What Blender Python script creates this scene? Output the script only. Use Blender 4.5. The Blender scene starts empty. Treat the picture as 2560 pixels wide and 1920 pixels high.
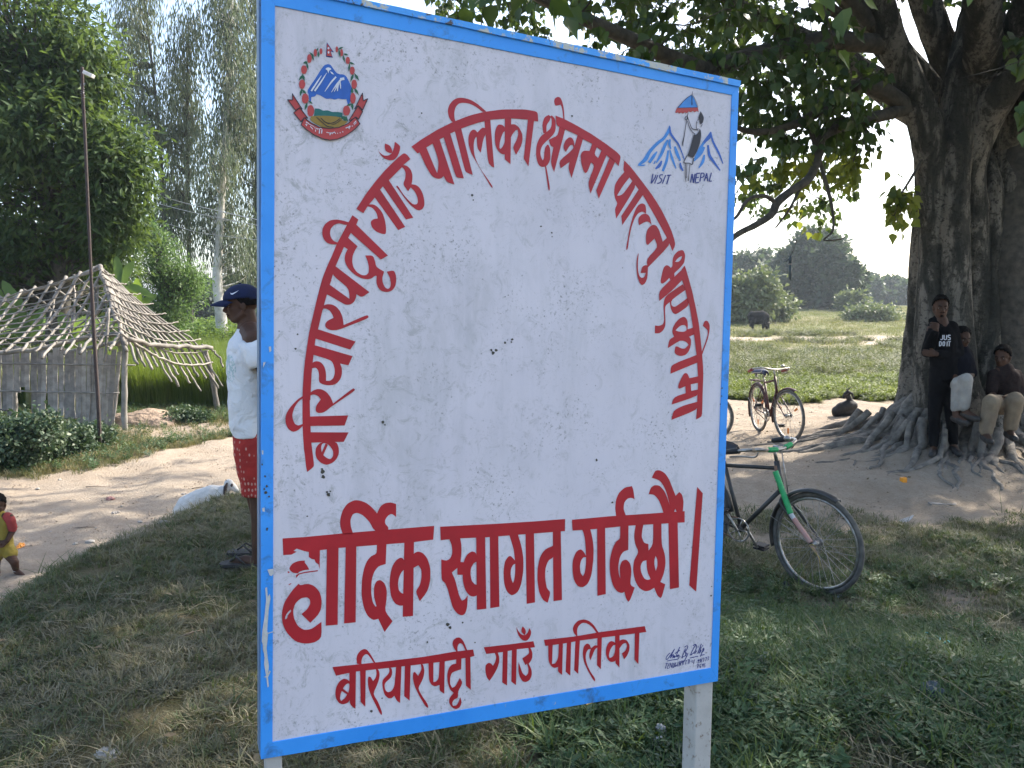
import bpy, bmesh, math, random
import numpy as np
from mathutils import Vector, Matrix
from mathutils.geometry import tessellate_polygon
from mathutils import noise as mnoise

# ------------------------------------------------------------------ camera, sky, sun, exposure
SC = bpy.context.scene
COL = SC.collection
EYE, FPX, PITCH, ROLL = 1.55, 1950.0, math.radians(5.6), math.radians(0.3)
cam_data = bpy.data.cameras.new('camera')
cam_data.sensor_width = 36.0
cam_data.lens = 36.0 * FPX / 2560.0
cam_data.clip_start = 0.05
cam_data.clip_end = 3000
cam = bpy.data.objects.new('camera', cam_data)
COL.objects.link(cam)
cp, sp = math.cos(PITCH), math.sin(PITCH)
cr, sr = math.cos(ROLL), math.sin(ROLL)
CX = Vector((cr, 0, sr))                       # right, before pitch
CZ = Vector((-sr, 0, cr))                      # up, before pitch
def _pitch(v):
    return Vector((v.x, v.y * cp + v.z * sp, -v.y * sp + v.z * cp))
_r, _u, _f = _pitch(CX), _pitch(CZ), _pitch(Vector((0, 1, 0)))
cam.matrix_world = Matrix(((_r.x, _u.x, -_f.x, 0), (_r.y, _u.y, -_f.y, 0), (_r.z, _u.z, -_f.z, EYE), (0, 0, 0, 1)))
SC.camera = cam
cam_data.dof.use_dof = False

SUN_AZ, SUN_EL = math.radians(52), math.radians(42)     # azimuth clockwise from the view direction (+Y)
world = bpy.data.worlds.new('World')
SC.world = world
world.use_nodes = True
wn = world.node_tree.nodes; wl = world.node_tree.links
wn.clear()
w_out = wn.new('ShaderNodeOutputWorld'); w_bg = wn.new('ShaderNodeBackground'); w_sky = wn.new('ShaderNodeTexSky')
w_sky.sky_type = 'NISHITA'; w_sky.sun_disc = False
w_sky.sun_elevation = SUN_EL; w_sky.sun_rotation = SUN_AZ
w_sky.altitude = 80; w_sky.air_density = 1.0; w_sky.dust_density = 3.0; w_sky.ozone_density = 1.0
w_bg.inputs['Strength'].default_value = 0.15
wl.new(w_sky.outputs[0], w_bg.inputs[0]); wl.new(w_bg.outputs[0], w_out.inputs[0])
sun_d = bpy.data.lights.new('sun', 'SUN'); sun_d.energy = 3.6; sun_d.angle = math.radians(0.6)
sun_d.color = (1.0, 0.93, 0.82)
sun = bpy.data.objects.new('sun', sun_d); COL.objects.link(sun)
SUNV = Vector((math.sin(SUN_AZ) * math.cos(SUN_EL), math.cos(SUN_AZ) * math.cos(SUN_EL), math.sin(SUN_EL)))
sun.rotation_euler = SUNV.to_track_quat('Z', 'Y').to_euler()
sun.location = SUNV * 60
vs = SC.view_settings
SC.display_settings.display_device = 'sRGB'
vs.view_transform = 'Standard'; vs.look = 'None'; vs.gamma = 1.0; vs.use_curve_mapping = False
vs.exposure = 1.62
SC.cycles.max_bounces = 8; SC.cycles.transparent_max_bounces = 8
SC.cycles.volume_bounces = 0
SC.cycles.diffuse_bounces = 4

random.seed(5)
RNG = np.random.default_rng(7)
PI = math.pi

# ------------------------------------------------------------------ from sight lines to places
def ray(px, py):
    x = (px - 1280) / FPX; y = -(py - 960) / FPX
    return _r * x + _u * y + _f
def at(px, py, Y):
    """the point on the sight line through a photo pixel at Y metres ahead"""
    d = ray(px, py)
    return Vector((0, 0, EYE)) + d * (Y / d.y)

def sstep(a, b, v):
    t = np.clip((v - a) / (b - a), 0, 1)
    return t * t * (3 - 2 * t)

def terrain(x, y):
    x = np.asarray(x, float); y = np.asarray(y, float)
    xc = np.interp(y, [0, 4, 5.4, 6.0, 6.6], [-2.8, -2.72, -2.66, -2.58, -2.3])
    d_left = x - xc                                        # > 0 on the bank
    ye = np.interp(x, [-3, -2.2, -1, 1, 4, 8], [6.0, 6.5, 7.0, 7.3, 7.2, 7.0])
    d_back = ye - y
    bank = sstep(-0.9, 0.15, d_left) * sstep(-1.1, 0.2, d_back)
    z_bank = -0.35 * sstep(0.2, 1.6, x) * sstep(2.7, 4.9, y) - 0.04 * sstep(1.5, 4, x)
    z_out = np.interp(x, [-4, -1.5, 1.5, 3], [-0.82, -0.8, -0.38, -0.28])
    far_r = np.interp(y, [0, 16, 28, 50, 95, 200, 900], [0, 0, 0.05, 0.45, 2.1, 3.4, 8.0])
    far_l = np.interp(y, [0, 16, 50, 900], [0, 0.05, 0.1, 1.0])
    wr = sstep(-3, 6, x - 0.0 * y)
    z_out = z_out + far_r * wr + far_l * (1 - wr)
    z = z_bank * bank + z_out * (1 - bank)
    r = np.hypot(x - 5.6, y - 9.9)
    z = z + 0.38 * np.exp(-(r / 1.75) ** 2)                 # the mound under the big tree
    z = z + 0.022 * np.sin(x * 2.1 + 1) * np.sin(y * 1.7) + 0.012 * np.sin(x * 5.3 + y * 3.1)
    return z
def gz(x, y): return float(terrain(x, y))
def ground(px, py):
    """where the sight line through a photo pixel meets the ground"""
    d = ray(px, py); t = 1.5
    o = Vector((0, 0, EYE))
    prev = t
    while t < 400:
        p = o + d * t
        if p.z < gz(p.x, p.y):
            a, b = prev, t
            for _ in range(20):
                m = (a + b) / 2; p = o + d * m
                if p.z < gz(p.x, p.y): b = m
                else: a = m
            return o + d * b
        prev = t; t *= 1.02
    return o + d * t

# ------------------------------------------------------------------ object helpers
def link(o, parent=None):
    COL.objects.link(o)
    if parent is not None: o.parent = parent
    return o
def tag(o, label=None, cat=None, group=None, kind=None):
    if label: o['label'] = label
    if cat: o['category'] = cat
    if group: o['group'] = group
    if kind: o['kind'] = kind
    return o
def empty(name, loc=(0, 0, 0), rz=0.0, label=None, cat=None, group=None, kind=None):
    o = bpy.data.objects.new(name, None); o.location = loc; o.rotation_euler = (0, 0, rz)
    o.empty_display_size = 0.1
    link(o); return tag(o, label, cat, group, kind)
def mesh_obj(name, verts, faces, m, parent=None, smooth=False, loc=None):
    me = bpy.data.meshes.new(name)
    me.from_pydata([tuple(v) for v in verts], [], [tuple(f) for f in faces]); me.update()
    if smooth: me.polygons.foreach_set('use_smooth', [True] * len(me.polygons))
    o = bpy.data.objects.new(name, me)
    if m is not None: me.materials.append(m)
    if loc is not None: o.location = loc
    return link(o, parent)
def np_mesh(name, V, F, m, parent=None, smooth=False, attr=None, k=None):
    """fast mesh from arrays: V (n,3); F (m,k) all faces with k corners"""
    V = np.ascontiguousarray(V, dtype=np.float32); F = np.ascontiguousarray(F, dtype=np.int32)
    me = bpy.data.meshes.new(name)
    k = F.shape[1]
    me.vertices.add(len(V)); me.vertices.foreach_set('co', V.ravel())
    me.loops.add(F.size); me.loops.foreach_set('vertex_index', F.ravel())
    me.polygons.add(len(F))
    me.polygons.foreach_set('loop_start', np.arange(0, F.size, k, dtype=np.int32))
    me.polygons.foreach_set('loop_total', np.full(len(F), k, dtype=np.int32))
    if smooth: me.polygons.foreach_set('use_smooth', np.ones(len(F), dtype=bool))
    me.update(calc_edges=True)
    if attr is not None:
        for an, av in attr.items():
            a = me.attributes.new(an, 'FLOAT', 'POINT'); a.data.foreach_set('value', np.ascontiguousarray(av, dtype=np.float32))
    if m is not None: me.materials.append(m)
    o = bpy.data.objects.new(name, me)
    return link(o, parent)

class MB:
    """collects shapes into one mesh"""
    def __init__(s): s.v = []; s.f = []
    def add(s, V, F):
        n = len(s.v); s.v += [Vector(v) for v in V]; s.f += [tuple(i + n for i in f) for f in F]
    def box(s, c, size, rot=None):
        c = Vector(c); h = Vector(size) / 2; V = []
        for dx in (-1, 1):
            for dy in (-1, 1):
                for dz in (-1, 1):
                    p = Vector((dx * h.x, dy * h.y, dz * h.z))
                    if rot is not None: p = rot @ p
                    V.append(c + p)
        s.add(V, [(0, 1, 3, 2), (4, 6, 7, 5), (0, 4, 5, 1), (2, 3, 7, 6), (0, 2, 6, 4), (1, 5, 7, 3)])
    def tube(s, pts, rad, n=8, cap=True, squash=None):
        pts = [Vector(p) for p in pts]
        if not hasattr(rad, '__len__'): rad = [rad] * len(pts)
        rings = []; up = None
        for i, p in enumerate(pts):
            a = pts[max(i - 1, 0)]; b = pts[min(i + 1, len(pts) - 1)]
            d = (b - a); d = d.normalized() if d.length > 1e-9 else Vector((0, 0, 1))
            if up is None:
                up = d.orthogonal().normalized()
            up = (up - d * up.dot(d)); up = up.normalized() if up.length > 1e-6 else d.orthogonal().normalized()
            side = d.cross(up)
            rings.append([p + (up * math.cos(2 * PI * k / n) + side * math.sin(2 * PI * k / n)) * rad[i] for k in range(n)])
        V = [v for r in rings for v in r]; F = []
        for i in range(len(rings) - 1):
            for k in range(n):
                F.append((i * n + k, i * n + (k + 1) % n, (i + 1) * n + (k + 1) % n, (i + 1) * n + k))
        if cap:
            F.append(tuple(reversed(range(n)))); F.append(tuple((len(rings) - 1) * n + k for k in range(n)))
        s.add(V, F)
    def ell(s, c, r, rot=None, nu=12, nv=8):
        c = Vector(c); V = []; F = []
        for j in range(nv + 1):
            th = PI * j / nv
            for i in range(nu):
                ph = 2 * PI * i / nu
                p = Vector((r[0] * math.sin(th) * math.cos(ph), r[1] * math.sin(th) * math.sin(ph), r[2] * math.cos(th)))
                if rot is not None: p = rot @ p
                V.append(c + p)
        for j in range(nv):
            for i in range(nu):
                F.append((j * nu + i, (j + 1) * nu + i, (j + 1) * nu + (i + 1) % nu, j * nu + (i + 1) % nu))
        s.add(V, F)
    def torus(s, c, ax, R, r, n=40, m=8, a0=0, a1=2 * PI, x0=None):
        ax = Vector(ax).normalized(); u = (Vector(x0) if x0 is not None else ax.orthogonal()).normalized(); w = ax.cross(u)
        full = abs(a1 - a0 - 2 * PI) < 1e-6
        k = n if full else n + 1; V = []; F = []
        for i in range(k):
            t = a0 + (a1 - a0) * i / n
            dr = u * math.cos(t) + w * math.sin(t); cc = Vector(c) + dr * R
            for j in range(m):
                q = 2 * PI * j / m
                V.append(cc + dr * (r * math.cos(q)) + ax * (r * math.sin(q)))
        for i in range(n):
            a = i; b = (i + 1) % k
            for j in range(m):
                F.append((a * m + j, b * m + j, b * m + (j + 1) % m, a * m + (j + 1) % m))
        s.add(V, F)
    def build(s, name, m, parent=None, smooth=False, mods=None):
        o = mesh_obj(name, s.v, s.f, m, parent, smooth)
        return o

def spline(pts, n=6):
    """Catmull-Rom through points (any dimension)"""
    P = [np.array(p, float) for p in pts]; P = [2 * P[0] - P[1]] + P + [2 * P[-1] - P[-2]]
    out = []
    for i in range(1, len(P) - 2):
        for k in range(n):
            t = k / n
            out.append(0.5 * ((2 * P[i]) + (-P[i - 1] + P[i + 1]) * t + (2 * P[i - 1] - 5 * P[i] + 4 * P[i + 1] - P[i + 2]) * t * t + (-P[i - 1] + 3 * P[i] - 3 * P[i + 1] + P[i + 2]) * t ** 3))
    out.append(P[-2]); return out

# ------------------------------------------------------------------ materials
def newmat(name):
    m = bpy.data.materials.new(name); m.use_nodes = True
    nt = m.node_tree; nt.nodes.clear()
    out = nt.nodes.new('ShaderNodeOutputMaterial'); b = nt.nodes.new('ShaderNodeBsdfPrincipled')
    nt.links.new(b.outputs[0], out.inputs[0])
    return m, nt, b, out
def N(nt, typ, **kw):
    n = nt.nodes.new(typ)
    for k, v in kw.items():
        if k in n.inputs: n.inputs[k].default_value = v
        else: setattr(n, k, v)
    return n
def ramp(nt, src, stops):
    r = nt.nodes.new('ShaderNodeValToRGB'); cr_ = r.color_ramp
    while len(cr_.elements) < len(stops): cr_.elements.new(0.5)
    for e, (p, c) in zip(cr_.elements, stops):
        e.position = p; e.color = (c[0], c[1], c[2], 1) if len(c) == 3 else c
    nt.links.new(src, r.inputs[0]); return r
def mix(nt, fac, a, b):
    n = nt.nodes.new('ShaderNodeMix'); n.data_type = 'RGBA'
    for s_, v in ((0, fac), (6, a), (7, b)):
        if hasattr(v, 'links') or isinstance(v, bpy.types.NodeSocket): nt.links.new(v, n.inputs[s_])
        else: n.inputs[s_].default_value = v if s_ == 0 else (v[0], v[1], v[2], 1)
    return n.outputs[2]
def coords(nt, kind='Object'):
    return nt.nodes.new('ShaderNodeTexCoord').outputs[kind]
def noise(nt, scale, detail=4, rough=0.55, vec=None, dist=0.0):
    n = N(nt, 'ShaderNodeTexNoise'); n.inputs['Scale'].default_value = scale; n.inputs['Detail'].default_value = detail
    n.inputs['Roughness'].default_value = rough; n.inputs['Distortion'].default_value = dist
    if vec is not None: nt.links.new(vec, n.inputs['Vector'])
    return n.outputs['Fac']
def bump(nt, b, h, strength=0.4, dist=0.01):
    n = N(nt, 'ShaderNodeBump'); n.inputs['Strength'].default_value = strength; n.inputs['Distance'].default_value = dist
    nt.links.new(h, n.inputs['Height']); nt.links.new(n.outputs[0], b.inputs['Normal'])
_MC = {}
def pmat(name, c, c2=None, scale=20, rough=0.7, bmp=0.0, metal=0.0, detail=4, kind='Object', spec=None, lo=0.35, hi=0.65, bscale=None, bdist=0.004, vary=0):
    """plain surface: two colours broken up by noise"""
    if name in _MC: return _MC[name]
    m, nt, b, out = newmat(name)
    v = coords(nt, kind)
    if c2 is None: c2 = tuple(x * 0.75 for x in c)
    f = noise(nt, scale, detail, vec=v)
    r = ramp(nt, f, [(lo, c), (hi, c2)])
    if vary:
        oi = N(nt, 'ShaderNodeObjectInfo'); hs = N(nt, 'ShaderNodeHueSaturation'); mr = N(nt, 'ShaderNodeMapRange')
        mr.inputs['To Min'].default_value = 1 - vary; mr.inputs['To Max'].default_value = 1 + vary * .7
        nt.links.new(oi.outputs['Random'], mr.inputs['Value']); nt.links.new(mr.outputs[0], hs.inputs['Value']); nt.links.new(r.outputs[0], hs.inputs['Color']); nt.links.new(hs.outputs[0], b.inputs['Base Color'])
    else:
        nt.links.new(r.outputs[0], b.inputs['Base Color'])
    b.inputs['Roughness'].default_value = rough; b.inputs['Metallic'].default_value = metal
    if spec is not None: b.inputs['Specular IOR Level'].default_value = spec
    if bmp: bump(nt, b, noise(nt, bscale or scale * 2, 5, vec=v), bmp, bdist)
    _MC[name] = m; return m
# ------------------------------------------------------------------ the painted sign board
SYAW, SLEAN = math.radians(23), math.radians(1.0)
SU = Vector((math.cos(SYAW), math.sin(SYAW), 0))
SNRM = (Vector((math.sin(SYAW), -math.cos(SYAW), 0)) * math.cos(SLEAN) + Vector((0, 0, 1)) * math.sin(SLEAN)).normalized()
SV = SNRM.cross(SU) * -1
if SV.z < 0: SV = -SV
SP0 = Vector((0, 1.9, EYE))
def onsign(px, py, off=0.0):
    d = ray(px, py); o = Vector((0, 0, EYE))
    t = ((SP0 - o).dot(SNRM)) / d.dot(SNRM)
    return o + d * t + SNRM * off
sign = empty('sign_board', (0.05, 1.92, 0.0), 0, 'tall white painted welcome board with bright blue border and red lettering on two posts', 'sign board')
SINV = Matrix.Translation(-Vector((0.05, 1.92, 0.0)))
def S_(p): return SINV @ p

# canvas-like painted sheet: slightly uneven white, specks of mould, grey smudges
m_sheet, nt, b, _o = newmat('painted_sheet')
v = coords(nt)
base = ramp(nt, noise(nt, 2.2, 6, 0.6, v), [(0.3, (0.62, 0.585, 0.635)), (0.7, (0.72, 0.68, 0.725))]).outputs[0]
mp = N(nt, 'ShaderNodeMapping'); mp.inputs['Scale'].default_value = (1, 1, 0.3); nt.links.new(v, mp.inputs[0])
smudge = ramp(nt, noise(nt, 6.5, 8, 0.72, mp.outputs[0], 0.6), [(0.48, (0, 0, 0)), (0.70, (1, 1, 1))]).outputs[0]
big = ramp(nt, noise(nt, 1.5, 3, 0.5, v), [(0.36, (0, 0, 0)), (0.60, (1, 1, 1))]).outputs[0]
mm = N(nt, 'ShaderNodeMath', operation='MULTIPLY'); nt.links.new(smudge, mm.inputs[0]); nt.links.new(big, mm.inputs[1])
mm1 = N(nt, 'ShaderNodeMath', operation='MULTIPLY'); nt.links.new(mm.outputs[0], mm1.inputs[0]); mm1.inputs[1].default_value = 0.42
c1 = mix(nt, mm1.outputs[0], base, (0.33, 0.34, 0.33))
vo = N(nt, 'ShaderNodeTexVoronoi'); vo.inputs['Scale'].default_value = 42; nt.links.new(v, vo.inputs['Vector'])
sel = ramp(nt, vo.outputs['Distance'], [(0.0, (1, 1, 1)), (0.11, (0, 0, 0))]).outputs[0]
cs = N(nt, 'ShaderNodeSeparateColor'); nt.links.new(vo.outputs['Color'], cs.inputs[0])
few = ramp(nt, cs.outputs[0], [(0.70, (0, 0, 0)), (0.72, (1, 1, 1))]).outputs[0]
m2 = N(nt, 'ShaderNodeMath', operation='MULTIPLY'); nt.links.new(sel, m2.inputs[0]); nt.links.new(few, m2.inputs[1])
fine = ramp(nt, noise(nt, 135, 5, 0.7, v), [(0.56, (0, 0, 0)), (0.69, (1, 1, 1))]).outputs[0]
patch = ramp(nt, noise(nt, 7, 5, 0.65, v, 0.4), [(0.47, (0, 0, 0)), (0.62, (1, 1, 1))]).outputs[0]
m3 = N(nt, 'ShaderNodeMath', operation='MULTIPLY'); nt.links.new(fine, m3.inputs[0]); nt.links.new(patch, m3.inputs[1])
m4 = N(nt, 'ShaderNodeMath', operation='MAXIMUM'); nt.links.new(m2.outputs[0], m4.inputs[0]); nt.links.new(m3.outputs[0], m4.inputs[1])
m5 = N(nt, 'ShaderNodeMath', operation='MULTIPLY'); nt.links.new(m4.outputs[0], m5.inputs[0]); m5.inputs[1].default_value = 0.85
# grime gathers near the left side and the lower half, and runs down in faint streaks
sxyz = N(nt, 'ShaderNodeSeparateXYZ'); nt.links.new(v, sxyz.inputs[0])
lf = ramp(nt, sxyz.outputs['X'], [(0.0, (1, 1, 1)), (0.6, (.45, .45, .45))]); lf.color_ramp.elements[0].position = 0.0
sh = N(nt, 'ShaderNodeMath', operation='ADD'); nt.links.new(sxyz.outputs['X'], sh.inputs[0]); sh.inputs[1].default_value = 0.55; nt.links.new(sh.outputs[0], lf.inputs[0])
mps = N(nt, 'ShaderNodeMapping'); mps.inputs['Scale'].default_value = (1, 1, .06); nt.links.new(v, mps.inputs[0])
stk = ramp(nt, noise(nt, 26, 7, .7, mps.outputs[0], .3), [(.50, (0, 0, 0)), (.75, (.55, .55, .55))]).outputs[0]
gg = ramp(nt, noise(nt, 21, 10, .85, v, 1.0), [(.52, (0, 0, 0)), (.62, (1, 1, 1))]).outputs[0]
gm = N(nt, 'ShaderNodeMath', operation='MULTIPLY'); nt.links.new(gg, gm.inputs[0]); nt.links.new(lf.outputs[0], gm.inputs[1])
gm2 = N(nt, 'ShaderNodeMath', operation='MULTIPLY'); nt.links.new(gm.outputs[0], gm2.inputs[0]); gm2.inputs[1].default_value = .6
c1 = mix(nt, gm2.outputs[0], c1, (0.26, 0.265, 0.24))
sm_ = N(nt, 'ShaderNodeMath', operation='MULTIPLY'); nt.links.new(stk, sm_.inputs[0]); nt.links.new(big, sm_.inputs[1])
sm2 = N(nt, 'ShaderNodeMath', operation='MULTIPLY'); nt.links.new(sm_.outputs[0], sm2.inputs[0]); sm2.inputs[1].default_value = .5
c1 = mix(nt, sm2.outputs[0], c1, (0.36, 0.36, 0.38))
c2 = mix(nt, m5.outputs[0], c1, (0.10, 0.10, 0.085))
nt.links.new(c2, b.inputs['Base Color']); b.inputs['Roughness'].default_value = 0.62
wv = N(nt, 'ShaderNodeTexWave'); wv.inputs['Scale'].default_value = 260; wv.inputs['Distortion'].default_value = 0.6
wv.bands_direction = 'Z'; nt.links.new(v, wv.inputs['Vector'])
ww = N(nt, 'ShaderNodeTexWave'); ww.inputs['Scale'].default_value = 260; ww.bands_direction = 'X'; nt.links.new(v, ww.inputs['Vector'])
ad = N(nt, 'ShaderNodeMath', operation='ADD'); nt.links.new(wv.outputs['Fac'], ad.inputs[0]); nt.links.new(ww.outputs['Fac'], ad.inputs[1])
ad2 = N(nt, 'ShaderNodeMath', operation='ADD'); nt.links.new(ad.outputs[0], ad2.inputs[0]); nt.links.new(noise(nt, 60, 5, 0.6, v), ad2.inputs[1])
bump(nt, b, ad2.outputs[0], 0.16, 0.0008)

def paint(name, c, var=0.82, dirt=0.5, scale=9):
    if name in _MC: return _MC[name]
    m, nt, b, _ = newmat(name); v = coords(nt)
    base = ramp(nt, noise(nt, scale, 6, 0.65, v), [(0.3, c), (0.7, tuple(x * var for x in c))]).outputs[0]
    sp = ramp(nt, noise(nt, 75, 4, 0.6, v), [(0.66, (0, 0, 0)), (0.76, (dirt, dirt, dirt))]).outputs[0]
    c1 = mix(nt, sp, base, (0.06, 0.05, 0.05))
    nt.links.new(c1, b.inputs['Base Color']); b.inputs['Roughness'].default_value = 0.5
    bump(nt, b, noise(nt, 240, 3, 0.6, v), 0.12, 0.0006)
    _MC[name] = m; return m
m_red = paint('red_lettering_paint', (0.47, 0.013, 0.024), 0.74, 0.3)
m_red_dull = paint('emblem_red_paint', (0.50, 0.055, 0.05))
m_black = paint('black_line_paint', (0.018, 0.016, 0.025), 0.7)
m_green = paint('emblem_green_paint', (0.015, 0.12, 0.055), 0.7, 0.3, 40)
m_teal = paint('emblem_teal_paint', (0.01, 0.14, 0.12), 0.7)
m_ochre = paint('emblem_ochre_paint', (0.32, 0.20, 0.025), 0.7, 0.4, 30)
m_eblue = paint('emblem_blue_paint', (0.025, 0.13, 0.50), 0.75, 0.3, 40)
m_lblue = paint('light_blue_paint', (0.05, 0.27, 0.70), 0.7, 0.3, 40)
m_navy = paint('navy_line_paint', (0.02, 0.035, 0.22), 0.8, 0.3, 40)
m_white = paint('white_line_paint', (0.68, 0.70, 0.75), 0.9, 0.2)
m_chip = paint('bare_undercoat', (0.62, 0.62, 0.60), 0.75, 0.5, 60)
m_spot = paint('mould_spot', (0.07, 0.065, 0.05), 0.5, 0.2, 60)

# blue frame paint with scrapes
m_frame, nt, b, _o = newmat('blue_frame_paint'); v = coords(nt)
base = ramp(nt, noise(nt, 5, 6, 0.6, v), [(0.3, (0.055, 0.35, 0.90)), (0.72, (0.03, 0.28, 0.80))]).outputs[0]
gr = ramp(nt, noise(nt, 16, 9, 0.72, v, 0.5), [(0.55, (0, 0, 0)), (0.70, (0.75, 0.75, 0.75))]).outputs[0]
c1 = mix(nt, gr, base, (0.05, 0.09, 0.16))
fl = ramp(nt, noise(nt, 24, 6, 0.7, v), [(0.70, (0, 0, 0)), (0.715, (1, 1, 1))]).outputs[0]
c1 = mix(nt, fl, c1, (0.42, 0.47, 0.52))
nt.links.new(c1, b.inputs['Base Color']); b.inputs['Roughness'].default_value = 0.45
bump(nt, b, noise(nt, 120, 5, 0.65, v), 0.25, 0.0012)

OUT = [onsign(654, -49), onsign(1845, 206), onsign(1793, 1702), onsign(652, 1897)]
INN = [onsign(687, 15), onsign(1830.5 - 2, 238), onsign(1777, 1669), onsign(681, 1854)]
OUT[1] = onsign(1846, 207)
# sheet with a little depth
def prism(front, depth, name, m, parent, sub=1):
    n = len(front); V = [S_(p) for p in front] + [S_(p - SNRM * depth) for p in front]
    F = [tuple(range(n)), tuple(reversed(range(n, 2 * n)))] + [(i, i + n, (i + 1) % n + n, (i + 1) % n) for i in range(n)]
    o = mesh_obj(name, V, F, m, parent)
    me = o.data; bm = bmesh.new(); bm.from_mesh(me); bmesh.ops.recalc_face_normals(bm, faces=bm.faces); bm.to_mesh(me); bm.free()
    return o
def grow(q, k):
    c = sum(q, Vector()) / 4
    return [c + (p - c) * k for p in q]
prism(grow(INN, 1.012), 0.012, 'sheet', m_sheet, sign)
FR_PROUD = 0.003
for i in range(4):
    j = (i + 1) % 4
    q = [OUT[i], OUT[j], INN[j], INN[i]]
    # a wavy hand-cut inner edge
    inner = []
    for k in range(9):
        t = k / 8; p = INN[j].lerp(INN[i], t)
        w = 0.0 if k in (0, 8) else 0.0016 * mnoise.noise(Vector((i * 7 + t * 9, 0, 0)))
        inner.append(p + (OUT[i] - INN[i]).normalized() * w)
    outer = []
    for k in range(13):
        t = k / 12; p = OUT[i].lerp(OUT[j], t)
        w = 0.0 if k in (0, 12) else 0.0022 * mnoise.noise(Vector((i * 3 + t * 14, 5, 0)))
        outer.append(p + (OUT[i] - INN[i]).normalized() * w)
    pr = prism([p + SNRM * FR_PROUD for p in outer + inner], 0.045, 'frame_side', m_frame, sign)
    bv = pr.modifiers.new('b', 'BEVEL'); bv.width = 0.0007; bv.segments = 2; bv.limit_method = 'ANGLE'; bv.angle_limit = math.radians(50)
# thicker rim strips: peeling bead along the top, darker side rail on the left
m_rim, nt, b, _o = newmat('peeling_rim_paint'); v = coords(nt)
base = ramp(nt, noise(nt, 12, 6, 0.6, v), [(0.3, (0.09, 0.40, 0.88)), (0.7, (0.05, 0.30, 0.80))]).outputs[0]
fl = ramp(nt, noise(nt, 17, 7, 0.75, v), [(0.52, (0, 0, 0)), (0.56, (1, 1, 1))]).outputs[0]
c1 = mix(nt, fl, base, (0.50, 0.50, 0.44))
c1 = mix(nt, ramp(nt, noise(nt, 21, 6, 0.7, v, .3), [(0.60, (0, 0, 0)), (0.64, (1, 1, 1))]).outputs[0], c1, (0.10, 0.08, 0.07))
nt.links.new(c1, b.inputs['Base Color']); b.inputs['Roughness'].default_value = 0.6; bump(nt, b, noise(nt, 60, 5, .65, v), .6, .002)
def edge_strip(a, c, w, name, m, proud, depth, wav=0.0012):
    n_ = 24; o_ = []; i_ = []
    for k in range(n_ + 1):
        t = k / n_; x = a[0] + (c[0] - a[0]) * t; y = a[1] + (c[1] - a[1]) * t; nx_, ny_ = w
        o_.append(onsign(x, y, proud) + SV * wav * mnoise.noise(Vector((t * 15, 2, 0)))); i_.append(onsign(x + nx_, y + ny_, proud) + SV * wav * mnoise.noise(Vector((t * 11, 7, 0))))
    return prism(o_ + i_[::-1], depth, name, m, sign)
edge_strip((652, -52), (1847, 204), (-2, 15), 'top_rim', m_rim, 0.009, 0.05)
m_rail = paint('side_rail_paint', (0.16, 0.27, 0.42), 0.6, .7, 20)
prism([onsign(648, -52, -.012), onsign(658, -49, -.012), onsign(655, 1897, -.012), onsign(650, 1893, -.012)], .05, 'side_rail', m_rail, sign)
# back sheet of the hollow board
prism([p - SNRM * 0.030 for p in grow(INN, 1.012)], 0.004, 'back_sheet', pmat('rusty_back_sheet', (0.25, 0.22, 0.20), (0.16, 0.09, 0.05), 8), sign)

m_post, nt, b, _o = newmat('chipped_white_post'); v = coords(nt)
base = ramp(nt, noise(nt, 7, 6, 0.6, v), [(0.3, (0.52, 0.50, 0.47)), (0.7, (0.38, 0.36, 0.33))]).outputs[0]
fl = ramp(nt, noise(nt, 40, 6, 0.75, v), [(0.565, (0, 0, 0)), (0.66, (1, 1, 1))]).outputs[0]
c1 = mix(nt, fl, base, (0.20, 0.15, 0.11))
nt.links.new(c1, b.inputs['Base Color']); b.inputs['Roughness'].default_value = 0.7
bump(nt, b, noise(nt, 60, 6, 0.7, v), 0.5, 0.002)
for (xa, xb, yb, back) in ((650, 707, 1885, 0.004), (1730, 1787, 1712, 0.004)):
    a = onsign(xa, yb); c = onsign(xb, yb); w = (c - a).length
    w *= .74; mid = a.lerp(c, .60) - SNRM * (w / 2 + back)
    zb = gz(mid.x, mid.y) - 0.25
    mbx = MB()
    top = mid.z + 0.9
    rot = Matrix.Rotation(SYAW, 3, 'Z')
    # square tube, top hidden inside the hollow board
    t0 = mid + SV * 0.02
    h = t0.z - zb
    mbx.box(S_(Vector((mid.x, mid.y, zb + h / 2))), (w, w, h), rot)
    po = mbx.build('post', m_post, sign)
    bv = po.modifiers.new('b', 'BEVEL'); bv.width = 0.005; bv.segments = 3

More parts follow.
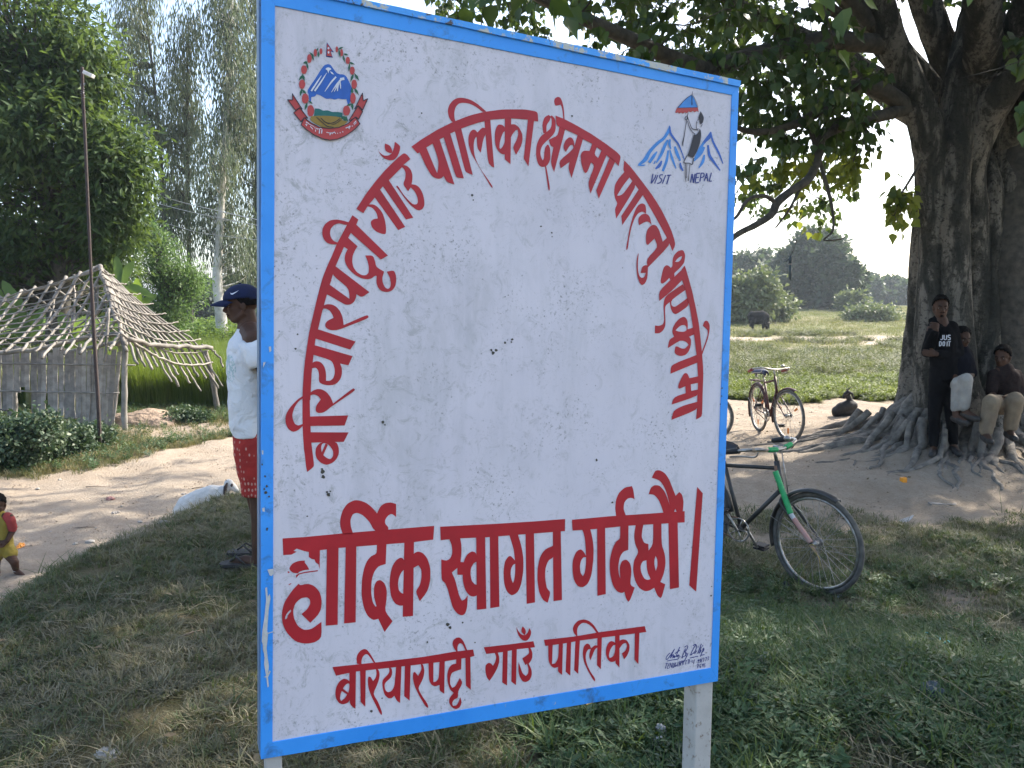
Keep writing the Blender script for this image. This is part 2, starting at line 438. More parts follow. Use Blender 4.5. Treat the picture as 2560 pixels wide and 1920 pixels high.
# ------- lettering, traced as brush shapes on the board's own plane
LAY = [0]
def layer():
    LAY[0] = (LAY[0] + 1) % 9
    return 0.0006 + 0.00013 * LAY[0]
class Letters:
    def __init__(s, ox, oy, sc): s.o = (ox, oy); s.k = 1.0 / sc; s.v = []; s.f = []
    def frame(s, ox, oy, sc): s.o = (ox, oy); s.k = 1.0 / sc
    def g(s, p): return (s.o[0] + p[0] * s.k, s.o[1] + p[1] * s.k)
    def P(s, pts, holes=(), extra=0.0, sm=True):
        off = layer() + extra
        loops = [pts] + list(holes)
        ll = []
        for lp in loops:
            q = soften([s.g(p) for p in lp]) if sm else [s.g(p) for p in lp]
            ll.append(q)
        tris = tessellate_polygon([[Vector((x, y, 0)) for x, y in q] for q in ll])
        n = len(s.v)
        for q in ll:
            s.v += [S_(onsign(x, y, off)) for x, y in q]
        s.f += [tuple(n + i for i in t) for t in tris]
    def S(s, pts, extra=0.0, n=5):
        off = layer() + extra
        q = spline([(s.g(p)[0], s.g(p)[1], p[2] * s.k) for p in pts], n) if len(pts) > 2 else [np.array((*s.g(p), p[2] * s.k)) for p in pts]
        L, R_ = [], []
        for i, c in enumerate(q):
            a = q[max(i - 1, 0)]; b_ = q[min(i + 1, len(q) - 1)]
            d = np.array([b_[0] - a[0], b_[1] - a[1]]); d = d / (np.linalg.norm(d) + 1e-9); nn = np.array([-d[1], d[0]]) * max(c[2], 0.3) / 2
            L.append((c[0] + nn[0], c[1] + nn[1])); R_.append((c[0] - nn[0], c[1] - nn[1]))
        n0 = len(s.v); m = len(q)
        s.v += [S_(onsign(x, y, off)) for x, y in L] + [S_(onsign(x, y, off)) for x, y in R_]
        s.f += [(n0 + i, n0 + i + 1, n0 + m + i + 1, n0 + m + i) for i in range(m - 1)]
    def build(s, name, m, parent):
        return mesh_obj(name, s.v, s.f, m, parent)
def soften(q):
    """round the gentle corners of an outline, keep the sharp ones"""
    n = len(q); out = []
    if n < 5: return q
    for i in range(n):
        a = np.array(q[i - 1]); p = np.array(q[i]); c = np.array(q[(i + 1) % n])
        d1 = p - a; d2 = c - p; l1 = np.linalg.norm(d1); l2 = np.linalg.norm(d2)
        if l1 < 1e-6 or l2 < 1e-6: continue
        cs_ = float(d1 @ d2 / (l1 * l2))
        if cs_ > 0.34 and cs_ < 0.995:
            t1 = min(0.33, 0.33); w1 = p - d1 * t1; w2 = p + d2 * t1
            e = (w1 + w2) * 0.25 + p * 0.5
            out += [tuple(w1), tuple(e), tuple(w2)]
        else: out.append(tuple(p))
    return out
K = 5.53

# word 1
w1 = Letters(700, 900, K)
w1.P([(375,1548),(360,1480),(345,1330),(330,1230),(318,1050),(312,900),(310,700),(312,450),(325,200),(345,0),(450,0),(440,110),(425,300),(412,500),(412,650),(415,780),(425,1000),(435,1160),(468,1430),(468,1475)])
w1.P([(420,998),(948,1000),(880,1130),(425,1142)])
w1.P([(575,1135),(530,1165),(495,1215),(487,1290),(505,1360),(560,1420),(640,1452),(720,1425),(785,1365),(813,1290),(812,1220),(795,1165),(770,1130)], [[(600,1145),(650,1155),(700,1200),(735,1260),(733,1330),(700,1370),(650,1358),(600,1318),(575,1275),(566,1215),(575,1170)]])
w1.P([(630,1150),(660,1170),(597,1315),(572,1288)])
w1.P([(412,780),(942,765),(892,905),(420,912)])
w1.P([(318,495),(240,545),(150,640),(90,730),(72,810),(82,890),(115,955),(180,996),(250,970),(320,905),(320,880),(250,908),(205,885),(175,820),(168,750),(200,650),(250,575),(318,525)])
w1.P([(412,455),(460,418),(520,398),(580,405),(640,440),(690,500),(715,550),(732,602),(1000,395),(1020,390),(1035,408),(1022,430),(700,650),(640,700),(590,728),(530,734),(497,712),(490,670),(505,620),(562,545),(530,500),(480,475),(440,478),(412,495)])
w1.frame(700, 700, K)
w1.P([(308,1659),(325,1306),(345,1106),(375,900),(400,730),(430,600),(470,430),(500,300),(545,150),(595,0),(710,0),(685,65),(650,190),(605,350),(585,420),(525,680),(490,810),(470,960),(450,1140),(435,1300),(418,1659)])
w1.P([(465,897),(1003,1052),(945,1180),(830,1155),(855,1220),(857,1290),(840,1360),(800,1415),(750,1448),(680,1457),(600,1447),(545,1418),(535,1370),(540,1310),(528,1250),(495,1208),(425,1225),(440,1150),(480,1125),(520,1122),(560,1135),(600,1175),(625,1230),(637,1300),(635,1392),(690,1395),(735,1360),(755,1300),(757,1240),(740,1170),(705,1108),(450,1030)])
w1.P([(510,676),(1045,850),(970,962),(480,806)])
w1.P([(595,355),(650,332),(720,338),(780,370),(830,430),(865,510),(880,622),(1180,490),(1215,488),(1225,510),(1205,535),(870,665),(800,690),(720,697),(660,680),(625,645),(625,600),(660,560),(740,522),(725,480),(690,425),(640,395),(575,395)])
w1.frame(780, 520, K)
w1.P([(20,1470),(60,1290),(110,1090),(150,950),(215,790),(280,650),(340,500),(400,390),(480,240),(558,100),(640,160),(610,235),(535,340),(440,540),(325,805),(285,930),(245,1060),(205,1190),(165,1340),(140,1440)])
w1.P([(310,795),(793,1163),(685,1238),(613,1190),(608,1240),(580,1300),(530,1335),(470,1338),(430,1320),(195,1185),(235,1055),(515,1255),(515,1180),(490,1095),(275,925)])
w1.P([(490,405),(628,530),(590,590),(560,660),(553,740),(570,820),(620,890),(690,930),(745,930),(780,900),(787,830),(770,740),(735,655),(840,657),(870,730),(885,815),(995,880),(970,960),(975,1030),(1005,1095),(1045,1122),(1080,1100),(1090,1040),(1075,960),(1032,880),(1100,865),(1135,870),(1160,930),(1163,1010),(1150,1080),(1110,1140),(1040,1165),(960,1150),(910,1100),(887,1030),(893,940),(870,935),(830,970),(770,987),(690,975),(600,930),(520,860),(465,780),(448,700),(460,630),(492,570),(430,530)])
w1.P([(595,215),(1048,658),(950,712),(525,335)])
w1.P([(510,200),(430,175),(340,158),(250,170),(180,220),(142,290),(140,370),(165,440),(210,485),(270,503),(345,505),(360,480),(300,460),(260,410),(245,350),(255,290),(300,235),(370,208),(480,240)])
w1.build('lettering', m_red, sign)['label'] = 'first curved word, at the lower left of the arch'
# word 2
w2 = Letters(880, 340, K)
w2.P([(57,1010),(200,790),(330,620),(450,480),(560,370),(640,295),(715,235),(760,260),(805,320),(710,400),(690,430),(600,520),(510,610),(430,690),(385,745),(315,850),(245,935),(215,970),(155,1067)])
w2.P([(225,945),(300,945),(360,985),(420,1060),(455,1160),(470,1260),(470,1340),(455,1360),(400,1350),(330,1320),(280,1270),(258,1215),(262,1175),(300,1148),(355,1140),(345,1080),(310,1020),(265,985),(205,970)])
w2.P([(300,830),(380,730),(735,1257),(638,1302)])
w2.P([(415,680),(500,598),(847,1130),(745,1155)])
w2.P([(680,420),(720,400),(770,420),(815,470),(835,540),(832,610),(822,668),(880,675),(930,710),(975,790),(998,880),(1000,960),(975,1010),(930,1030),(880,1015),(800,950),(720,850),(650,750),(610,700),(620,685),(640,700),(700,800),(780,890),(840,945),(890,948),(910,920),(905,850),(870,770),(810,710),(775,765),(703,668),(735,590),(740,510),(720,460)])
w2.P([(358,200),(400,270),(450,315),(520,340),(580,332),(630,280),(660,200),(665,145),(645,120),(590,80),(580,160),(560,215),(540,250),(500,272),(440,272),(400,245)])
w2.P([(455,105),(520,130),(550,180),(555,225),(540,240),(500,230),(460,205),(450,150)])
w2.build('lettering', m_red, sign)['label'] = 'second curved word, left shoulder of the arch'
# word 3
w3 = Letters(1020, 220, K)
w3.P([(45,812),(180,715),(400,580),(600,480),(650,460),(850,380),(1040,335),(1100,325),(1300,298),(1500,297),(1617,298),(1757,322),(1792,345),(1797,465),(1747,458),(1659,438),(1425,420),(1335,425),(1135,440),(1057,460),(950,485),(735,560),(650,600),(580,630),(495,680),(430,715),(345,765),(250,825),(165,890),(130,905)])
w3.P([(155,885),(245,810),(400,1180),(415,1120),(420,1000),(335,755),(430,700),(640,1335),(530,1300),(490,1215),(460,1250),(410,1257),(350,1235),(300,1180),(240,1070)])
w3.P([(487,670),(577,618),(770,1250),(680,1240),(655,1220)])
w3.P([(645,590),(732,550),(895,1203),(800,1165),(780,1120)])
w3.P([(610,475),(565,410),(547,320),(565,240),(620,170),(680,138),(760,135),(860,160),(960,220),(1080,325),(1030,335),(950,265),(850,215),(760,203),(700,215),(655,265),(638,340),(640,410),(655,465)])
w3.P([(1055,450),(1135,430),(1190,1103),(1150,1085),(1100,1020)])
w3.P([(1075,640),(1040,700),(1005,895),(960,840),(950,740),(950,670),(920,700),(905,780),(910,880),(930,980),(1000,1120),(1100,1260),(1168,1360),(1165,1385),(1140,1360),(1040,1190),(940,1020),(870,900),(835,780),(832,680),(855,610),(890,577),(925,578),(960,615),(1000,570),(1030,548),(1070,555)])
w3.P([(1337,415),(1425,410),(1415,1055),(1335,985)])
w3.P([(1345,560),(1320,525),(1290,508),(1250,505),(1220,540),(1200,610),(1197,700),(1205,790),(1235,860),(1280,905),(1310,918),(1345,915)], [[(1337,598),(1315,610),(1285,680),(1265,760),(1262,830),(1275,845),(1300,825),(1337,750)]])
w3.P([(1415,505),(1470,500),(1530,540),(1575,630),(1583,710),(1560,810),(1490,925),(1445,820),(1500,720),(1522,640),(1515,580),(1490,580),(1440,640),(1405,720)])
w3.frame(1260, 220, K)
w3.P([(330,425),(415,430),(335,1085),(270,975)])
w3.build('lettering', m_red, sign)['label'] = 'third curved word, at the top of the arch'
# word 4
w4 = Letters(1260, 220, K)
w4.P([(708,383),(830,430),(1000,520),(1200,635),(1400,770),(1560,890),(1605,940),(1607,970),(1580,1082),(1530,1020),(1450,965),(1415,930),(1340,860),(1280,820),(1215,770),(1090,710),(1020,655),(845,575),(765,540),(722,517)])
w4.P([(820,440),(837,445),(825,280),(805,190),(780,135),(745,120),(705,140),(690,180),(700,230),(715,248),(780,232),(800,270),(812,350)])
w4.S([(632,385,38),(595,430,80),(562,500,62),(560,570,50),(565,625,44)])
w4.S([(650,385,22),(680,440,48),(683,520,58),(665,590,80),(610,650,95),(540,710,100),(490,790,76),(472,880,60),(480,965,66),(515,1040,84),(560,1040,88),(592,980,88),(597,900,84),(600,830,66),(605,785,16)])
w4.P([(563,1070),(582,1080),(635,1380),(625,1422),(610,1410)])
w4.P([(765,530),(845,565),(690,1165),(640,1030),(680,820),(640,800),(617,720),(645,700),(740,660)])
w4.P([(1015,650),(1092,695),(932,1245),(885,1110),(905,1020),(780,1112),(755,1010),(960,845)])
w4.P([(962,835),(970,800),(965,740),(940,690),(900,680),(850,720),(820,790),(820,840),(850,885),(910,790),(945,785)])
w4.P([(1218,765),(1283,812),(1243,915),(1298,972),(1348,855),(1420,915),(1193,1460),(1155,1310),(1250,1075),(1200,1030),(1150,1160),(1125,1178),(1100,1160),(1065,1050),(1055,930),(1075,885),(1110,865),(1178,872)])
w4.P([(1460,955),(1535,1015),(1307,1530),(1270,1415)])
w4.build('lettering', m_red, sign)['label'] = 'fourth curved word, right of the top of the arch'
# word 5
w5 = Letters(1480, 400, K)
w5.P([(445,8),(520,80),(600,180),(700,310),(820,470),(950,670),(1040,850),(1100,980),(1157,1165),(1112,1260),(1075,1170),(1035,1080),(900,830),(790,640),(700,480),(640,405),(610,365),(555,290),(515,240),(445,165),(430,130)])
w5.P([(450,160),(522,235),(430,350),(345,490),(375,495),(430,470),(560,285),(615,357),(333,810),(313,680),(352,600),(320,540),(303,450),(315,340),(370,250)])
w5.P([(648,400),(705,480),(417,900),(403,775)])
w5.P([(745,745),(745,660),(730,615),(690,597),(640,620),(600,680),(560,790),(520,930),(490,1100),(470,1210),(475,1250),(495,1220),(510,1090),(545,920),(590,800),(640,730),(700,712),(725,730)])
w5.P([(725,742),(765,750),(800,790),(822,905),(800,870),(760,848),(710,865),(650,902),(637,860),(640,800),(680,755)])
w5.P([(815,905),(850,895),(890,910),(930,980),(975,1130),(1040,1070),(1085,1165),(765,1490),(750,1370),(910,1205),(862,1085),(770,1175),(745,1160),(740,1060),(760,960)])
w5.frame(1540, 620, K)
w5.P([(440,270),(430,238),(390,238),(355,265),(338,345),(410,343),(385,405),(350,415),(320,390),(300,310),(298,200),(310,80),(303,72),(283,150),(278,260),(290,390),(320,480),(355,515),(395,495),(430,420)])
w5.build('lettering', m_red, sign)['label'] = 'fifth curved word, right shoulder of the arch'
# word 6
w6 = Letters(1540, 620, K)
w6.P([(945,243),(965,300),(1000,420),(1050,600),(1100,830),(1140,1040),(1165,1250),(1185,1450),(1195,1600),(1122,1600),(1110,1480),(1075,1190),(1060,1100),(1015,800),(980,690),(955,580),(925,490),(912,435),(885,320)])
w6.P([(885,320),(925,285),(960,420),(915,436),(770,590),(595,732),(590,600),(750,440),(810,393)])
w6.P([(908,25),(935,40),(955,95),(950,150),(940,210),(870,290),(800,350),(812,395),(750,442),(735,415),(680,470),(640,497),(615,480),(618,430),(640,330),(660,265),(690,238),(720,240),(757,274),(780,250),(778,170),(800,100),(850,45)], [[(910,112),(880,122),(845,150),(815,190),(850,195),(880,180),(905,145)]])
w6.P([(920,500),(965,575),(760,720),(765,790),(790,812),(825,810),(990,688),(1010,793),(860,900),(820,915),(785,900),(755,840),(742,745),(680,800),(675,870),(682,1000),(680,1080),(650,1140),(600,1180),(535,1180),(537,1070),(590,1078),(650,1055),(665,990),(660,900),(653,800),(665,710),(700,650)])
w6.P([(985,1125),(992,1070),(985,1000),(960,960),(930,950),(880,970),(820,1030),(780,1110),(775,1170),(800,1225),(735,1265),(712,1385),(880,1280),(1010,1225),(1085,1190),(1068,1098)], [[(975,1130),(970,1085),(945,1062),(900,1068),(855,1100),(820,1138),(860,1155),(930,1160),(965,1145)]])
w6.P([(1000,1215),(1035,1260),(1035,1330),(1010,1420),(960,1480),(890,1495),(840,1480),(803,1445),(820,1360),(850,1360),(900,1390),(950,1392),(1000,1340),(975,1300),(920,1280),(870,1284),(930,1230)])
w6.P([(1185,1482),(1180,1440),(1230,1310),(1265,1200),(1265,1140),(1240,1110),(1198,1075),(1220,1015),(1240,1002),(1270,1015),(1292,1060),(1292,1130),(1270,1250),(1215,1400)])
w6.frame(1540, 800, K)
w6.P([(1118,480),(1128,585),(750,742),(757,632),(860,580)])
w6.P([(1110,485),(1185,455),(1200,640),(1203,760),(1195,1000),(1187,1320),(1160,1345),(1102,1375),(1115,1240),(1122,1050),(1127,965),(1130,865),(1130,780),(1120,590)])
w6.P([(1138,776),(1138,866),(1030,888),(1035,980),(1138,958),(1130,1048),(765,1168),(797,1065),(960,1010),(955,915),(875,950),(855,940),(860,890),(900,800),(940,735),(970,732),(995,760),(1010,803)])
w6.P([(1130,1128),(1122,1238),(762,1380),(790,1250),(930,1180)])
w6.build('lettering', m_red, sign)['label'] = 'sixth curved word, down the right side of the arch'
# big straight line, word 1
KB = 1659 / 400
b1 = Letters(690, 1220, KB)
b1.P([(68,522),(300,507),(690,470),(1050,440),(1640,392),(1630,535),(1430,560),(640,622),(455,645),(390,672),(300,655),(250,640),(215,628),(180,650),(215,660),(160,690),(75,695)], sm=False)
b1.P([(340,640),(455,640),(452,840),(440,790),(410,770),(400,740),(370,735),(340,715)], sm=False)
b1.P([(135,830),(170,780),(230,755),(300,750),(295,770),(320,800),(345,845),(290,850),(235,870),(230,885),(180,880),(150,860)])
b1.P([(205,905),(235,885),(300,868),(435,850),(430,862),(300,880),(240,895),(210,930)], sm=False)
b1.P([(120,860),(135,865),(142,878),(122,880)]); b1.P([(128,1000),(155,985),(160,990),(135,1005)])
b1.P([(175,1050),(235,990),(250,1008),(330,988),(400,1015),(455,1080),(475,1170),(465,1260),(430,1320),(355,1395),(262,1305),(320,1260),(355,1200),(350,1150),(320,1130),(260,1140),(200,1190),(175,1270),(185,1350),(225,1430),(290,1472),(370,1460),(470,1385),(472,1550),(400,1600),(300,1613),(200,1590),(110,1500),(65,1400),(60,1290),(85,1180)], [[(150,1258),(158,1275),(125,1310),(112,1355),(92,1358),(95,1335),(110,1300)]])
b1.P([(527,620),(647,610),(638,1415),(515,1425)])
b1.P([(722,605),(832,590),(825,1390),(705,1402)])
b1.P([(695,485),(665,400),(665,320),(690,230),(740,160),(810,125),(870,128),(940,155),(1000,205),(1047,262),(1080,190),(1130,155),(1190,148),(1245,165),(1245,300),(1200,265),(1160,285),(1130,330),(1130,370),(1165,405),(1162,440),(1020,450),(970,350),(900,280),(840,255),(795,270),(770,330),(775,400),(800,475)])
b1.P([(1045,575),(1145,570),(1137,787),(1060,810),(1015,870),(990,960),(985,1080),(1000,1180),(1030,1228),(1042,1225),(1015,1130),(1015,1020),(1040,965),(1080,950),(1125,985),(1150,1060),(1145,1160),(1128,1275),(1208,1380),(1125,1492),(1060,1355),(1010,1370),(950,1330),(905,1230),(885,1100),(890,950),(910,840),(940,760),(985,705),(1045,680)])
b1.P([(1330,555),(1430,545),(1420,1325),(1313,1335)])
b1.P([(1340,780),(1318,730),(1290,718),(1240,750),(1200,820),(1180,920),(1177,1010),(1190,1120),(1230,1195),(1280,1220),(1340,1215)], [[(1333,838),(1300,870),(1272,930),(1263,1000),(1272,1060),(1300,1090),(1333,1096)]])
b1.P([(1420,680),(1470,655),(1520,670),(1570,730),(1600,830),(1600,950),(1570,1070),(1490,1172),(1445,1070),(1490,1010),(1510,920),(1505,840),(1475,800),(1420,830)])
b1.build('lettering', m_red, sign)['label'] = 'large straight word with flaked first letter'
b2 = Letters(1070, 1220, KB)
b2.P([(125,400),(700,370),(1100,345),(1420,320),(1418,445),(1290,455),(600,510),(325,520),(130,540)], sm=False)
b2.P([(215,520),(330,510),(345,590),(345,680),(335,765),(370,768),(372,898),(303,898),(303,825),(245,875),(280,950),(300,1030),(320,1110),(350,1168),(385,1150),(410,1110),(405,1230),(385,1300),(350,1322),(300,1300),(255,1240),(225,1130),(205,1050),(175,980),(138,955),(136,740),(190,752),(230,730),(252,670),(245,590)])
b2.P([(498,500),(590,495),(603,1250),(505,1260)])
b2.P([(505,690),(480,660),(450,655),(400,690),(368,760),(357,860),(360,970),(385,1060),(430,1115),(470,1125),(510,1110)], [[(502,760),(470,780),(442,830),(438,890),(450,960),(480,995),(502,1001)]])
b2.P([(640,495),(728,490),(740,1230),(645,1245)])
b2.P([(840,480),(930,475),(965,590),(988,720),(988,860),(965,1000),(930,1080),(870,1117),(820,1080),(790,1000),(780,880),(795,760),(835,705),(860,705),(900,750),(890,640)], [[(903,785),(880,795),(858,840),(855,900),(868,960),(880,985),(892,960),(903,880)]])
b2.P([(1010,475),(1098,460),(1108,1185),(1022,1200)])
b2.P([(1293,445),(1375,440),(1388,1160),(1300,1172)])
b2.P([(1300,595),(1305,715),(1245,750),(1215,830),(1212,930),(1230,1040),(1270,1078),(1240,1188),(1190,1160),(1150,1080),(1132,950),(1135,830),(1160,710),(1210,635)])
b2.build('lettering', m_red, sign)['label'] = 'large straight word in the middle of the line'
b3 = Letters(1400, 1140, KB)
b3.P([(122,660),(500,625),(900,598),(1290,570),(1290,687),(700,722),(380,755),(128,772)], sm=False)
b3.P([(225,760),(310,755),(335,850),(347,960),(343,1080),(325,1230),(290,1320),(235,1362),(180,1350),(140,1280),(127,1180),(130,1080),(165,990),(210,963),(240,985),(268,1035),(260,880),(245,800)], [[(268,1048),(240,1048),(215,1080),(203,1140),(210,1210),(235,1245),(255,1210),(268,1120)]])
b3.P([(383,745),(465,740),(472,1430),(385,1448)])
b3.P([(622,720),(707,712),(705,972),(650,990),(615,1050),(600,1150),(608,1230),(622,1270),(615,1150),(640,1085),(685,1070),(725,1110),(740,1190),(722,1335),(772,1362),(725,1490),(705,1510),(680,1470),(665,1405),(640,1420),(590,1405),(545,1340),(515,1220),(512,1080),(540,960),(580,880),(622,860)])
b3.P([(582,630),(570,540),(580,450),(610,380),(670,325),(745,312),(760,350),(772,448),(740,432),(700,440),(665,480),(657,550),(687,630)])
b3.P([(785,705),(865,700),(850,780),(845,840),(870,900),(915,912),(917,980),(965,915),(965,695),(1050,690),(1052,920),(1085,1010),(1095,1110),(1075,1220),(1040,1305),(1090,1330),(1055,1460),(1040,1472),(1010,1450),(975,1365),(930,1395),(880,1403),(820,1370),(775,1290),(755,1180),(765,1080),(815,995),(780,920),(765,830)], [[(895,1080),(855,1090),(833,1140),(838,1200),(870,1270),(905,1285),(938,1275),(908,1210),(898,1150)], [(990,1035),(1008,1070),(1010,1140),(992,1192),(977,1130),(978,1070)]])
b3.P([(1075,600),(1050,520),(1020,450),(975,400),(918,395),(940,325),(980,300),(1030,305),(1080,360),(1110,430),(1138,515),(1110,400),(1075,310),(1030,250),(950,225),(985,150),(1030,145),(1085,175),(1130,240),(1165,330),(1197,412),(1235,372),(1265,400),(1280,470),(1275,540),(1268,590),(1210,585),(1193,545),(1178,592)])
b3.P([(1123,685),(1218,680),(1232,1362),(1138,1380)])
b3.P([(1420,320),(1478,385),(1410,1405),(1338,1340)])
b3.build('lettering', m_red, sign)['label'] = 'large straight word at the right end of the line'
# small line
s1 = Letters(820, 1540, K)
s1.P([(60,703),(700,635),(1300,565),(1750,490),(2005,460),(2022,550),(1965,565),(1610,625),(1150,680),(700,730),(380,765),(110,822)], sm=False)
s1.P([(293,775),(385,755),(378,1280),(320,1240),(297,1190)])
s1.P([(305,905),(260,870),(215,862),(160,895),(115,970),(98,1060),(110,1140),(150,1200),(210,1222),(305,1180)], [[(205,1000),(240,945),(280,925),(297,940),(290,1020),(278,1058)], [(190,1032),(262,1082),(235,1130),(180,1172),(163,1140),(170,1080)]])
s1.P([(442,750),(520,740),(513,1250),(450,1185)])
s1.P([(402,660),(392,590),(405,530),(450,475),(500,452),(540,465),(590,530),(655,645),(630,645),(590,580),(550,530),(520,525),(480,560),(462,610),(462,665)])
s1.P([(660,725),(700,740),(715,810),(700,890),(670,970),(622,1075),(690,1180),(745,1320),(745,1370),(720,1350),(660,1230),(590,1090),(555,980),(548,880),(560,835),(590,840),(622,900),(660,850),(672,790)])
s1.P([(840,705),(880,720),(888,790),(870,850),(790,920),(780,960),(790,1020),(825,1055),(880,1035),(920,960),(940,695),(1015,680),(995,1200),(950,1170),(915,1100),(880,1135),(835,1138),(780,1090),(750,970),(750,885),(820,815),(850,770)])
s1.P([(1062,680),(1142,672),(1127,1168),(1052,1105)])
s1.P([(1280,655),(1315,670),(1332,750),(1320,840),(1290,910),(1243,995),(1290,1090),(1380,1220),(1385,1272),(1340,1240),(1260,1100),(1200,980),(1172,870),(1175,780),(1200,770),(1245,825),(1290,740),(1290,710)])
s1.P([(1388,645),(1455,635),(1455,910),(1490,905),(1530,860),(1540,625),(1612,615),(1605,1072),(1540,1030),(1540,950),(1480,972),(1430,950),(1395,890)])
s1.P([(1770,590),(1842,580),(1838,735),(1770,755),(1710,780),(1685,850),(1685,940),(1715,990),(1760,970),(1820,852),(1855,910),(1840,960),(1795,1040),(1795,1130),(1740,1150),(1712,1200),(1725,1240),(1775,1235),(1805,1180),(1825,1115),(1848,1190),(1820,1260),(1770,1287),(1710,1260),(1672,1200),(1675,1130),(1735,1060),(1680,1010),(1650,900),(1645,800),(1670,710),(1715,665),(1770,655)])
s1.P([(1897,565),(1965,550),(1972,1018),(1905,960)])
s1.P([(1782,500),(1735,440),(1717,380),(1730,330),(1770,297),(1820,292),(1870,340),(1925,480),(1900,480),(1860,390),(1830,370),(1800,385),(1785,430),(1790,495)])
s1.build('lettering', m_red, sign)['label'] = 'first small word of the bottom line'
KC = 2212 / 450
s2 = Letters(1190, 1500, KC)
s2.P([(95,580),(400,545),(705,505),(723,580),(500,605),(320,640),(125,662)], sm=False)
s2.P([(225,640),(265,640),(285,700),(285,760),(260,840),(210,930),(165,992),(130,950),(113,870),(115,800),(150,770),(180,775),(207,807),(235,760),(250,700)])
s2.P([(330,625),(388,612),(380,1050),(320,1010)]); s2.P([(440,605),(500,595),(490,1045),(433,1000)])
s2.P([(640,580),(672,590),(692,650),(690,710),(665,760),(645,780),(680,850),(685,920),(660,980),(615,1008),(570,1000),(530,930),(517,840),(522,760),(545,830),(570,900),(610,932),(640,900),(643,840),(625,780),(605,798),(567,715),(620,680),(655,650)])
s2.P([(490,325),(520,385),(560,425),(600,432),(635,400),(655,340),(680,395),(660,460),(620,500),(580,497),(540,465),(510,410)])
s2.P([(572,322),(605,355),(610,400),(595,430),(555,390),(557,350)])
s2.build('lettering', m_red, sign)['label'] = 'second small word of the bottom line'
s3 = Letters(1190, 1500, KC)
s3.P([(832,487),(1200,447),(1500,395),(2070,318),(2090,390),(2010,402),(1540,460),(1280,495),(1060,535),(850,562)], sm=False)
s3.P([(885,550),(940,540),(930,785),(975,775),(1010,700),(1015,535),(1065,525),(1055,918),(1005,880),(1005,820),(960,835),(920,810),(888,750)])
s3.P([(1115,520),(1168,510),(1158,930),(1100,880)]); s3.P([(1220,505),(1275,490),(1255,908),(1205,860)])
s3.P([(1240,450),(1200,405),(1187,350),(1205,300),(1255,250),(1325,235),(1390,255),(1450,310),(1505,400),(1480,405),(1420,320),(1350,280),(1300,280),(1255,320),(1238,370),(1245,450)])
s3.P([(1495,580),(1460,600),(1405,740),(1390,700),(1395,640),(1410,600),(1375,605),(1350,650),(1345,720),(1365,800),(1410,890),(1462,960),(1462,1000),(1435,975),(1370,860),(1325,760),(1308,660),(1320,570),(1360,530),(1395,545),(1412,592),(1460,552),(1495,560)])
s3.P([(1490,455),(1545,448),(1532,848),(1485,800)])
s3.P([(1707,425),(1762,418),(1760,828),(1712,775)])
s3.P([(1720,535),(1690,510),(1655,500),(1620,530),(1597,590),(1592,660),(1610,720),(1640,755),(1680,760),(1720,740)], [[(1710,548),(1680,555),(1645,610),(1628,680),(1640,712),(1680,695),(1705,640)]])
s3.P([(1755,500),(1800,478),(1850,490),(1885,550),(1880,620),(1855,680),(1817,727),(1790,655),(1835,620),(1855,560),(1840,525),(1800,535),(1755,600)])
s3.P([(1950,395),(2005,390),(1992,785),(1945,730)])
s3.build('lettering', m_red, sign)['label'] = 'third small word of the bottom line'

# ------- round emblem, top left
KE = 1475 / 240
def LT(): return Letters(700, 90, KE)
e = LT()   # mountain
e.P([(415,850),(470,760),(540,660),(620,530),(680,450),(735,430),(780,445),(830,520),(870,570),(920,590),(975,590),(1020,620),(1060,700),(1100,790),(1090,860),(1080,950),(1075,1035),(1040,1050),(1020,970),(960,975),(900,960),(840,980),(780,960),(710,970),(650,930),(600,905),(560,895),(540,930),(480,940),(475,1010),(450,1000),(440,900)])
e.build('emblem_mountain', m_eblue, sign)
e = LT()
e.P([(700,500),(740,483),(780,500),(785,520),(755,530),(740,580),(725,530),(700,520)], extra=.0013)
e.P([(765,545),(800,560),(832,600),(790,585)], extra=.0013)
for pl in ([(715,570,6),(640,690,22),(530,850,26)], [(635,610,6),(570,710,22),(478,850,26)], [(858,632,24),(780,720,24),(685,858,8)], [(985,660,40),(920,670,40)], [(930,680,30),(860,760,22),(785,870,6)], [(915,690,20),(870,780,20),(830,860,8)], [(905,700,24),(885,790,22),(880,850,14)], [(915,680,20),(925,760,18),(930,815,8)]):
    e.S(pl, extra=.0013)
e.build('emblem_snow', m_white, sign)['kind'] = 'stuff'
e = LT(); e.P([(535,1115),(600,1115),(660,1150),(730,1140),(800,1170),(870,1165),(960,1180),(960,1260),(930,1250),(700,1230),(520,1240)]); e.build('emblem_hills', m_teal, sign)
e = LT(); e.P([(470,1240),(520,1230),(700,1225),(930,1245),(960,1300),(1045,1315),(980,1370),(880,1410),(760,1425),(640,1400),(540,1350),(460,1290)]); e.build('emblem_plain', m_ochre, sign)
e = LT()   # wreath leaves
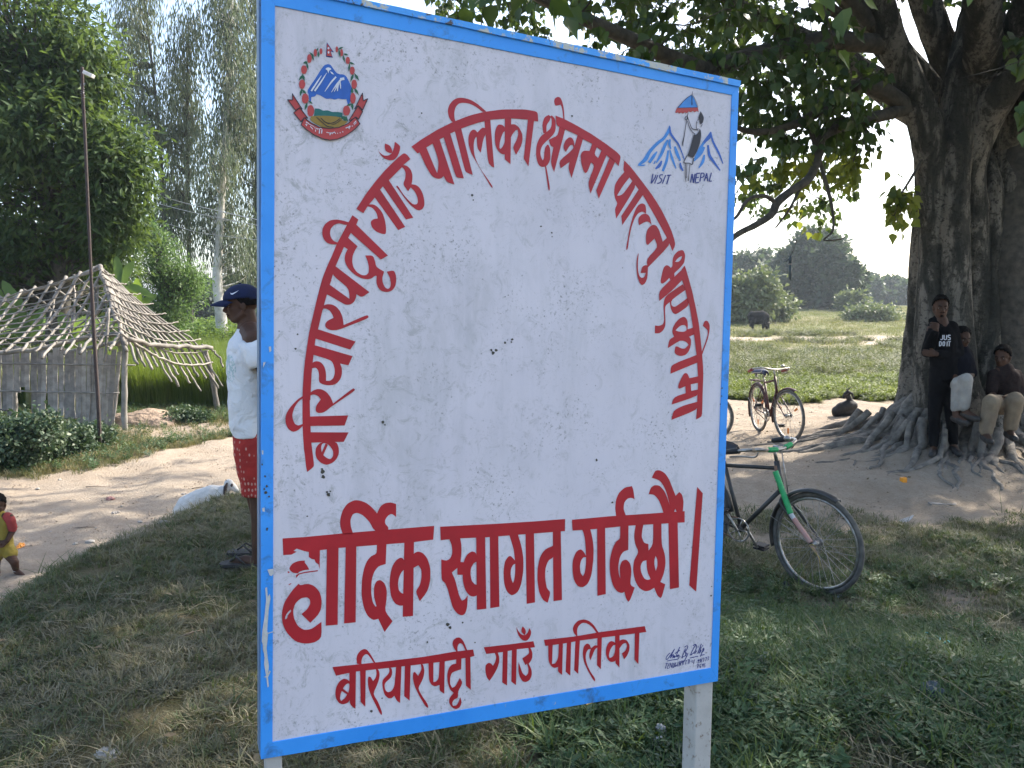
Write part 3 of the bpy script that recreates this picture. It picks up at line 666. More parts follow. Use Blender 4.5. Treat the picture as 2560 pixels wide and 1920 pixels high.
for (x, y, a, l, w) in ((570,215,-1.1,85,34),(590,285,1.5,110,36),(485,285,-2.4,110,34),(500,330,1.25,120,34),(390,410,2.9,80,50),(420,460,1.35,140,36),(320,640,2.2,120,44),(360,640,1.3,130,44),(320,870,1.8,130,44),(370,860,.8,120,44),(400,1080,1.9,140,46),(465,1020,.6,90,36),
                        (930,190,-.4,100,34),(912,270,1.4,150,36),(1010,285,.25,90,36),(980,350,1.35,130,36),(1100,420,.4,110,34),(1062,480,1.7,140,36),(1105,640,1.95,150,46),(1175,630,1.0,150,46),(1105,850,1.5,130,44),(1170,850,1.0,150,44),(1060,1060,2.8,100,40),(1110,1080,1.5,130,46),(1000,1270,.7,120,90),(960,1260,2.3,60,50)):
    c, s_ = math.cos(a), math.sin(a); h = l / 2
    e.P([(x - c * h, y - s_ * h), (x - s_ * w / 2 * .9, y + c * w / 2 * .9), (x + c * h, y + s_ * h), (x + s_ * w / 2 * .9, y - c * w / 2 * .9)], sm=False, extra=.0004)
e.build('emblem_leaves', m_green, sign)['kind'] = 'stuff'
e = LT()   # wreath flowers
for (x, y, rx, ry) in ((627,238,23,48),(540,260,26,60),(450,350,37,68),(367,520,48,68),(338,745,50,72),(385,965,55,78),(470,1150,55,90),(872,208,22,46),(945,260,24,56),(1040,378,35,56),(1108,535,40,64),(1138,745,45,72),(1118,960,44,85),(1020,1150,58,78)):
    e = LT(); e.P([(x + rx * math.cos(t * PI / 6) * (1 + .06 * math.sin(5 * t)), y + ry * math.sin(t * PI / 6) * (1 + .05 * math.cos(3 * t))) for t in range(12)], sm=False, extra=.0008); e.build('emblem_flower', m_red_dull, sign)

e = LT()   # ribbon
rib = [[(320,1370),(370,1260),(470,1340),(600,1405),(760,1428),(900,1410),(1040,1350),(1155,1250),(1225,1355),(1130,1450),(1000,1540),(880,1590),(760,1605),(640,1580),(520,1525),(400,1440)],
       [(205,1185),(300,1105),(425,1270),(370,1260),(320,1325)], [(110,985),(190,990),(185,890),(340,1130),(300,1108),(235,1150),(180,1075)],
       [(1055,1300),(1195,1075),(1265,1165),(1200,1290),(1160,1250),(1075,1305)], [(1150,1110),(1262,880),(1275,1000),(1345,968),(1265,1145),(1195,1075),(1140,1130)]]
for q in rib: e.P(q, sm=False, extra=.0012)
e.build('emblem_ribbon', m_red_dull, sign)
e = LT()
def closed(q): return q + [q[0]]
for q in rib:
    qq = closed(q)
    for i in range(len(qq) - 1): e.S([(qq[i][0], qq[i][1], 12), (qq[i + 1][0], qq[i + 1][1], 12)], extra=.0026)
for pl in ([(560,1250,10),(660,1340,12),(730,1390,12),(820,1405,10)], [(625,1260,10),(700,1330,12),(780,1345,12)], [(925,1270,10),(830,1330,12),(730,1350,10)], [(935,1290,9),(850,1350,10),(790,1365,9)]):
    e.S(pl, extra=.0013)
e.build('emblem_outline', m_black, sign)
e = LT()   # ribbon writing
for pl in ([(395,1325,16),(440,1350,8)], [(385,1365,10),(410,1360,10),(400,1390,12)], [(430,1352,8),(520,1400,8)], [(460,1395,10),(480,1415,10),(500,1440,10)], [(520,1415,8),(610,1440,8)], [(545,1440,10),(540,1475,12)], [(575,1450,8),(560,1430,8)], [(605,1430,14),(600,1505,16)], [(640,1450,14),(635,1505,14)], [(600,1440,10),(625,1425,8),(645,1450,8)],
           [(710,1485,12),(760,1495,8),(830,1490,8)], [(770,1495,12),(762,1530,12)], [(800,1490,12),(795,1515,12)], [(815,1498,8),(830,1480,8),(850,1510,8)], [(875,1500,14),(886,1500,14)], [(915,1492,14),(926,1490,14)], [(955,1480,18),(966,1475,18)], [(1005,1420,14),(1080,1390,8)], [(1040,1410,8),(1065,1435,8)], [(1065,1385,16),(1065,1420,14)], [(1100,1395,14),(1110,1385,14)], [(1125,1355,12),(1165,1310,12)], [(1130,1375,8),(1170,1335,8)]):
    e.S(pl, extra=.0026)
e.build('emblem_writing', m_white, sign)['kind'] = 'stuff'
e = LT()   # little double-pennant flag
e.P([(718,95),(828,252),(780,240),(812,335),(706,320)], sm=False); e.build('emblem_flag_edge', m_navy, sign)
e = LT(); e.P([(722,120),(800,238),(770,232),(795,318),(716,308)], sm=False, extra=.0012); e.build('emblem_flag', m_red_dull, sign)
e = LT()
for (x, y, rx, ry) in ((741, 195, 15, 18), (742, 258, 13, 20)):
    e.P([(x + rx * math.cos(t * PI / 4), y + ry * math.sin(t * PI / 4)) for t in range(8)], sm=False, extra=.0024)
e.build('emblem_moon_and_sun', m_white, sign)

# ------- tourism drawing, top right
def RT(): return Letters(1580, 210, KE)
e = RT()
for pl in ([(572,640,10),(568,700,44),(490,830,44),(380,920,46),(270,1040,50),(200,1160,60),(100,1245,30)], [(90,1250,18),(150,1252,20),(200,1245,14)],
           [(380,1040,20),(330,1110,46),(260,1210,44)], [(545,860,26),(500,950,46),(440,1090,44),(370,1210,18)], [(580,850,26),(570,920,38),(590,1000,16)], [(555,1020,26),(530,1180,40),(470,1340,38)], [(580,1010,16),(610,1130,38),(675,1300,16)],
           [(655,960,30),(690,1070,50),(740,1180,26)], [(355,1180,14),(335,1230,18)]):
    e.S(pl)
e.build('drawn_mountain', m_lblue, sign); e = RT()
for pl in ([(1100,900,30),(1040,1000,44),(960,1160,30)], [(1105,970,40),(1050,1070,46),(950,1185,18)], [(1110,1090,24),(1080,1200,44),(1020,1295,14)]): e.S(pl)
e.build('drawn_mountain', m_lblue, sign)
e = RT()
for pl in ([(575,645,10),(590,760,34),(650,850,30),(710,930,26),(760,1050,16),(800,1160,14)], [(735,1210,20),(745,1270,36),(780,1335,22)], [(455,1180,22),(420,1250,50),(360,1305,24)],
           ): e.S(pl)
e.build('drawn_mountain_edge', m_eblue, sign); e = RT()
for pl in ([(1208,735,14),(1190,800,60),(1120,880,44),(1060,960,34)], [(1210,740,14),(1240,880,30),(1330,1060,32),(1395,1225,14)], [(1165,940,26),(1185,1090,44),(1240,1180,40),(1352,1330,16)]): e.S(pl)
e.build('drawn_mountain_edge', m_eblue, sign)
e = RT(); e.P([(915,165),(960,240),(1005,360),(880,365),(690,370),(740,310),(820,230)], sm=False); e.build('drawn_umbrella', m_lblue, sign)
e = RT(); e.P([(685,370),(1005,362),(1022,430),(990,415),(960,435),(930,415),(900,435),(870,420),(840,450),(810,435),(780,455),(750,440),(720,455),(700,435),(680,450),(660,435)], sm=False); e.build('drawn_umbrella_frill', m_red_dull, sign)
e = RT()
for pl in ([(922,115,5),(915,165,9)], [(915,165,7),(820,230,8),(690,370,8)], [(915,165,7),(960,240,7),(1005,360,7)], [(690,370,6),(1005,362,6)], [(915,180,8),(915,325,14)],
           [(855,440,9),(820,640,10),(795,800,12),(775,900,20),(775,960,8)], [(830,495,8),(808,520,10),(815,550,10),(840,550,8),(850,510,8),(830,495,8)], [(810,455,8),(820,470,4)],
           [(850,520,9),(885,620,9),(920,690,12),(1010,710,14)], [(845,570,9),(870,660,9),(910,730,10),(960,775,12)],
           [(1010,540,7),(985,590,8),(980,640,8),(985,690,10),(1020,690,6)], [(975,590,6),(1005,605,8)], [(1075,620,8),(1050,665,8)],
           [(840,1100,12),(790,1205,14),(830,1215,10),(880,1220,10),(920,1235,14),(940,1140,14)], [(815,1220,8),(810,1380,10),(822,1505,8)], [(835,1220,8),(832,1450,10)], [(885,1225,8),(870,1350,8),(858,1490,10)]):
    e.S(pl, extra=.0012)
e.P([(1045,420),(1075,470),(1098,520),(1085,590),(1060,620),(1035,615),(1030,560),(1010,520)], extra=.0012)
e.P([(1030,690),(1050,720),(1055,800),(1035,920),(990,1040),(930,1140),(845,1100),(880,1000),(940,780),(980,782),(1015,740)], extra=.0012)
e.build('drawn_figure', m_black, sign)
# words VISIT NEPAL and the painter's signature
def strokes(let, items, w):
    for it in items: let.S([(x, y, w) for x, y in it], n=3)
e = RT()
strokes(e, [[(318,1380),(290,1530)], [(290,1530),(345,1450),(362,1400)], [(395,1400),(345,1530)], [(475,1395),(430,1400),(425,1440),(455,1470),(430,1515),(385,1530)], [(515,1400),(465,1530)], [(535,1405),(600,1400)], [(570,1405),(530,1540)],
            ], 17)
e.build('lettering', m_navy, sign)['label'] = 'left small navy word in capitals under the drawing'; e = RT()
strokes(e, [[(920,1380),(895,1515)], [(920,1380),(940,1520)], [(940,1520),(965,1380)], [(990,1375),(970,1510),(1025,1510)], [(985,1375),(1045,1370)], [(980,1440),(1025,1435)], [(1060,1370),(1040,1500)], [(1060,1370),(1100,1375),(1100,1420),(1055,1440)], [(1145,1370),(1105,1495)], [(1145,1370),(1160,1495)], [(1120,1445),(1160,1440)], [(1215,1365),(1180,1495)], [(1180,1495),(1222,1492)]], 17)
e.build('lettering', m_navy, sign)['label'] = 'right small navy word in capitals under the drawing'
e = Letters(1640, 1580, 2212 / 160)
strokes(e, [[(480,720),(400,800),(345,900),(360,950),(440,880),(640,580)], [(640,580),(530,790),(490,900)], [(490,900),(560,800),(600,780),(570,900),(640,800),(620,890),(680,830)], [(820,510),(760,640),(690,850),(760,790),(740,870)], [(650,740),(820,620)], [(700,850),(780,780),(790,850),(740,930),(560,960),(370,1000)], [(820,850),(835,845)],
            [(1010,560),(880,890)], [(980,520),(1050,465),(1090,500),(1050,600),(970,690)], [(970,690),(1050,720),(1010,810),(880,890)], [(1010,700),(1050,860),(1100,720)], [(1050,850),(970,1010)],
            [(1380,420),(1290,560),(1180,800)], [(1270,470),(1350,420),(1400,500),(1330,680),(1190,800)], [(1440,530),(1460,490)], [(1400,640),(1320,750)], [(1560,400),(1500,560),(1430,740)], [(1560,500),(1480,740)], [(1600,500),(1620,440)], [(1560,620),(1510,720)], [(1640,560),(1530,850)], [(1600,600),(1650,550),(1640,640),(1560,710)],
            [(1160,895),(1450,830)], [(1560,800),(1670,770)]], 24)
strokes(e, [[(320,1080),(410,1065)], [(370,1075),(310,1260)], [(450,1070),(410,1150),(380,1260),(430,1240)], [(410,1160),(460,1140)], [(500,1070),(460,1250)], [(500,1070),(530,1230)], [(530,1230),(560,1060)], [(600,1060),(570,1220),(610,1210),(650,1050)], [(670,1050),(650,1200),(700,1130),(720,1190),(760,1020)], [(780,1180),(820,990)], [(820,990),(825,1160)], [(790,1100),(825,1090)], [(870,990),(840,1150)], [(870,990),(900,1010),(860,1080)], [(900,1140),(930,970),(940,1130)], [(905,1070),(935,1060)], [(950,1040),(985,960)], [(1010,985),(1070,965)], [(1040,975),(1010,1110)], [(1090,950),(1150,945)], [(1125,950),(1095,1100)], [(1165,950),(1140,1090)], [(1190,1010),(1215,1005)], [(1250,960),(1240,1040),(1320,1020)], [(1320,940),(1290,1110)]], 18)
strokes(e, [[(1470,940),(1440,970),(1450,1000),(1475,960),(1450,1080)], [(1540,920),(1500,960),(1530,1010),(1500,1060),(1540,1000),(1540,920)], [(1580,900),(1560,1050)], [(1600,910),(1650,890),(1620,1030)], [(1690,880),(1740,870),(1700,1000)], [(1780,860),(1820,850),(1790,910),(1815,930),(1780,980)],
            [(1440,1100),(1415,1180),(1470,1170)], [(1470,1110),(1430,1250)], [(1560,1080),(1510,1160),(1520,1230),(1550,1190),(1500,1170)], [(1610,1090),(1590,1150),(1640,1130)], [(1640,1080),(1610,1200)], [(1690,1070),(1660,1130),(1690,1180),(1650,1210)]], 18)
e.build('lettering', m_navy, sign)['label'] = 'small handwritten signature and phone number in navy'

# ------- flaked paint and mould marks
e = Letters(0, 1100, 2212 / 720)
e.P([(2035,1130),(2050,1125),(2055,1200),(2070,1175),(2076,1210),(2062,1300),(2052,1440),(2048,1560),(2040,1659),(2028,1659),(2025,1580),(2008,1540),(2015,1450),(2030,1350),(2042,1220)], sm=False, extra=.0035)
e.P([(2052,990),(2095,984),(2100,1020),(2085,1040),(2070,1035)], sm=False, extra=.0035)
e.P([(2010,1470),(2060,1475),(2100,1462),(2102,1468),(2060,1483)], sm=False, extra=.0035)
e.P([(2008,75),(2022,80),(2020,110),(2010,105)], sm=False, extra=.0035)
e.P([(2012,520),(2030,515),(2032,548),(2015,545)], sm=False, extra=.0035)
e.frame(0, 1500, 2212 / 800)
e.P([(1838,180),(1852,230),(1842,330),(1850,400),(1858,450),(1850,520),(1858,590),(1848,600),(1838,520),(1825,440),(1828,380),(1816,340),(1812,250)], sm=False, extra=.0035)
e.P([(1862,480),(1870,488),(1850,530),(1822,528),(1848,510)], sm=False, extra=.0035)
e.frame(0, 600, 2212 / 720)
e.P([(2062,820),(2080,815),(2082,850),(2068,862)], sm=False, extra=.0035)
e.P([(2020,940),(2040,935),(2020,980)], sm=False, extra=.0035)
e.frame(620, 0, 2212 / 620)
e.P([(1720,190),(1780,165),(1840,180),(1840,215),(1780,215)], sm=False, extra=.0035)
e.P([(1480,120),(1520,115),(1560,140),(1500,140)], sm=False, extra=.0035)
e.build('flaked_paint', m_chip, sign)['kind'] = 'stuff'
e = Letters(0, 0, 1)
rs = random.Random(3)
def blot(x, y, r, n=9, st=1.0):
    e.P([(x + r * st * (0.6 + 0.6 * rs.random()) * math.cos(2 * PI * k / n), y + r * (0.6 + 0.6 * rs.random()) * math.sin(2 * PI * k / n)) for k in range(n)], sm=False)
for (x, y, r) in ((739, 872, 4), (744, 836, 3), (806, 1180, 7), (808, 1192, 6), (805, 1172, 4), (957, 1055, 5), (962, 1062, 3), (821, 1236, 7), (817, 1230, 4), (826, 1228, 3), (1430, 290, 3), (1531, 1256, 3.4), (1068, 1605, 3), (955, 1745, 2.6), (1187, 1606, 2.8), (1156, 1556, 3), (1119, 1560, 6), (1125, 1568, 5), (1054, 283, 3), (1180, 488, 4), (1183, 500, 3), (1656, 275, 2), (1491, 1150, 4), (1778, 1466, 2), (1777, 1489, 3), (928, 1777, 5), (768, 1290, 3), (1240, 1850, 1)):
    if r > 1.5: blot(x, y, r * .8)
for (x, y, r) in ((1232, 882, 6), (1240, 876, 5), (1228, 875, 4), (1262, 857, 4), (1280, 848, 4), (1278, 855, 3), (1268, 850, 2), (1270, 738, 2), (1262, 742, 2), (1352, 566, 3), (1379, 582, 3), (1380, 592, 2)): blot(x, y, r * .8)
for (x, y, r) in ((662, 1190, 3), (666, 1215, 4), (664, 1230, 5), (660, 1222, 3), (672, 1240, 3), (667, 1322, 4), (655, 1160, 3), (1803, 970, 2.5), (1802, 990, 2), (1798, 1010, 1.6)):
    LAY[0] += 1; e.P([(x + r * .8 * (0.6 + 0.6 * rs.random()) * math.cos(2 * PI * k / 9), y + r * (0.6 + 0.6 * rs.random()) * math.sin(2 * PI * k / 9)) for k in range(9)], sm=False, extra=.0035)
e.build('mould_spots', m_spot, sign)['kind'] = 'stuff'
# ------------------------------------------------------------------ ground
def bank_mask(x, y):
    xc = np.interp(y, [0, 4, 5.4, 6.0, 6.6], [-2.8, -2.72, -2.66, -2.58, -2.3])
    ye = np.interp(x, [-3, -2.2, -1, 1, 4, 8, 12], [6.0, 6.5, 7.0, 7.3, 7.25, 7.1, 7.0])
    w = 0.10 * np.sin(x * 3.1 + y * 2.3) + 0.07 * np.sin(x * 7.7 - y * 5.1)
    return sstep(-0.10, 0.16, x - xc + w) * sstep(-0.12, 0.18, ye - y + w)
def verge_edge(x):
    return np.interp(x, [-12, -6.7, -5.7, -5, -3, 1.5, 3.5, 5.3, 8, 14, 30], [8.5, 10.2, 11.4, 13.6, 16, 17, 16.8, 15.2, 15, 16, 18])
def dirt_amount(x, y):
    """1 = trodden bare earth, 0 = grown over"""
    w = 0.35 * np.sin(x * 1.3 + y * .9) + 0.2 * np.sin(x * 3.7 - y * 2.1) + 0.12 * np.sin(9 * x + 4 * y)
    bk = bank_mask(x, y)
    road = (1 - bk) * (1 - sstep(-0.5, 0.9, y - verge_edge(x) + w))
    r = np.hypot((x - 5.6), (y - 9.9)); mound = (1 - sstep(2.6, 4.2, r + w))
    hut = 0.75 * (1 - sstep(0.5, 1.6, np.hypot((x + 6.3) / 1.4, y - 14.6) + 0.4 * w))
    far_track = 0.8 * np.exp(-((y - (37 + 0.25 * x + 1.5 * w)) / 2.2) ** 2) * sstep(0, 6, x)
    far_track2 = 0.7 * np.exp(-((y - (30 + .9 * (x - 9) + 1.0 * w)) / 0.9) ** 2) * sstep(7, 10, x) * (1 - sstep(40, 50, y))
    bare = 0.0
    for (cx, cy, r0, a) in ((3.0, 5.0, .45, .8), (2.9, 4.2, .5, .75), (3.35, 3.7, .4, .7), (2.5, 4.6, .35, .75), (3.2, 6.2, .6, .6), (3.7, 3.2, .35, .6), (3.0, 7.0, .9, .8), (1.8, 7.0, .9, .8), (2.6, 6.4, .8, .75), (4.2, 6.3, .5, .7), (2.35, 3.75, .25, .7), (2.7, 3.3, .3, .7), (1.9, 6.2, .5, .7), (-1.7, 4.9, .35, .6), (-1.5, 5.2, .3, .6), (-2.0, 5.5, .3, .5), (2.1, 4.85, .4, .6)):
        bare = np.maximum(bare, a * np.exp(-((x - cx) ** 2 + (y - cy) ** 2) / (r0 * r0)))
    return np.clip(np.maximum.reduce([road, mound, hut * np.ones_like(x), far_track, far_track2, bare * np.ones_like(x)]), 0, 1)

def axis(a, b, step, far, g=1.12):
    mid = list(np.arange(a, b + 1e-6, step)); s = step; up = []; v = b
    while v < far: s *= g; v += s; up.append(v)
    return mid, up
m_, u_ = axis(-7, 8, 0.07, 700)
lo = [-(v - 8) - 7 for v in u_]
XS = np.array(sorted(lo) + m_ + u_)
m_, u_ = axis(1.2, 14, 0.07, 1300, 1.06)
YS = np.array([-40, -25, -15, -8, -4, -2, -1, -.3, .3, .8] + m_ + u_)
GX, GY = np.meshgrid(XS, YS)
GZ = terrain(GX, GY)
DI = dirt_amount(GX, GY)
rough = np.array([mnoise.noise(Vector((x * 2.3, y * 2.3, 0))) + 0.5 * mnoise.noise(Vector((x * 7, y * 7, 3))) for x, y in zip(GX.ravel(), GY.ravel())]).reshape(GX.shape)
near = 1 - sstep(14, 22, np.hypot(GX, GY - 3))
bumps = np.array([max(0, mnoise.noise(Vector((x * 11, y * 16, 7)))) for x, y in zip(GX.ravel(), GY.ravel())]).reshape(GX.shape)
GZ = GZ + rough * (0.014 + 0.012 * DI) * near + bumps * .030 * DI * near * sstep(-1, 2, GX)
# wheel ruts on the track
nx, ny = len(XS), len(YS)
idx = np.arange(nx * ny).reshape(ny, nx)
F = np.stack([idx[:-1, :-1], idx[:-1, 1:], idx[1:, 1:], idx[1:, :-1]], -1).reshape(-1, 4)
V = np.stack([GX, GY, GZ], -1).reshape(-1, 3)
m_ground, nt, b, _o = newmat('ground_soil'); v = coords(nt)
at_ = N(nt, 'ShaderNodeAttribute'); at_.attribute_name = 'dirt'
n1 = noise(nt, 0.9, 8, 0.65, v); n2 = noise(nt, 6, 8, 0.7, v); n3 = noise(nt, 38, 6, 0.7, v)
dirt = ramp(nt, n2, [(0.25, (0.33, 0.27, 0.205)), (0.5, (0.42, 0.35, 0.275)), (0.75, (0.49, 0.42, 0.335))]).outputs[0]
dirt = mix(nt, ramp(nt, n3, [(0.35, (0, 0, 0)), (0.7, (.55, .55, .55))]).outputs[0], dirt, (0.30, 0.24, 0.175))
dk = ramp(nt, n1, [(0.35, (1, 1, 1)), (0.52, (0, 0, 0))]).outputs[0]
mmx = N(nt, 'ShaderNodeMath', operation='MULTIPLY'); nt.links.new(dk, mmx.inputs[0]); mmx.inputs[1].default_value = 0.5
dirt = mix(nt, mmx.outputs[0], dirt, (0.33, 0.26, 0.19))
soil = ramp(nt, n2, [(0.3, (0.085, 0.085, 0.04)), (0.5, (0.13, 0.115, 0.06)), (0.7, (0.20, 0.165, 0.10))]).outputs[0]
far_g = ramp(nt, noise(nt, 0.16, 8, 0.7, v), [(0.35, (0.13, 0.145, 0.055)), (0.5, (0.19, 0.175, 0.085)), (0.68, (0.27, 0.225, 0.13))]).outputs[0]
far_g = mix(nt, ramp(nt, noise(nt, 1.6, 8, 0.75, v), [(0.42, (0, 0, 0)), (0.7, (.7, .7, .7))]).outputs[0], far_g, (0.10, 0.12, 0.045))
fa = N(nt, 'ShaderNodeAttribute'); fa.attribute_name = 'far'
soil = mix(nt, fa.outputs['Fac'], soil, far_g)
f_ = N(nt, 'ShaderNodeMath', operation='MULTIPLY_ADD'); nt.links.new(n2, f_.inputs[0]); f_.inputs[1].default_value = 0.7; nt.links.new(at_.outputs['Fac'], f_.inputs[2])
fr = ramp(nt, f_.outputs[0], [(0.62, (0, 0, 0)), (0.92, (1, 1, 1))]).outputs[0]
nt.links.new(mix(nt, fr, soil, dirt), b.inputs['Base Color']); b.inputs['Roughness'].default_value = 0.95
b.inputs['Specular IOR Level'].default_value = 0.15
hs = N(nt, 'ShaderNodeMath', operation='ADD'); nt.links.new(n2, hs.inputs[0]); nt.links.new(n3, hs.inputs[1])
bump(nt, b, hs.outputs[0], 1.0, 0.045)
gnd = np_mesh('ground', V, F, m_ground, smooth=True, attr={'dirt': DI.ravel(), 'far': sstep(16, 26, GY).ravel()})
gnd['kind'] = 'structure'

# ------------------------------------------------------------------ scattered growth
def leafmat(name, stops, trans=0.35, rough=0.55, pscale=1.2, tint=None, spec=0.3, inst=True, obj_noise=None, bright=1.0):
    """leaf surface; colour differs from plant to plant and in patches"""
    if name in _MC: return _MC[name]
    m = bpy.data.materials.new(name); m.use_nodes = True; nt = m.node_tree; nt.nodes.clear()
    out = N(nt, 'ShaderNodeOutputMaterial'); b = N(nt, 'ShaderNodeBsdfPrincipled'); tr = N(nt, 'ShaderNodeBsdfTranslucent'); mx = N(nt, 'ShaderNodeMixShader')
    geo = N(nt, 'ShaderNodeNewGeometry')
    f = noise(nt, pscale, 5, 0.65, geo.outputs['Position'])
    if inst:
        oi = N(nt, 'ShaderNodeObjectInfo'); a = oi.outputs['Random']
    else:
        a = geo.outputs['Random Per Island']
    c = N(nt, 'ShaderNodeMath', operation='MULTIPLY_ADD'); nt.links.new(a, c.inputs[0]); c.inputs[1].default_value = 0.42
    s = N(nt, 'ShaderNodeMath', operation='SUBTRACT'); nt.links.new(f, s.inputs[0]); s.inputs[1].default_value = 0.21
    nt.links.new(s.outputs[0], c.inputs[2])
    col = ramp(nt, c.outputs[0], stops).outputs[0]
    nt.links.new(col, b.inputs['Base Color']); b.inputs['Roughness'].default_value = rough; b.inputs['Specular IOR Level'].default_value = spec
    tc = mix(nt, 0.5, col, tint or (0.22, 0.30, 0.02))
    nt.links.new(tc, tr.inputs['Color']); mx.inputs[0].default_value = trans
    nt.links.new(b.outputs[0], mx.inputs[1]); nt.links.new(tr.outputs[0], mx.inputs[2]); nt.links.new(mx.outputs[0], out.inputs[0])
    _MC[name] = m; return m

def proto(name, V, F, m):
    me = bpy.data.meshes.new(name); me.from_pydata([tuple(v) for v in V], [], F); me.materials.append(m); me.update()
    return bpy.data.objects.new(name, me)
def blades(seed, n, rad, h, w, lean=0.5, segs=2, hvar=0.5):
    r = random.Random(seed); V = []; F = []
    for _ in range(n):
        a = r.random() * 2 * PI; d = rad * math.sqrt(r.random()); b0 = Vector((d * math.cos(a), d * math.sin(a), 0))
        hh = h * (1 - hvar * r.random()); a2 = a + r.uniform(-1.2, 1.2); ln = lean * (0.2 + r.random())
        dirv = Vector((math.cos(a2), math.sin(a2), 0)); t = Vector((-dirv.y, dirv.x, 0)) * (w / 2 * (.6 + .6 * r.random()))
        k = len(V)
        for i in range(segs):
            f = i / segs; c = b0 + Vector((0, 0, hh * f * (1 - .25 * ln * f))) + dirv * (hh * ln * f * f)
            V += [c - t * (1 - .5 * f), c + t * (1 - .5 * f)]
        f = 1.0; V.append(b0 + Vector((0, 0, hh * (1 - .25 * ln))) + dirv * (hh * ln))
        for i in range(segs - 1):
            F.append((k + 2 * i, k + 2 * i + 1, k + 2 * i + 3, k + 2 * i + 2))
        F.append((k + 2 * segs - 2, k + 2 * segs - 1, k + 2 * segs))
    return V, F
def weed(seed, n, h, ls, spread=0.06, stems=5):
    """small broad-leaved plant: thin stems with pairs of oval leaves"""
    r = random.Random(seed); V = []; F = []
    for s in range(stems):
        a = r.random() * 2 * PI; ln = r.uniform(.15, .9); dv = Vector((math.cos(a), math.sin(a), 0)); hh = h * r.uniform(.5, 1)
        base = Vector((r.uniform(-spread, spread) * .3, r.uniform(-spread, spread) * .3, 0))
        for i in range(n):
            f = (i + 1) / n; p = base + Vector((0, 0, hh * f * (1 - .3 * ln * f))) + dv * (hh * ln * f)
            for sd in (-1, 1):
                az = a + sd * r.uniform(.5, 1.6) + r.uniform(-.4, .4); el = r.uniform(-.3, .7)
                L = ls * r.uniform(.6, 1.2) * (1.1 - .4 * f); d = Vector((math.cos(az) * math.cos(el), math.sin(az) * math.cos(el), math.sin(el)))
                t = d.cross(Vector((0, 0, 1))).normalized() * (L * .24); up = Vector((0, 0, L * .06))
                k = len(V); V += [p, p + d * (L * .45) - t + up, p + d * L, p + d * (L * .45) + t + up]
                F += [(k, k + 1, k + 2), (k, k + 2, k + 3)]
        k = len(V); e_ = base + Vector((0, 0, hh * (1 - .3 * ln))) + dv * (hh * ln); tt = Vector((-dv.y, dv.x, 0)) * .0015
        V += [base - tt, base + tt, e_]; F.append((k, k + 1, k + 2))
    return V, F
def scatter(name, P, scl, rot, idx, protos, tilt=0.0):
    me = bpy.data.meshes.new(name); n = len(P)
    me.vertices.add(n); me.vertices.foreach_set('co', np.ascontiguousarray(P, dtype=np.float32).ravel())
    a = me.attributes.new('scl', 'FLOAT', 'POINT'); a.data.foreach_set('value', np.asarray(scl, np.float32))
    a = me.attributes.new('rotz', 'FLOAT_VECTOR', 'POINT')
    R3 = np.zeros((n, 3), np.float32); R3[:, 2] = rot
    if tilt: R3[:, 0] = RNG.normal(0, tilt, n); R3[:, 1] = RNG.normal(0, tilt, n)
    a.data.foreach_set('vector', R3.ravel())
    a = me.attributes.new('pick', 'INT', 'POINT'); a.data.foreach_set('value', np.asarray(idx, np.int32))
    o = bpy.data.objects.new(name, me); link(o)
    c = bpy.data.collections.new(name + '_kinds')
    for p in protos: c.objects.link(p)
    ng = bpy.data.node_groups.new(name + '_nodes', 'GeometryNodeTree')
    ng.interface.new_socket('Geometry', in_out='INPUT', socket_type='NodeSocketGeometry'); ng.interface.new_socket('Geometry', in_out='OUTPUT', socket_type='NodeSocketGeometry')
    gi = ng.nodes.new('NodeGroupInput'); go = ng.nodes.new('NodeGroupOutput')
    ip = ng.nodes.new('GeometryNodeInstanceOnPoints'); ci = ng.nodes.new('GeometryNodeCollectionInfo')
    ci.inputs['Collection'].default_value = c; ci.inputs['Separate Children'].default_value = True; ci.inputs['Reset Children'].default_value = True
    ip.inputs['Pick Instance'].default_value = True
    def na(nm, typ):
        q = ng.nodes.new('GeometryNodeInputNamedAttribute'); q.data_type = typ; q.inputs[0].default_value = nm; return [s for s in q.outputs if s.enabled][0]
    L = ng.links
    L.new(gi.outputs[0], ip.inputs['Points']); L.new(ci.outputs[0], ip.inputs['Instance'])
    L.new(na('pick', 'INT'), ip.inputs['Instance Index']); L.new(na('scl', 'FLOAT'), ip.inputs['Scale']); L.new(na('rotz', 'FLOAT_VECTOR'), ip.inputs['Rotation'])
    L.new(ip.outputs[0], go.inputs[0])
    md = o.modifiers.new('scatter', 'NODES'); md.node_group = ng
    o['kind'] = 'stuff'
    return o
def pnoise(x, y, s, seed=0):
    return np.array([mnoise.noise(Vector((a * s, b_ * s, seed))) for a, b_ in zip(x, y)])
def gpts(x0, x1, y0, y1, n):
    x = RNG.uniform(x0, x1, n); y = RNG.uniform(y0, y1, n); return x, y
def P3(x, y): return np.stack([x, y, terrain(x, y) + 0.0], -1)
def inview(x, y, pad=0.5):
    return (np.abs(x) < 0.68 * y + pad) & (y > 1.6)

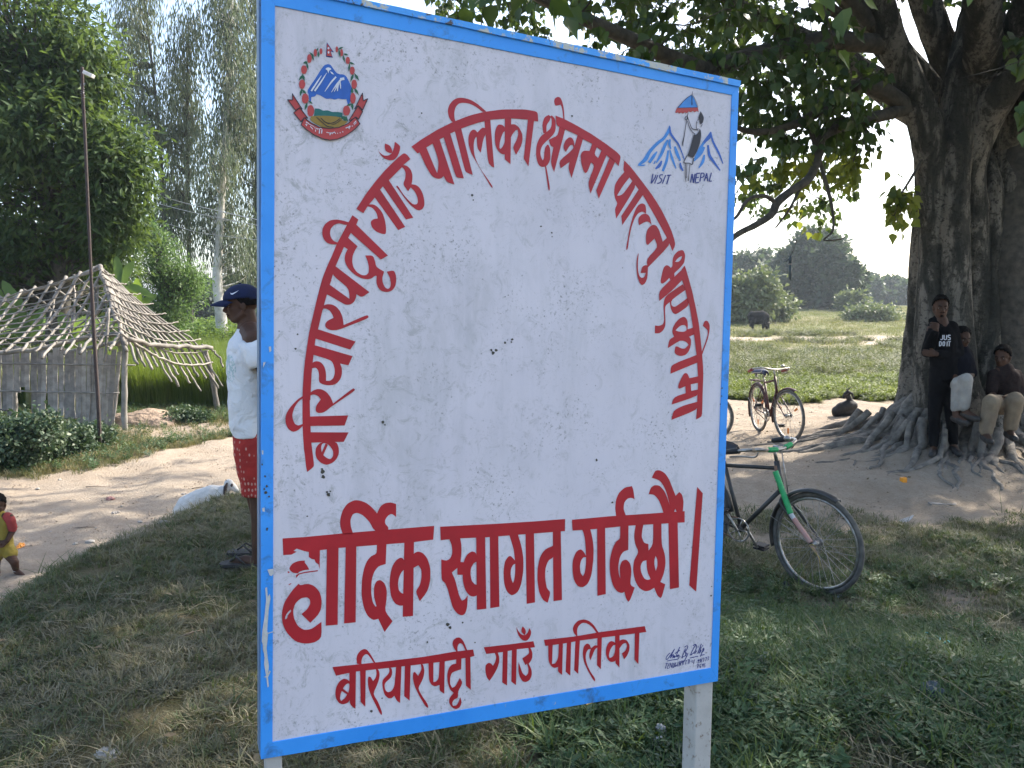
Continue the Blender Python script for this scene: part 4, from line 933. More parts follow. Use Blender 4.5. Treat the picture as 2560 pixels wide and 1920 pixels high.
m_gr = leafmat('grass_blade', [(0.22, (0.045, 0.075, 0.035)), (0.36, (0.08, 0.105, 0.05)), (0.50, (0.15, 0.14, 0.085)), (0.66, (0.21, 0.185, 0.125)), (0.85, (0.34, 0.30, 0.20))], 0.25, 0.6, 1.1)
m_gr2 = leafmat('green_grass_blade', [(0.2, (0.025, 0.06, 0.022)), (0.5, (0.06, 0.11, 0.038)), (0.85, (0.17, 0.20, 0.08))], 0.3, 0.55, 1.3)
m_wd = leafmat('weed_leaf', [(0.2, (0.018, 0.045, 0.022)), (0.5, (0.045, 0.095, 0.04)), (0.75, (0.11, 0.165, 0.075)), (0.95, (0.34, 0.34, 0.18))], 0.25, 0.5, 1.5)
m_dry = leafmat('dry_grass_blade', [(0.2, (0.13, 0.12, 0.05)), (0.5, (0.25, 0.20, 0.10)), (0.8, (0.38, 0.31, 0.18))], 0.2, 0.7, 1.3)

# short trampled turf on the bank
pr_short = [proto('tuft_short', *blades(i, 22, 0.05, 0.038, 0.0045, 1.5), m_gr) for i in range(4)] + [proto('tuft_straw', *blades(10 + i, 9, 0.06, 0.085, 0.0042, 2.6, 3), m_gr) for i in range(2)]
n = 52000; x, y = gpts(-3.1, 4.8, 1.9, 7.4, n)
k = (bank_mask(x, y) > RNG.random(n) * .9) & inview(x, y) & (dirt_amount(x, y) < RNG.uniform(.25, .85, n))
bare = pnoise(x, y, 1.7, 4) + 0.5 * pnoise(x, y, 5, 8); k &= (bare < 0.30 + 0.3 * RNG.random(n))
x, y = x[k], y[k]
tall = 0.55 + 0.9 * RNG.random(len(x)) ** 2 + 0.5 * sstep(0.3, 1.6, x)
tag(scatter('bank_grass', P3(x, y), tall, RNG.uniform(0, 6.3, len(x)), np.where(RNG.random(len(x)) < np.where(x > .3, .03, .11), RNG.integers(4, 6, len(x)), RNG.integers(0, 4, len(x))), pr_short, 0.2),
    'short trampled grass covering the near bank around the sign', 'grass')
# taller leafy weeds on the right of the bank
pr_weed = [proto('weed_plant', *weed(i, 4, 0.10, (0.030, 0.042, 0.036, 0.052)[i], .06, 6), m_wd) for i in range(4)] + [proto('grass_clump', *blades(20 + i, 14, 0.03, 0.14, 0.0075, 1.3, 3), m_gr2) for i in range(3)]
n = 46000; x, y = gpts(-.2, 5.0, 2.0, 5.4, n)
den = 0.95 * sstep(-.1, .7, x) * (1 - .85 * sstep(4.1, 5.0, y - 0.15 * (x - 1)))
k = inview(x, y, .3) & (RNG.random(n) < den) & (dirt_amount(x, y) < RNG.uniform(.15, .6, n)); k &= pnoise(x, y, 1.2, 11) < 0.32 + .2 * RNG.random(n)
x, y = x[k], y[k]
tag(scatter('bank_weeds', P3(x, y), RNG.uniform(.5, 1.15, len(x)), RNG.uniform(0, 6.3, len(x)), RNG.integers(0, 7, len(x)), pr_weed, 0.2),
    'low leafy weeds and grass clumps on the right of the bank', 'weeds')
n = 15000; x, y = gpts(.2, 6.0, 4.2, 7.5, n)
k = inview(x, y, .3) & (bank_mask(x, y) > .5) & (dirt_amount(x, y) < .4) & (pnoise(x, y, 1.0, 21) > -0.05 - .25 * RNG.random(n))
x, y = x[k], y[k]
tag(scatter('patchy_grass', P3(x, y), RNG.uniform(.35, .75, len(x)), RNG.uniform(0, 6.3, len(x)), RNG.integers(0, 7, len(x)), pr_weed, 0.2),
    'patchy green growth behind the green bicycle', 'grass')
# lawn-like growth in the sun on the right, then rough olive weeds, then thin dry cover
m_lawn = leafmat('sunny_weed_leaf', [(0.22, (0.07, 0.095, 0.025)), (0.45, (0.13, 0.165, 0.04)), (0.7, (0.20, 0.225, 0.06)), (.9, (0.28, 0.26, 0.11))], 0.35, 0.55, 0.45)
m_olive = leafmat('rough_weed_leaf', [(0.22, (0.06, 0.075, 0.03)), (0.5, (0.12, 0.13, 0.055)), (0.75, (0.20, 0.18, 0.09))], 0.25, 0.6, 0.4)
pr_lawn = [proto('lawn_clump', *weed(40 + i, 4, 0.16, 0.07, .2, 12), m_lawn) for i in range(4)]
pr_olive = [proto('rough_clump', *weed(50 + i, 5, 0.42, 0.10, .3, 13), m_olive) for i in range(4)]
n = 46000; x, y = gpts(-4, 21, 14.5, 30, n)
k = (x < .70 * y + 1) & (x > -.1 * y) & (dirt_amount(x, y) < RNG.uniform(.1, .5, n))
x, y = x[k], y[k]
tag(scatter('meadow_growth', P3(x, y), RNG.uniform(.5, 1.3, len(x)), RNG.uniform(0, 6.3, len(x)), RNG.integers(0, 4, len(x)), pr_lawn, 0.15),
    'bright green low growth in the sun beyond the bicycles', 'grass')
n = 19000; x, y = gpts(-6, 32, 20, 46, n); pn = pnoise(x, y, .16, 31) + .5 * pnoise(x, y, .5, 12)
k = (x < .70 * y + 1) & (x > -.12 * y) & (dirt_amount(x, y) < .3) & (pn + 0.45 * np.exp(-((y - 26) / 5) ** 2) > 0.05)
x, y = x[k], y[k]
tag(scatter('rough_weeds', P3(x, y), RNG.uniform(.4, 1.1, len(x)), RNG.uniform(0, 6.3, len(x)), RNG.integers(0, 4, len(x)), pr_olive, 0.15),
    'rough olive weeds in the open field', 'weeds')
m_fdry = leafmat('pale_field_blade', [(0.22, (0.13, 0.135, 0.055)), (0.5, (0.20, 0.18, 0.09)), (0.8, (0.29, 0.24, 0.14))], 0.3, 0.6, 0.12)
pr_fd = [proto('field_clump', *blades(60 + i, 26, 0.4, 0.15, 0.02, 0.8), m_fdry) for i in range(3)]
n = 22000; x = RNG.uniform(-30, 70, n); y = 28 + 70 * RNG.random(n) ** 1.4
k = (x < .70 * y + 1) & (x > -.7 * y) & (dirt_amount(x, y) < .4) & ~((np.abs(x - .316 * y) < 1.6) & (y > 46) & (y < 50.5))
x, y = x[k], y[k]
tag(scatter('field_grass', P3(x, y), RNG.uniform(.7, 1.7, len(x)), RNG.uniform(0, 6.3, len(x)), RNG.integers(0, 3, len(x)), pr_fd, 0.15),
    'thin dry grass over the far field', 'grass')
# dry verge by the hut
pr_dry = [proto('dry_tuft', *blades(70 + i, 24, 0.09, 0.10, 0.006, 1.0), m_dry) for i in range(2)] + [proto('verge_tuft', *blades(75 + i, 24, 0.09, 0.11, 0.007, .9), m_gr) for i in range(2)] + [proto('verge_weed', *weed(78 + i, 4, 0.16, 0.05, .1, 7), m_wd) for i in range(2)]
n = 30000; x, y = gpts(-13, -1.5, 8.8, 19.5, n)
k = (x > -.72 * y - .4) & (x < -.30 * y) & (dirt_amount(x, y) < RNG.uniform(.25, .9, n))
x, y = x[k], y[k]
tag(scatter('verge_grass', P3(x, y), RNG.uniform(.5, 1.2, len(x)), RNG.uniform(0, 6.3, len(x)), RNG.choice(6, len(x), p=[.26, .26, .14, .14, .1, .1]), pr_dry, 0.2),
    'dry straggling grass along the far side of the dirt track', 'grass')
# tall green crop behind the hut
m_crop = leafmat('crop_blade', [(0.22, (0.06, 0.11, 0.02)), (0.5, (0.12, 0.18, 0.035)), (0.8, (0.22, 0.26, 0.07))], 0.45, 0.5, 0.6)
pr_crop = [proto('crop_clump', *blades(90 + i, 26, 0.16, 1.25, 0.016, 0.28, 3, .35), m_crop) for i in range(4)]
n = 9000; x = RNG.uniform(-15, -1, n); y = 17.8 + 14 * RNG.random(n) ** 1.5
k = (x > -.72 * y) & (x < -.22 * y); x, y = x[k], y[k]
tag(scatter('crop_field', P3(x, y), RNG.uniform(.75, 1.1, len(x)), RNG.uniform(0, 6.3, len(x)), RNG.integers(0, 4, len(x)), pr_crop, 0.05),
    'tall bright green crop standing behind the hut', 'crop')
m_fgreen = leafmat('far_crop_leaf', [(0.22, (0.08, 0.15, 0.03)), (0.5, (0.13, 0.21, 0.05)), (0.8, (0.2, 0.26, 0.08))], 0.4, 0.6, 0.3)
pr_fc = [proto('far_crop_clump', *weed(95 + i, 6, 1.3, 0.2, .5, 14), m_fgreen) for i in range(3)]
n = 3500; x = RNG.uniform(-26, -4, n); y = RNG.uniform(33, 46, n)
k = (x > -.72 * y) & (x < -.2 * y); x, y = x[k], y[k]
tag(scatter('far_crop', P3(x, y), RNG.uniform(.8, 1.4, len(x)), RNG.uniform(0, 6.3, len(x)), RNG.integers(0, 3, len(x)), pr_fc, 0.1),
    'paler crop in the field further back on the left', 'crop')
# ------------------------------------------------------------------ trees
HEART = np.array([(0, 0, 0), (-.42, .18, .05), (-.46, .42, .07), (-.22, .74, .03), (0, 1.18, -.05), (.22, .74, .03), (.46, .42, .07), (.42, .18, .05), (0, .45, -.03)], float)
HEART_F = np.array([(8, 0, 1), (8, 1, 2), (8, 2, 3), (8, 3, 4), (8, 4, 5), (8, 5, 6), (8, 6, 7), (8, 7, 0)])
LANCE = np.array([(0, 0, 0), (-.13, .35, .03), (0, 1, -.06), (.13, .35, .03)], float)
LANCE_F = np.array([(0, 1, 2), (0, 2, 3)])
OVAL = np.array([(0, 0, 0), (-.3, .45, .05), (0, 1, -.02), (.3, .45, .05)], float)
def leaves(pos, axis_, nrm, size, T, TF):
    n = len(pos); a = axis_ / (np.linalg.norm(axis_, axis=1, keepdims=True) + 1e-9)
    s = np.cross(a, nrm); s /= (np.linalg.norm(s, axis=1, keepdims=True) + 1e-9); u = np.cross(s, a)
    V = pos[:, None, :] + size[:, None, None] * (T[None, :, 0:1] * s[:, None, :] + T[None, :, 1:2] * a[:, None, :] + T[None, :, 2:3] * u[:, None, :])
    F = TF[None, :, :] + (np.arange(n) * len(T))[:, None, None]
    return V.reshape(-1, 3), F.reshape(-1, 3)
def rdir(n): 
    v = RNG.normal(size=(n, 3)); return v / np.linalg.norm(v, axis=1, keepdims=True)

def project(P):
    d = P - np.array([0, 0, EYE]); X = d @ np.array(_r); Y = d @ np.array(_u); Z = d @ np.array(_f)
    return 1280 + FPX * X / Z, 960 - FPX * Y / Z, Z

m_bark, nt, b, _o = newmat('fig_bark'); v = coords(nt)
mpv = N(nt, 'ShaderNodeMapping'); mpv.inputs['Scale'].default_value = (1, 1, .28); nt.links.new(v, mpv.inputs[0])
c1 = ramp(nt, noise(nt, 5.0, 9, .68, mpv.outputs[0], .4), [(.40, (.055, .055, .048)), (.50, (.10, .095, .08)), (.56, (.25, .225, .19)), (.70, (.32, .29, .245))]).outputs[0]
c1 = mix(nt, ramp(nt, noise(nt, 22, 7, .7, v), [(.52, (0, 0, 0)), (.60, (.8, .8, .8))]).outputs[0], c1, (.045, .042, .036))
nt.links.new(c1, b.inputs['Base Color']); b.inputs['Roughness'].default_value = .95; b.inputs['Specular IOR Level'].default_value = .15
fur = N(nt, 'ShaderNodeMath', operation='ADD'); nt.links.new(noise(nt, 11, 6, .6, mpv.outputs[0], .5), fur.inputs[0]); nt.links.new(noise(nt, 30, 7, .7, v), fur.inputs[1]); bump(nt, b, fur.outputs[0], 1.0, .05)
m_barkd = pmat('dark_bark', (0.10, 0.088, 0.07), (0.045, 0.04, 0.034), 12, 0.9, 0.8, detail=7, bdist=0.02)
m_pale = pmat('pale_bark', (0.62, 0.58, 0.52), (0.36, 0.33, 0.28), 3, 0.8, 0.4, detail=7, bdist=0.01)
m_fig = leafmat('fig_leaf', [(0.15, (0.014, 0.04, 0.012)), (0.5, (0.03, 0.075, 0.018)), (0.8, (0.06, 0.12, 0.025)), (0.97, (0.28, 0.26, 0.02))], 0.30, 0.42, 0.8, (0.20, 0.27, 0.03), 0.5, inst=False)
m_figs = leafmat('painted_sun_fig_leaf', [(0.2, (0.05, 0.10, 0.02)), (0.5, (0.10, 0.15, 0.025)), (0.8, (0.25, 0.26, 0.04)), (0.95, (0.45, 0.36, 0.03))], 0.45, 0.42, 0.8, (0.42, 0.45, 0.05), 0.4, inst=False)  # brighter yellow copy of the fig leaf, sunlight put into its colour
m_mango = leafmat('mango_leaf', [(0.15, (0.016, 0.04, 0.016)), (0.48, (0.04, 0.075, 0.028)), (0.72, (0.095, 0.14, 0.045)), (0.95, (0.25, 0.27, 0.08))], 0.34, 0.65, 0.5, (0.22, 0.32, 0.05), 0.2, inst=False)
m_euc = leafmat('gum_leaf', [(0.2, (0.06, 0.085, 0.05)), (0.5, (0.12, 0.15, 0.085)), (0.8, (0.24, 0.245, 0.16))], 0.35, 0.5, 0.35, (0.2, 0.26, 0.1), 0.3, inst=False)
m_acac = leafmat('feathery_leaf', [(0.2, (0.05, 0.10, 0.03)), (0.5, (0.10, 0.17, 0.05)), (0.8, (0.17, 0.25, 0.07))], 0.4, 0.5, 0.5, (0.2, 0.33, 0.08), 0.3, inst=False)
m_fart = leafmat('distant_leaf', [(0.2, (0.018, 0.04, 0.028)), (0.5, (0.04, 0.07, 0.04)), (0.8, (0.08, 0.12, 0.06))], 0.25, 0.6, 0.25, (0.14, 0.2, 0.06), 0.2, inst=False)

# --- the great fig tree
TX, TY = 5.75, 9.75
fig = empty('fig_tree', (TX, TY, gz(TX, TY)), 0, 'huge old fig tree with a fluted multi-stemmed trunk and a spreading crown of heart-shaped leaves', 'tree')
FI = Vector(fig.location)
def fluted(name, path, radii, seed, lobes, m, parent, n=72, amp=0.16, off=Vector((0, 0, 0)), flare=True):
    """a stem with deep lengthwise folds, like fused aerial roots"""
    q = spline([(p.x, p.y, p.z, r) for p, r in zip(path, radii)], 10); V = []; F = []
    rr = random.Random(seed); ph = [(rr.randint(3, lobes), rr.random() * 6.28, rr.uniform(.4, 1)) for _ in range(5)]
    for i, c in enumerate(q):
        p = Vector(c[:3]); r = c[3]
        for k in range(n):
            t = 2 * PI * k / n; f = 0
            for (fr, p0, a) in ph:
                f += a * (abs(math.sin(fr * t / 2 + p0 + 0.35 * math.sin(p.z * 1.1 + fr))) - 0.6)
            f = 1 + amp * f + 0.05 * mnoise.noise(Vector((math.cos(t) * 2.5, math.sin(t) * 2.5, p.z * 1.3 + seed))) + 0.02 * mnoise.noise(Vector((math.cos(t) * 9, math.sin(t) * 9, p.z * 5)))
            V.append(p + Vector((math.cos(t) * r * f, math.sin(t) * r * f, 0)) - off)
    m_r = len(q)
    for i in range(m_r - 1):
        for k in range(n): F.append((i * n + k, i * n + (k + 1) % n, (i + 1) * n + (k + 1) % n, (i + 1) * n + k))
    F.append(tuple((m_r - 1) * n + k for k in range(n)))
    return mesh_obj(name, V, F, m, parent, True)
Dm = 9.75
def fp(px, py, Y=Dm): return at(px, py, Y)
base = Vector((TX, TY, gz(TX, TY) - 0.3))
# main bole: left edge at 2290 px, wide as the photo shows
fluted('trunk', [Vector((5.9, 9.95, -.3)), Vector((5.88, 9.95, .2)), Vector((5.86, 9.95, .7)), Vector((5.85, 9.95, 1.5)), Vector((5.84, 9.95, 2.3)), Vector((5.80, 9.95, 3.0)), Vector((5.74, 9.95, 3.5))], [1.02, .82, .72, .68, .66, .60, .40], 3, 13, m_bark, fig, 150, 0.17, FI)
def stem(name, pts, rad, seed, m=m_bark, n=16, lump=0.12, parent=None, off=FI, seg=8):
    q = spline([(*p, r) for p, r in zip(pts, rad)], seg); V = []; F = []; up = None
    for i, c in enumerate(q):
        p = Vector(c[:3]); a = Vector(q[max(i - 1, 0)][:3]); b_ = Vector(q[min(i + 1, len(q) - 1)][:3]); d = (b_ - a).normalized()
        if up is None: up = d.orthogonal().normalized()
        up = (up - d * up.dot(d)).normalized(); sd = d.cross(up)
        for k in range(n):
            t = 2 * PI * k / n; w = up * math.cos(t) + sd * math.sin(t)
            rr_ = c[3] * (1 + lump * mnoise.noise(p * 3.1 + w * 1.5 + Vector((seed, 0, 0))) + lump * .5 * mnoise.noise(p * 9 + w * 3))
            V.append(p + w * rr_ - off)
    L = len(q)
    for i in range(L - 1):
        for k in range(n): F.append((i * n + k, i * n + (k + 1) % n, (i + 1) * n + (k + 1) % n, (i + 1) * n + k))
    F.append(tuple((L - 1) * n + k for k in range(n)))
    return mesh_obj(name, V, F, m, parent, True)
LIMBS = []
def limb(pts, rad, seed, m=m_bark, n=14):
    P_ = [fp(*p) for p in pts]; LIMBS.append((P_, rad))
    stem('limb', P_, rad, seed, m, n, parent=fig)
# leaning stems that make up the front of the bole
limb([(2330, 1010, 9.35), (2322, 850, 9.3), (2330, 650, 9.28), (2330, 450, 9.25), (2318, 330, 9.25), (2270, 200, 9.2), (2222, 80, 9.1), (2190, -40, 9.0), (2150, -220, 8.8), (2100, -420, 8.4)], [.21, .17, .15, .17, .19, .17, .16, .14, .12, .09], 1)
limb([(2410, 1040, 9.2), (2395, 880, 9.15), (2385, 600, 9.15), (2385, 420, 9.2), (2395, 300, 9.25), (2420, 180, 9.3), (2450, 60, 9.4), (2470, -60, 9.5), (2520, -300, 9.6), (2560, -600, 9.6)], [.26, .19, .17, .18, .21, .24, .24, .22, .17, .11], 2)
limb([(2440, 900, 9.5), (2430, 600, 9.4), (2420, 420, 9.3), (2450, 320, 9.2), (2500, 240, 9.0), (2560, 170, 8.8), (2660, 90, 8.5), (2800, -60, 8.0)], [.2, .19, .19, .19, .18, .15, .12, .09], 3)
limb([(2510, 1030, 9.5), (2530, 800, 9.4), (2520, 640, 9.45), (2530, 480, 9.6), (2560, 300, 9.8), (2590, 100, 10.0), (2620, -200, 10.2), (2680, -500, 10.5)], [.30, .26, .27, .30, .33, .30, .22, .12], 4, m_barkd, 16)
# level limb reaching left over the board
limb([(2215, 110, 9.2), (2150, 108, 9.0), (2080, 98, 8.9), (1990, 118, 8.7), (1900, 135, 8.5), (1840, 152, 8.3), (1770, 172, 8.1), (1690, 150, 7.8), (1560, 90, 7.4), (1400, 20, 6.9), (1250, -60, 6.4)], [.11, .10, .105, .10, .095, .09, .085, .075, .065, .05, .03], 5, m_barkd, 12)
# second limb and its drooping end
limb([(2262, 265, 9.2), (2200, 225, 9.0), (2150, 215, 8.9), (2100, 235, 8.8), (2030, 290, 8.6), (1960, 320, 8.4), (1880, 330, 8.2), (1800, 300, 8.0)], [.10, .095, .08, .065, .05, .04, .03, .02], 6, m_barkd, 10)
limb([(2270, 270, 9.2), (2200, 290, 9.0), (2120, 310, 8.8), (2060, 340, 8.6), (2047, 370, 8.5), (2040, 410, 8.45), (2020, 448, 8.35), (1975, 480, 8.2), (1942, 508, 8.1), (1930, 535, 8.05), (1890, 562, 7.95), (1838, 590, 7.8), (1790, 640, 7.6)], [.075, .065, .055, .05, .05, .045, .045, .04, .042, .036, .032, .028, .02], 7, m_barkd, 10)
limb([(1942, 508, 8.1), (1910, 490, 8.0), (1870, 500, 7.9), (1838, 545, 7.8), (1800, 560, 7.7)], [.024, .02, .018, .015, .01], 8, m_barkd, 8)
limb([(2020, 300, 8.6), (2060, 440, 8.5), (2080, 520, 8.5), (2082, 575, 8.45), (2060, 600, 8.4), (2100, 598, 8.4), (2115, 590, 8.4)], [.03, .022, .018, .013, .01, .008, .005], 9, m_barkd, 6)
limb([(2000, 470, 8.3), (1975, 520, 8.2), (1945, 562, 8.2), (1938, 570, 8.2)], [.018, .013, .01, .006], 10, m_barkd, 6)
limb([(2180, 60, 9.1), (2100, -20, 9.0), (2000, -40, 8.6), (1880, -80, 8.2), (1700, -140, 7.6), (1500, -160, 7.0)], [.09, .08, .07, .06, .05, .03], 11, m_barkd, 10)
limb([(2100, 40, 9.0), (2060, 0, 8.8), (2020, -60, 8.6), (1950, -200, 8.2), (1900, -380, 7.6)], [.06, .055, .05, .04, .03], 12, m_barkd, 8)
limb([(2310, 395, 9.2), (2275, 450, 9.0), (2248, 495, 8.9), (2236, 540, 8.9)], [.02, .014, .009, .004], 13, m_barkd, 6)
# limbs of the part of the crown above and behind the frame
for k_, (az, el, L_) in enumerate(((200, 35, 6.5), (235, 40, 7.0), (255, 50, 6.5), (150, 40, 6), (100, 45, 6), (60, 45, 5.5), (20, 35, 6), (330, 40, 6), (290, 42, 6.5), (180, 65, 6))):
    a_, e_ = math.radians(az), math.radians(el); p0 = Vector((5.85, 9.9, 3.4)); pts = []
    for i in range(6):
        f = i / 5; pts.append(p0 + Vector((math.cos(a_) * math.cos(e_) * L_ * f, math.sin(a_) * math.cos(e_) * L_ * f, math.sin(e_) * L_ * f * (1.15 - .35 * f) + .25 * mnoise.noise(Vector((k_, f * 3, 0))))))
    rad = [.26, .2, .15, .11, .07, .03]; LIMBS.append((pts, rad))
    if az in (200, 235, 255, 180): pts[0] = pts[0] + Vector((0, .2, .3))
    stem('limb', pts, rad, 20 + k_, m_bark, 12, parent=fig)

def attach_pts(limbs, lo=0.25):
    out = []; rr_ = []
    for P_, rad in limbs:
        q = spline([(*p, r) for p, r in zip(P_, rad)], 5)
        for c in q[int(len(q) * lo):]: out.append(c[:3]); rr_.append(c[3])
    return np.array(out), np.array(rr_)
def twigs(pairs, r0, r1, n=4, segs=4, sag=0.0, jit=0.1):
    """many thin curved branches in one mesh"""
    Vs = []; Fs = []; base_ = 0
    A = np.array([p[0] for p in pairs]); B = np.array([p[1] for p in pairs]); m_ = len(A)
    L = np.linalg.norm(B - A, axis=1, keepdims=True)
    J = rdir(m_) * L * jit
    rings = []
    d = (B - A) / (L + 1e-9); o1 = np.cross(d, np.array([0.3, 0.5, 0.8])); o1 /= np.linalg.norm(o1, axis=1, keepdims=True) + 1e-9; o2 = np.cross(d, o1)
    R0 = np.broadcast_to(np.asarray(r0, float).reshape(-1, 1), (m_, 1)) if np.ndim(r0) else np.full((m_, 1), r0)
    for i in range(segs + 1):
        f = i / segs; c = A + (B - A) * f + J * math.sin(PI * f) + np.array([0, 0, 1]) * L * sag * math.sin(PI * f)
        r = R0 * (1 - f) + r1 * f
        for k in range(n):
            t = 2 * PI * k / n; rings.append(c + (o1 * math.cos(t) + o2 * math.sin(t)) * r)
    V = np.stack(rings, 1).reshape(-1, 3)      # m, (segs+1)*n
    st = (segs + 1) * n; f_ = []
    for i in range(segs):
        for k in range(n): f_.append((i * n + k, i * n + (k + 1) % n, (i + 1) * n + (k + 1) % n, (i + 1) * n + k))
    F = (np.array(f_)[None] + (np.arange(m_) * st)[:, None, None]).reshape(-1, 4)
    return V, F

# crown: nodes through the crown's volume, each with drooping sprays of leaves
LOWY = ([900, 1060, 1240, 1560, 1800, 1840, 1860, 1900, 1960, 2050, 2130, 2150, 2175, 2230, 2262, 2300, 2500, 2520, 2560, 2700, 3400],
        [-200, 40, 130, 190, 240, 520, 560, 540, 585, 600, 540, 440, 400, 380, 340, 60, 60, 130, 330, 300, 100])
def crown_ok(P, slack=0):
    px, py, Z = project(P)
    return (Z < 0.3) | (py < np.interp(px, *LOWY) + slack) 
n = 5200
shade_nodes = np.array([1.8, 11.8, 6.4]) + RNG.normal(size=(420, 3)) * np.array([1.6, 1.5, .9])  # unseen extra foliage, added to the crown to cast shade on the track
C_ = np.array([5.0, 10.4, 4.9]); R_ = np.array([9.8, 9.2, 6.2])
u = rdir(n) * (RNG.random((n, 1)) ** (1 / 2.2)); nodes = C_ + u * R_
nodes = nodes[(nodes[:, 2] > 2.2)]
# extra low nodes where the drooping ends hang in view
ex = []
for (px, py, Y, s, k_) in ((2040, 420, 8.4, .55, 12), (1930, 420, 8.2, .6, 14), (2060, 520, 8.4, .30, 9), (1870, 300, 8, .6, 14), (2150, 330, 8.7, .5, 12), (1980, 230, 8.5, .6, 18), (2100, 160, 8.8, .6, 18), (1900, 120, 8.3, .7, 20), (1880, 480, 7.9, .32, 8), (2180, 230, 8.9, .4, 8), (1150, 20, 6.4, .35, 6), (1330, 60, 6.8, .5, 10), (1500, 90, 7.2, .5, 12), (1700, 100, 7.8, .6, 14), (2000, 555, 8.3, .22, 6), (2250, 480, 8.9, .06, 3), (2240, 535, 8.9, .05, 2)):
    p0 = np.array(at(px, py, Y))
    ex.append(p0 + RNG.normal(size=(k_, 3)) * s)
nodes = np.concatenate([nodes, shade_nodes] + ex)
okk = crown_ok(nodes, -25)
keep_spec = np.zeros(len(nodes), bool)
px, py, Z = project(nodes)
okk |= (np.abs(px - 2255) < 25) & (py > 440) & (py < 570) & (Z > 8)
# leave air in the crown: in view thin it, with open pockets
vis = (px > 1000) & (px < 2560) & (py > -60) & (py < 650) & (Z > 0)
air = pnoise(nodes[:, 0] * 1.0 + nodes[:, 2] * .7, nodes[:, 1] * .4 + nodes[:, 2], 0.9, 5)
okk &= ~(vis & (air > 0.05)) 
okk &= ~(vis & (RNG.random(len(nodes)) < 0.60) & (np.arange(len(nodes)) < len(nodes) - 180))
# nothing on the near side of the board or around the camera's head
okk &= ~((nodes[:, 1] < 3.0) & (nodes[:, 2] < 4.0)) & (np.linalg.norm(nodes - np.array([0, 0, EYE]), axis=1) > 3.0)
okk &= ~((nodes[:, 1] < 6.3) & vis)
lastn = np.arange(len(nodes)) >= len(nodes) - 5
okk &= ~(vis & ~lastn & (px > 2180) & (px < 2480) & (nodes[:, 1] < 9.6) & (py > -40))
okk &= ~(vis & ~lastn & (px > 2200) & (RNG.random(len(nodes)) < .62))
okk &= ~((px > 2250) & (px < 2390) & (py < 190) & (py > 0) & (Z > 0) & (RNG.random(len(nodes)) < .7))
nodes = nodes[okk]
AP, AR = attach_pts(LIMBS)
pj = project(nodes); okk = None
pairs = []; rad0 = []
d0 = np.array([np.min(np.linalg.norm(AP - c, axis=1)) for c in nodes]); od = np.argsort(d0)
net = np.concatenate([AP, nodes[od]]); nr0 = np.concatenate([np.minimum(AR * .5, .03), np.full(len(nodes), .010)]); m0 = len(AP)
for k_, i in enumerate(od):
    c = nodes[i]; d = np.linalg.norm(net[:m0 + k_] - c, axis=1); j = int(np.argmin(d))
    if d[j] > 2.6: continue
    pairs.append((net[j], c)); rad0.append(min(nr0[j], .008 + .008 * d[j]))
px_, py_, _z = project(nodes)
V, F = twigs(pairs, np.array(rad0), 0.004, 4, 4, 0.08, 0.22)
o = np_mesh('branches', V - np.array(FI), F, m_barkd, fig, True); o['kind'] = 'stuff'
# sprays
SP = []; SD = []; tw = []
for c in nodes:
    for _ in range(RNG.integers(3, 6)):
        dv = rdir(1)[0]; dv[2] = dv[2] * .5 - .25; L_ = RNG.uniform(.3, .6); e_ = c + dv * L_
        tw.append((c, e_)); m_l = RNG.integers(6, 11)
        for j in range(m_l):
            f = (j + .5 + RNG.uniform(-.3, .3)) / m_l; SP.append(c + (e_ - c) * f + RNG.normal(size=3) * .03); SD.append(dv)
SP = np.array(SP); SD = np.array(SD)
V, F = twigs(tw, 0.005, 0.002, 3, 2, 0.04, 0.1)
kk = crown_ok(np.array([t[1] for t in tw]), 10)
ax_ = rdir(len(SP)) * .75 + SD * .35 + np.array([0, 0, -1.0]); nr = rdir(len(SP)); nr[:, 2] *= .4
sz = RNG.uniform(.07, .125, len(SP))
ok2 = crown_ok(SP, 15) | ((project(SP)[0] > 2215) & (project(SP)[0] < 2300) & (project(SP)[2] > 8)); SP, ax_, nr, sz = SP[ok2], ax_[ok2], nr[ok2], sz[ok2]
o = np_mesh('twigs', V - np.array(FI), F, m_barkd, fig); o['kind'] = 'stuff'
stalk = RNG.normal(size=(len(SP), 3)) * .03
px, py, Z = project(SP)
sun_tinted = (py > 380) & (px > 1800) & (px < 2300) & (Z > 7) & (Z < 10)  # hanging fringe that gets the leaf colour with sunlight painted in
# the 300 leaves that show largest are parts of their own
inv = (px > 1840) & (px < 2540) & (py > 0) & (py < 620) & (Z > 3)
order = np.argsort(np.where(inv, Z, 1e9))[:300]
sel = np.zeros(len(SP), bool); sel[order] = True
for mask, mm_ in ((~sel & ~sun_tinted, m_fig), (~sel & sun_tinted, m_figs)):
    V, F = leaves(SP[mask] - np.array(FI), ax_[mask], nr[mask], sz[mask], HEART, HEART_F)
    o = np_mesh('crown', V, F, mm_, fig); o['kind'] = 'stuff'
lv = []
for k_ in range(4):
    T = HEART.copy(); T[:, 2] += 0.05 * np.sin(T[:, 1] * 4 + k_); me = bpy.data.meshes.new('leaf'); me.from_pydata([tuple(t) for t in T], [], [tuple(int(i) for i in f) for f in HEART_F]); me.materials.append(m_fig); lv.append(me)
for i in order:
    a = Vector(ax_[i]).normalized(); s = a.cross(Vector(nr[i])).normalized(); u_v = s.cross(a)
    o = bpy.data.objects.new('leaf', lv[i % 4]); M_ = Matrix((s, a, u_v)).transposed().to_4x4() @ Matrix.Scale(float(sz[i]), 4)
    M_.translation = Vector(SP[i]) - FI; link(o, fig); o.matrix_local = M_
print('fig leaves', len(SP), 'nodes', len(nodes))

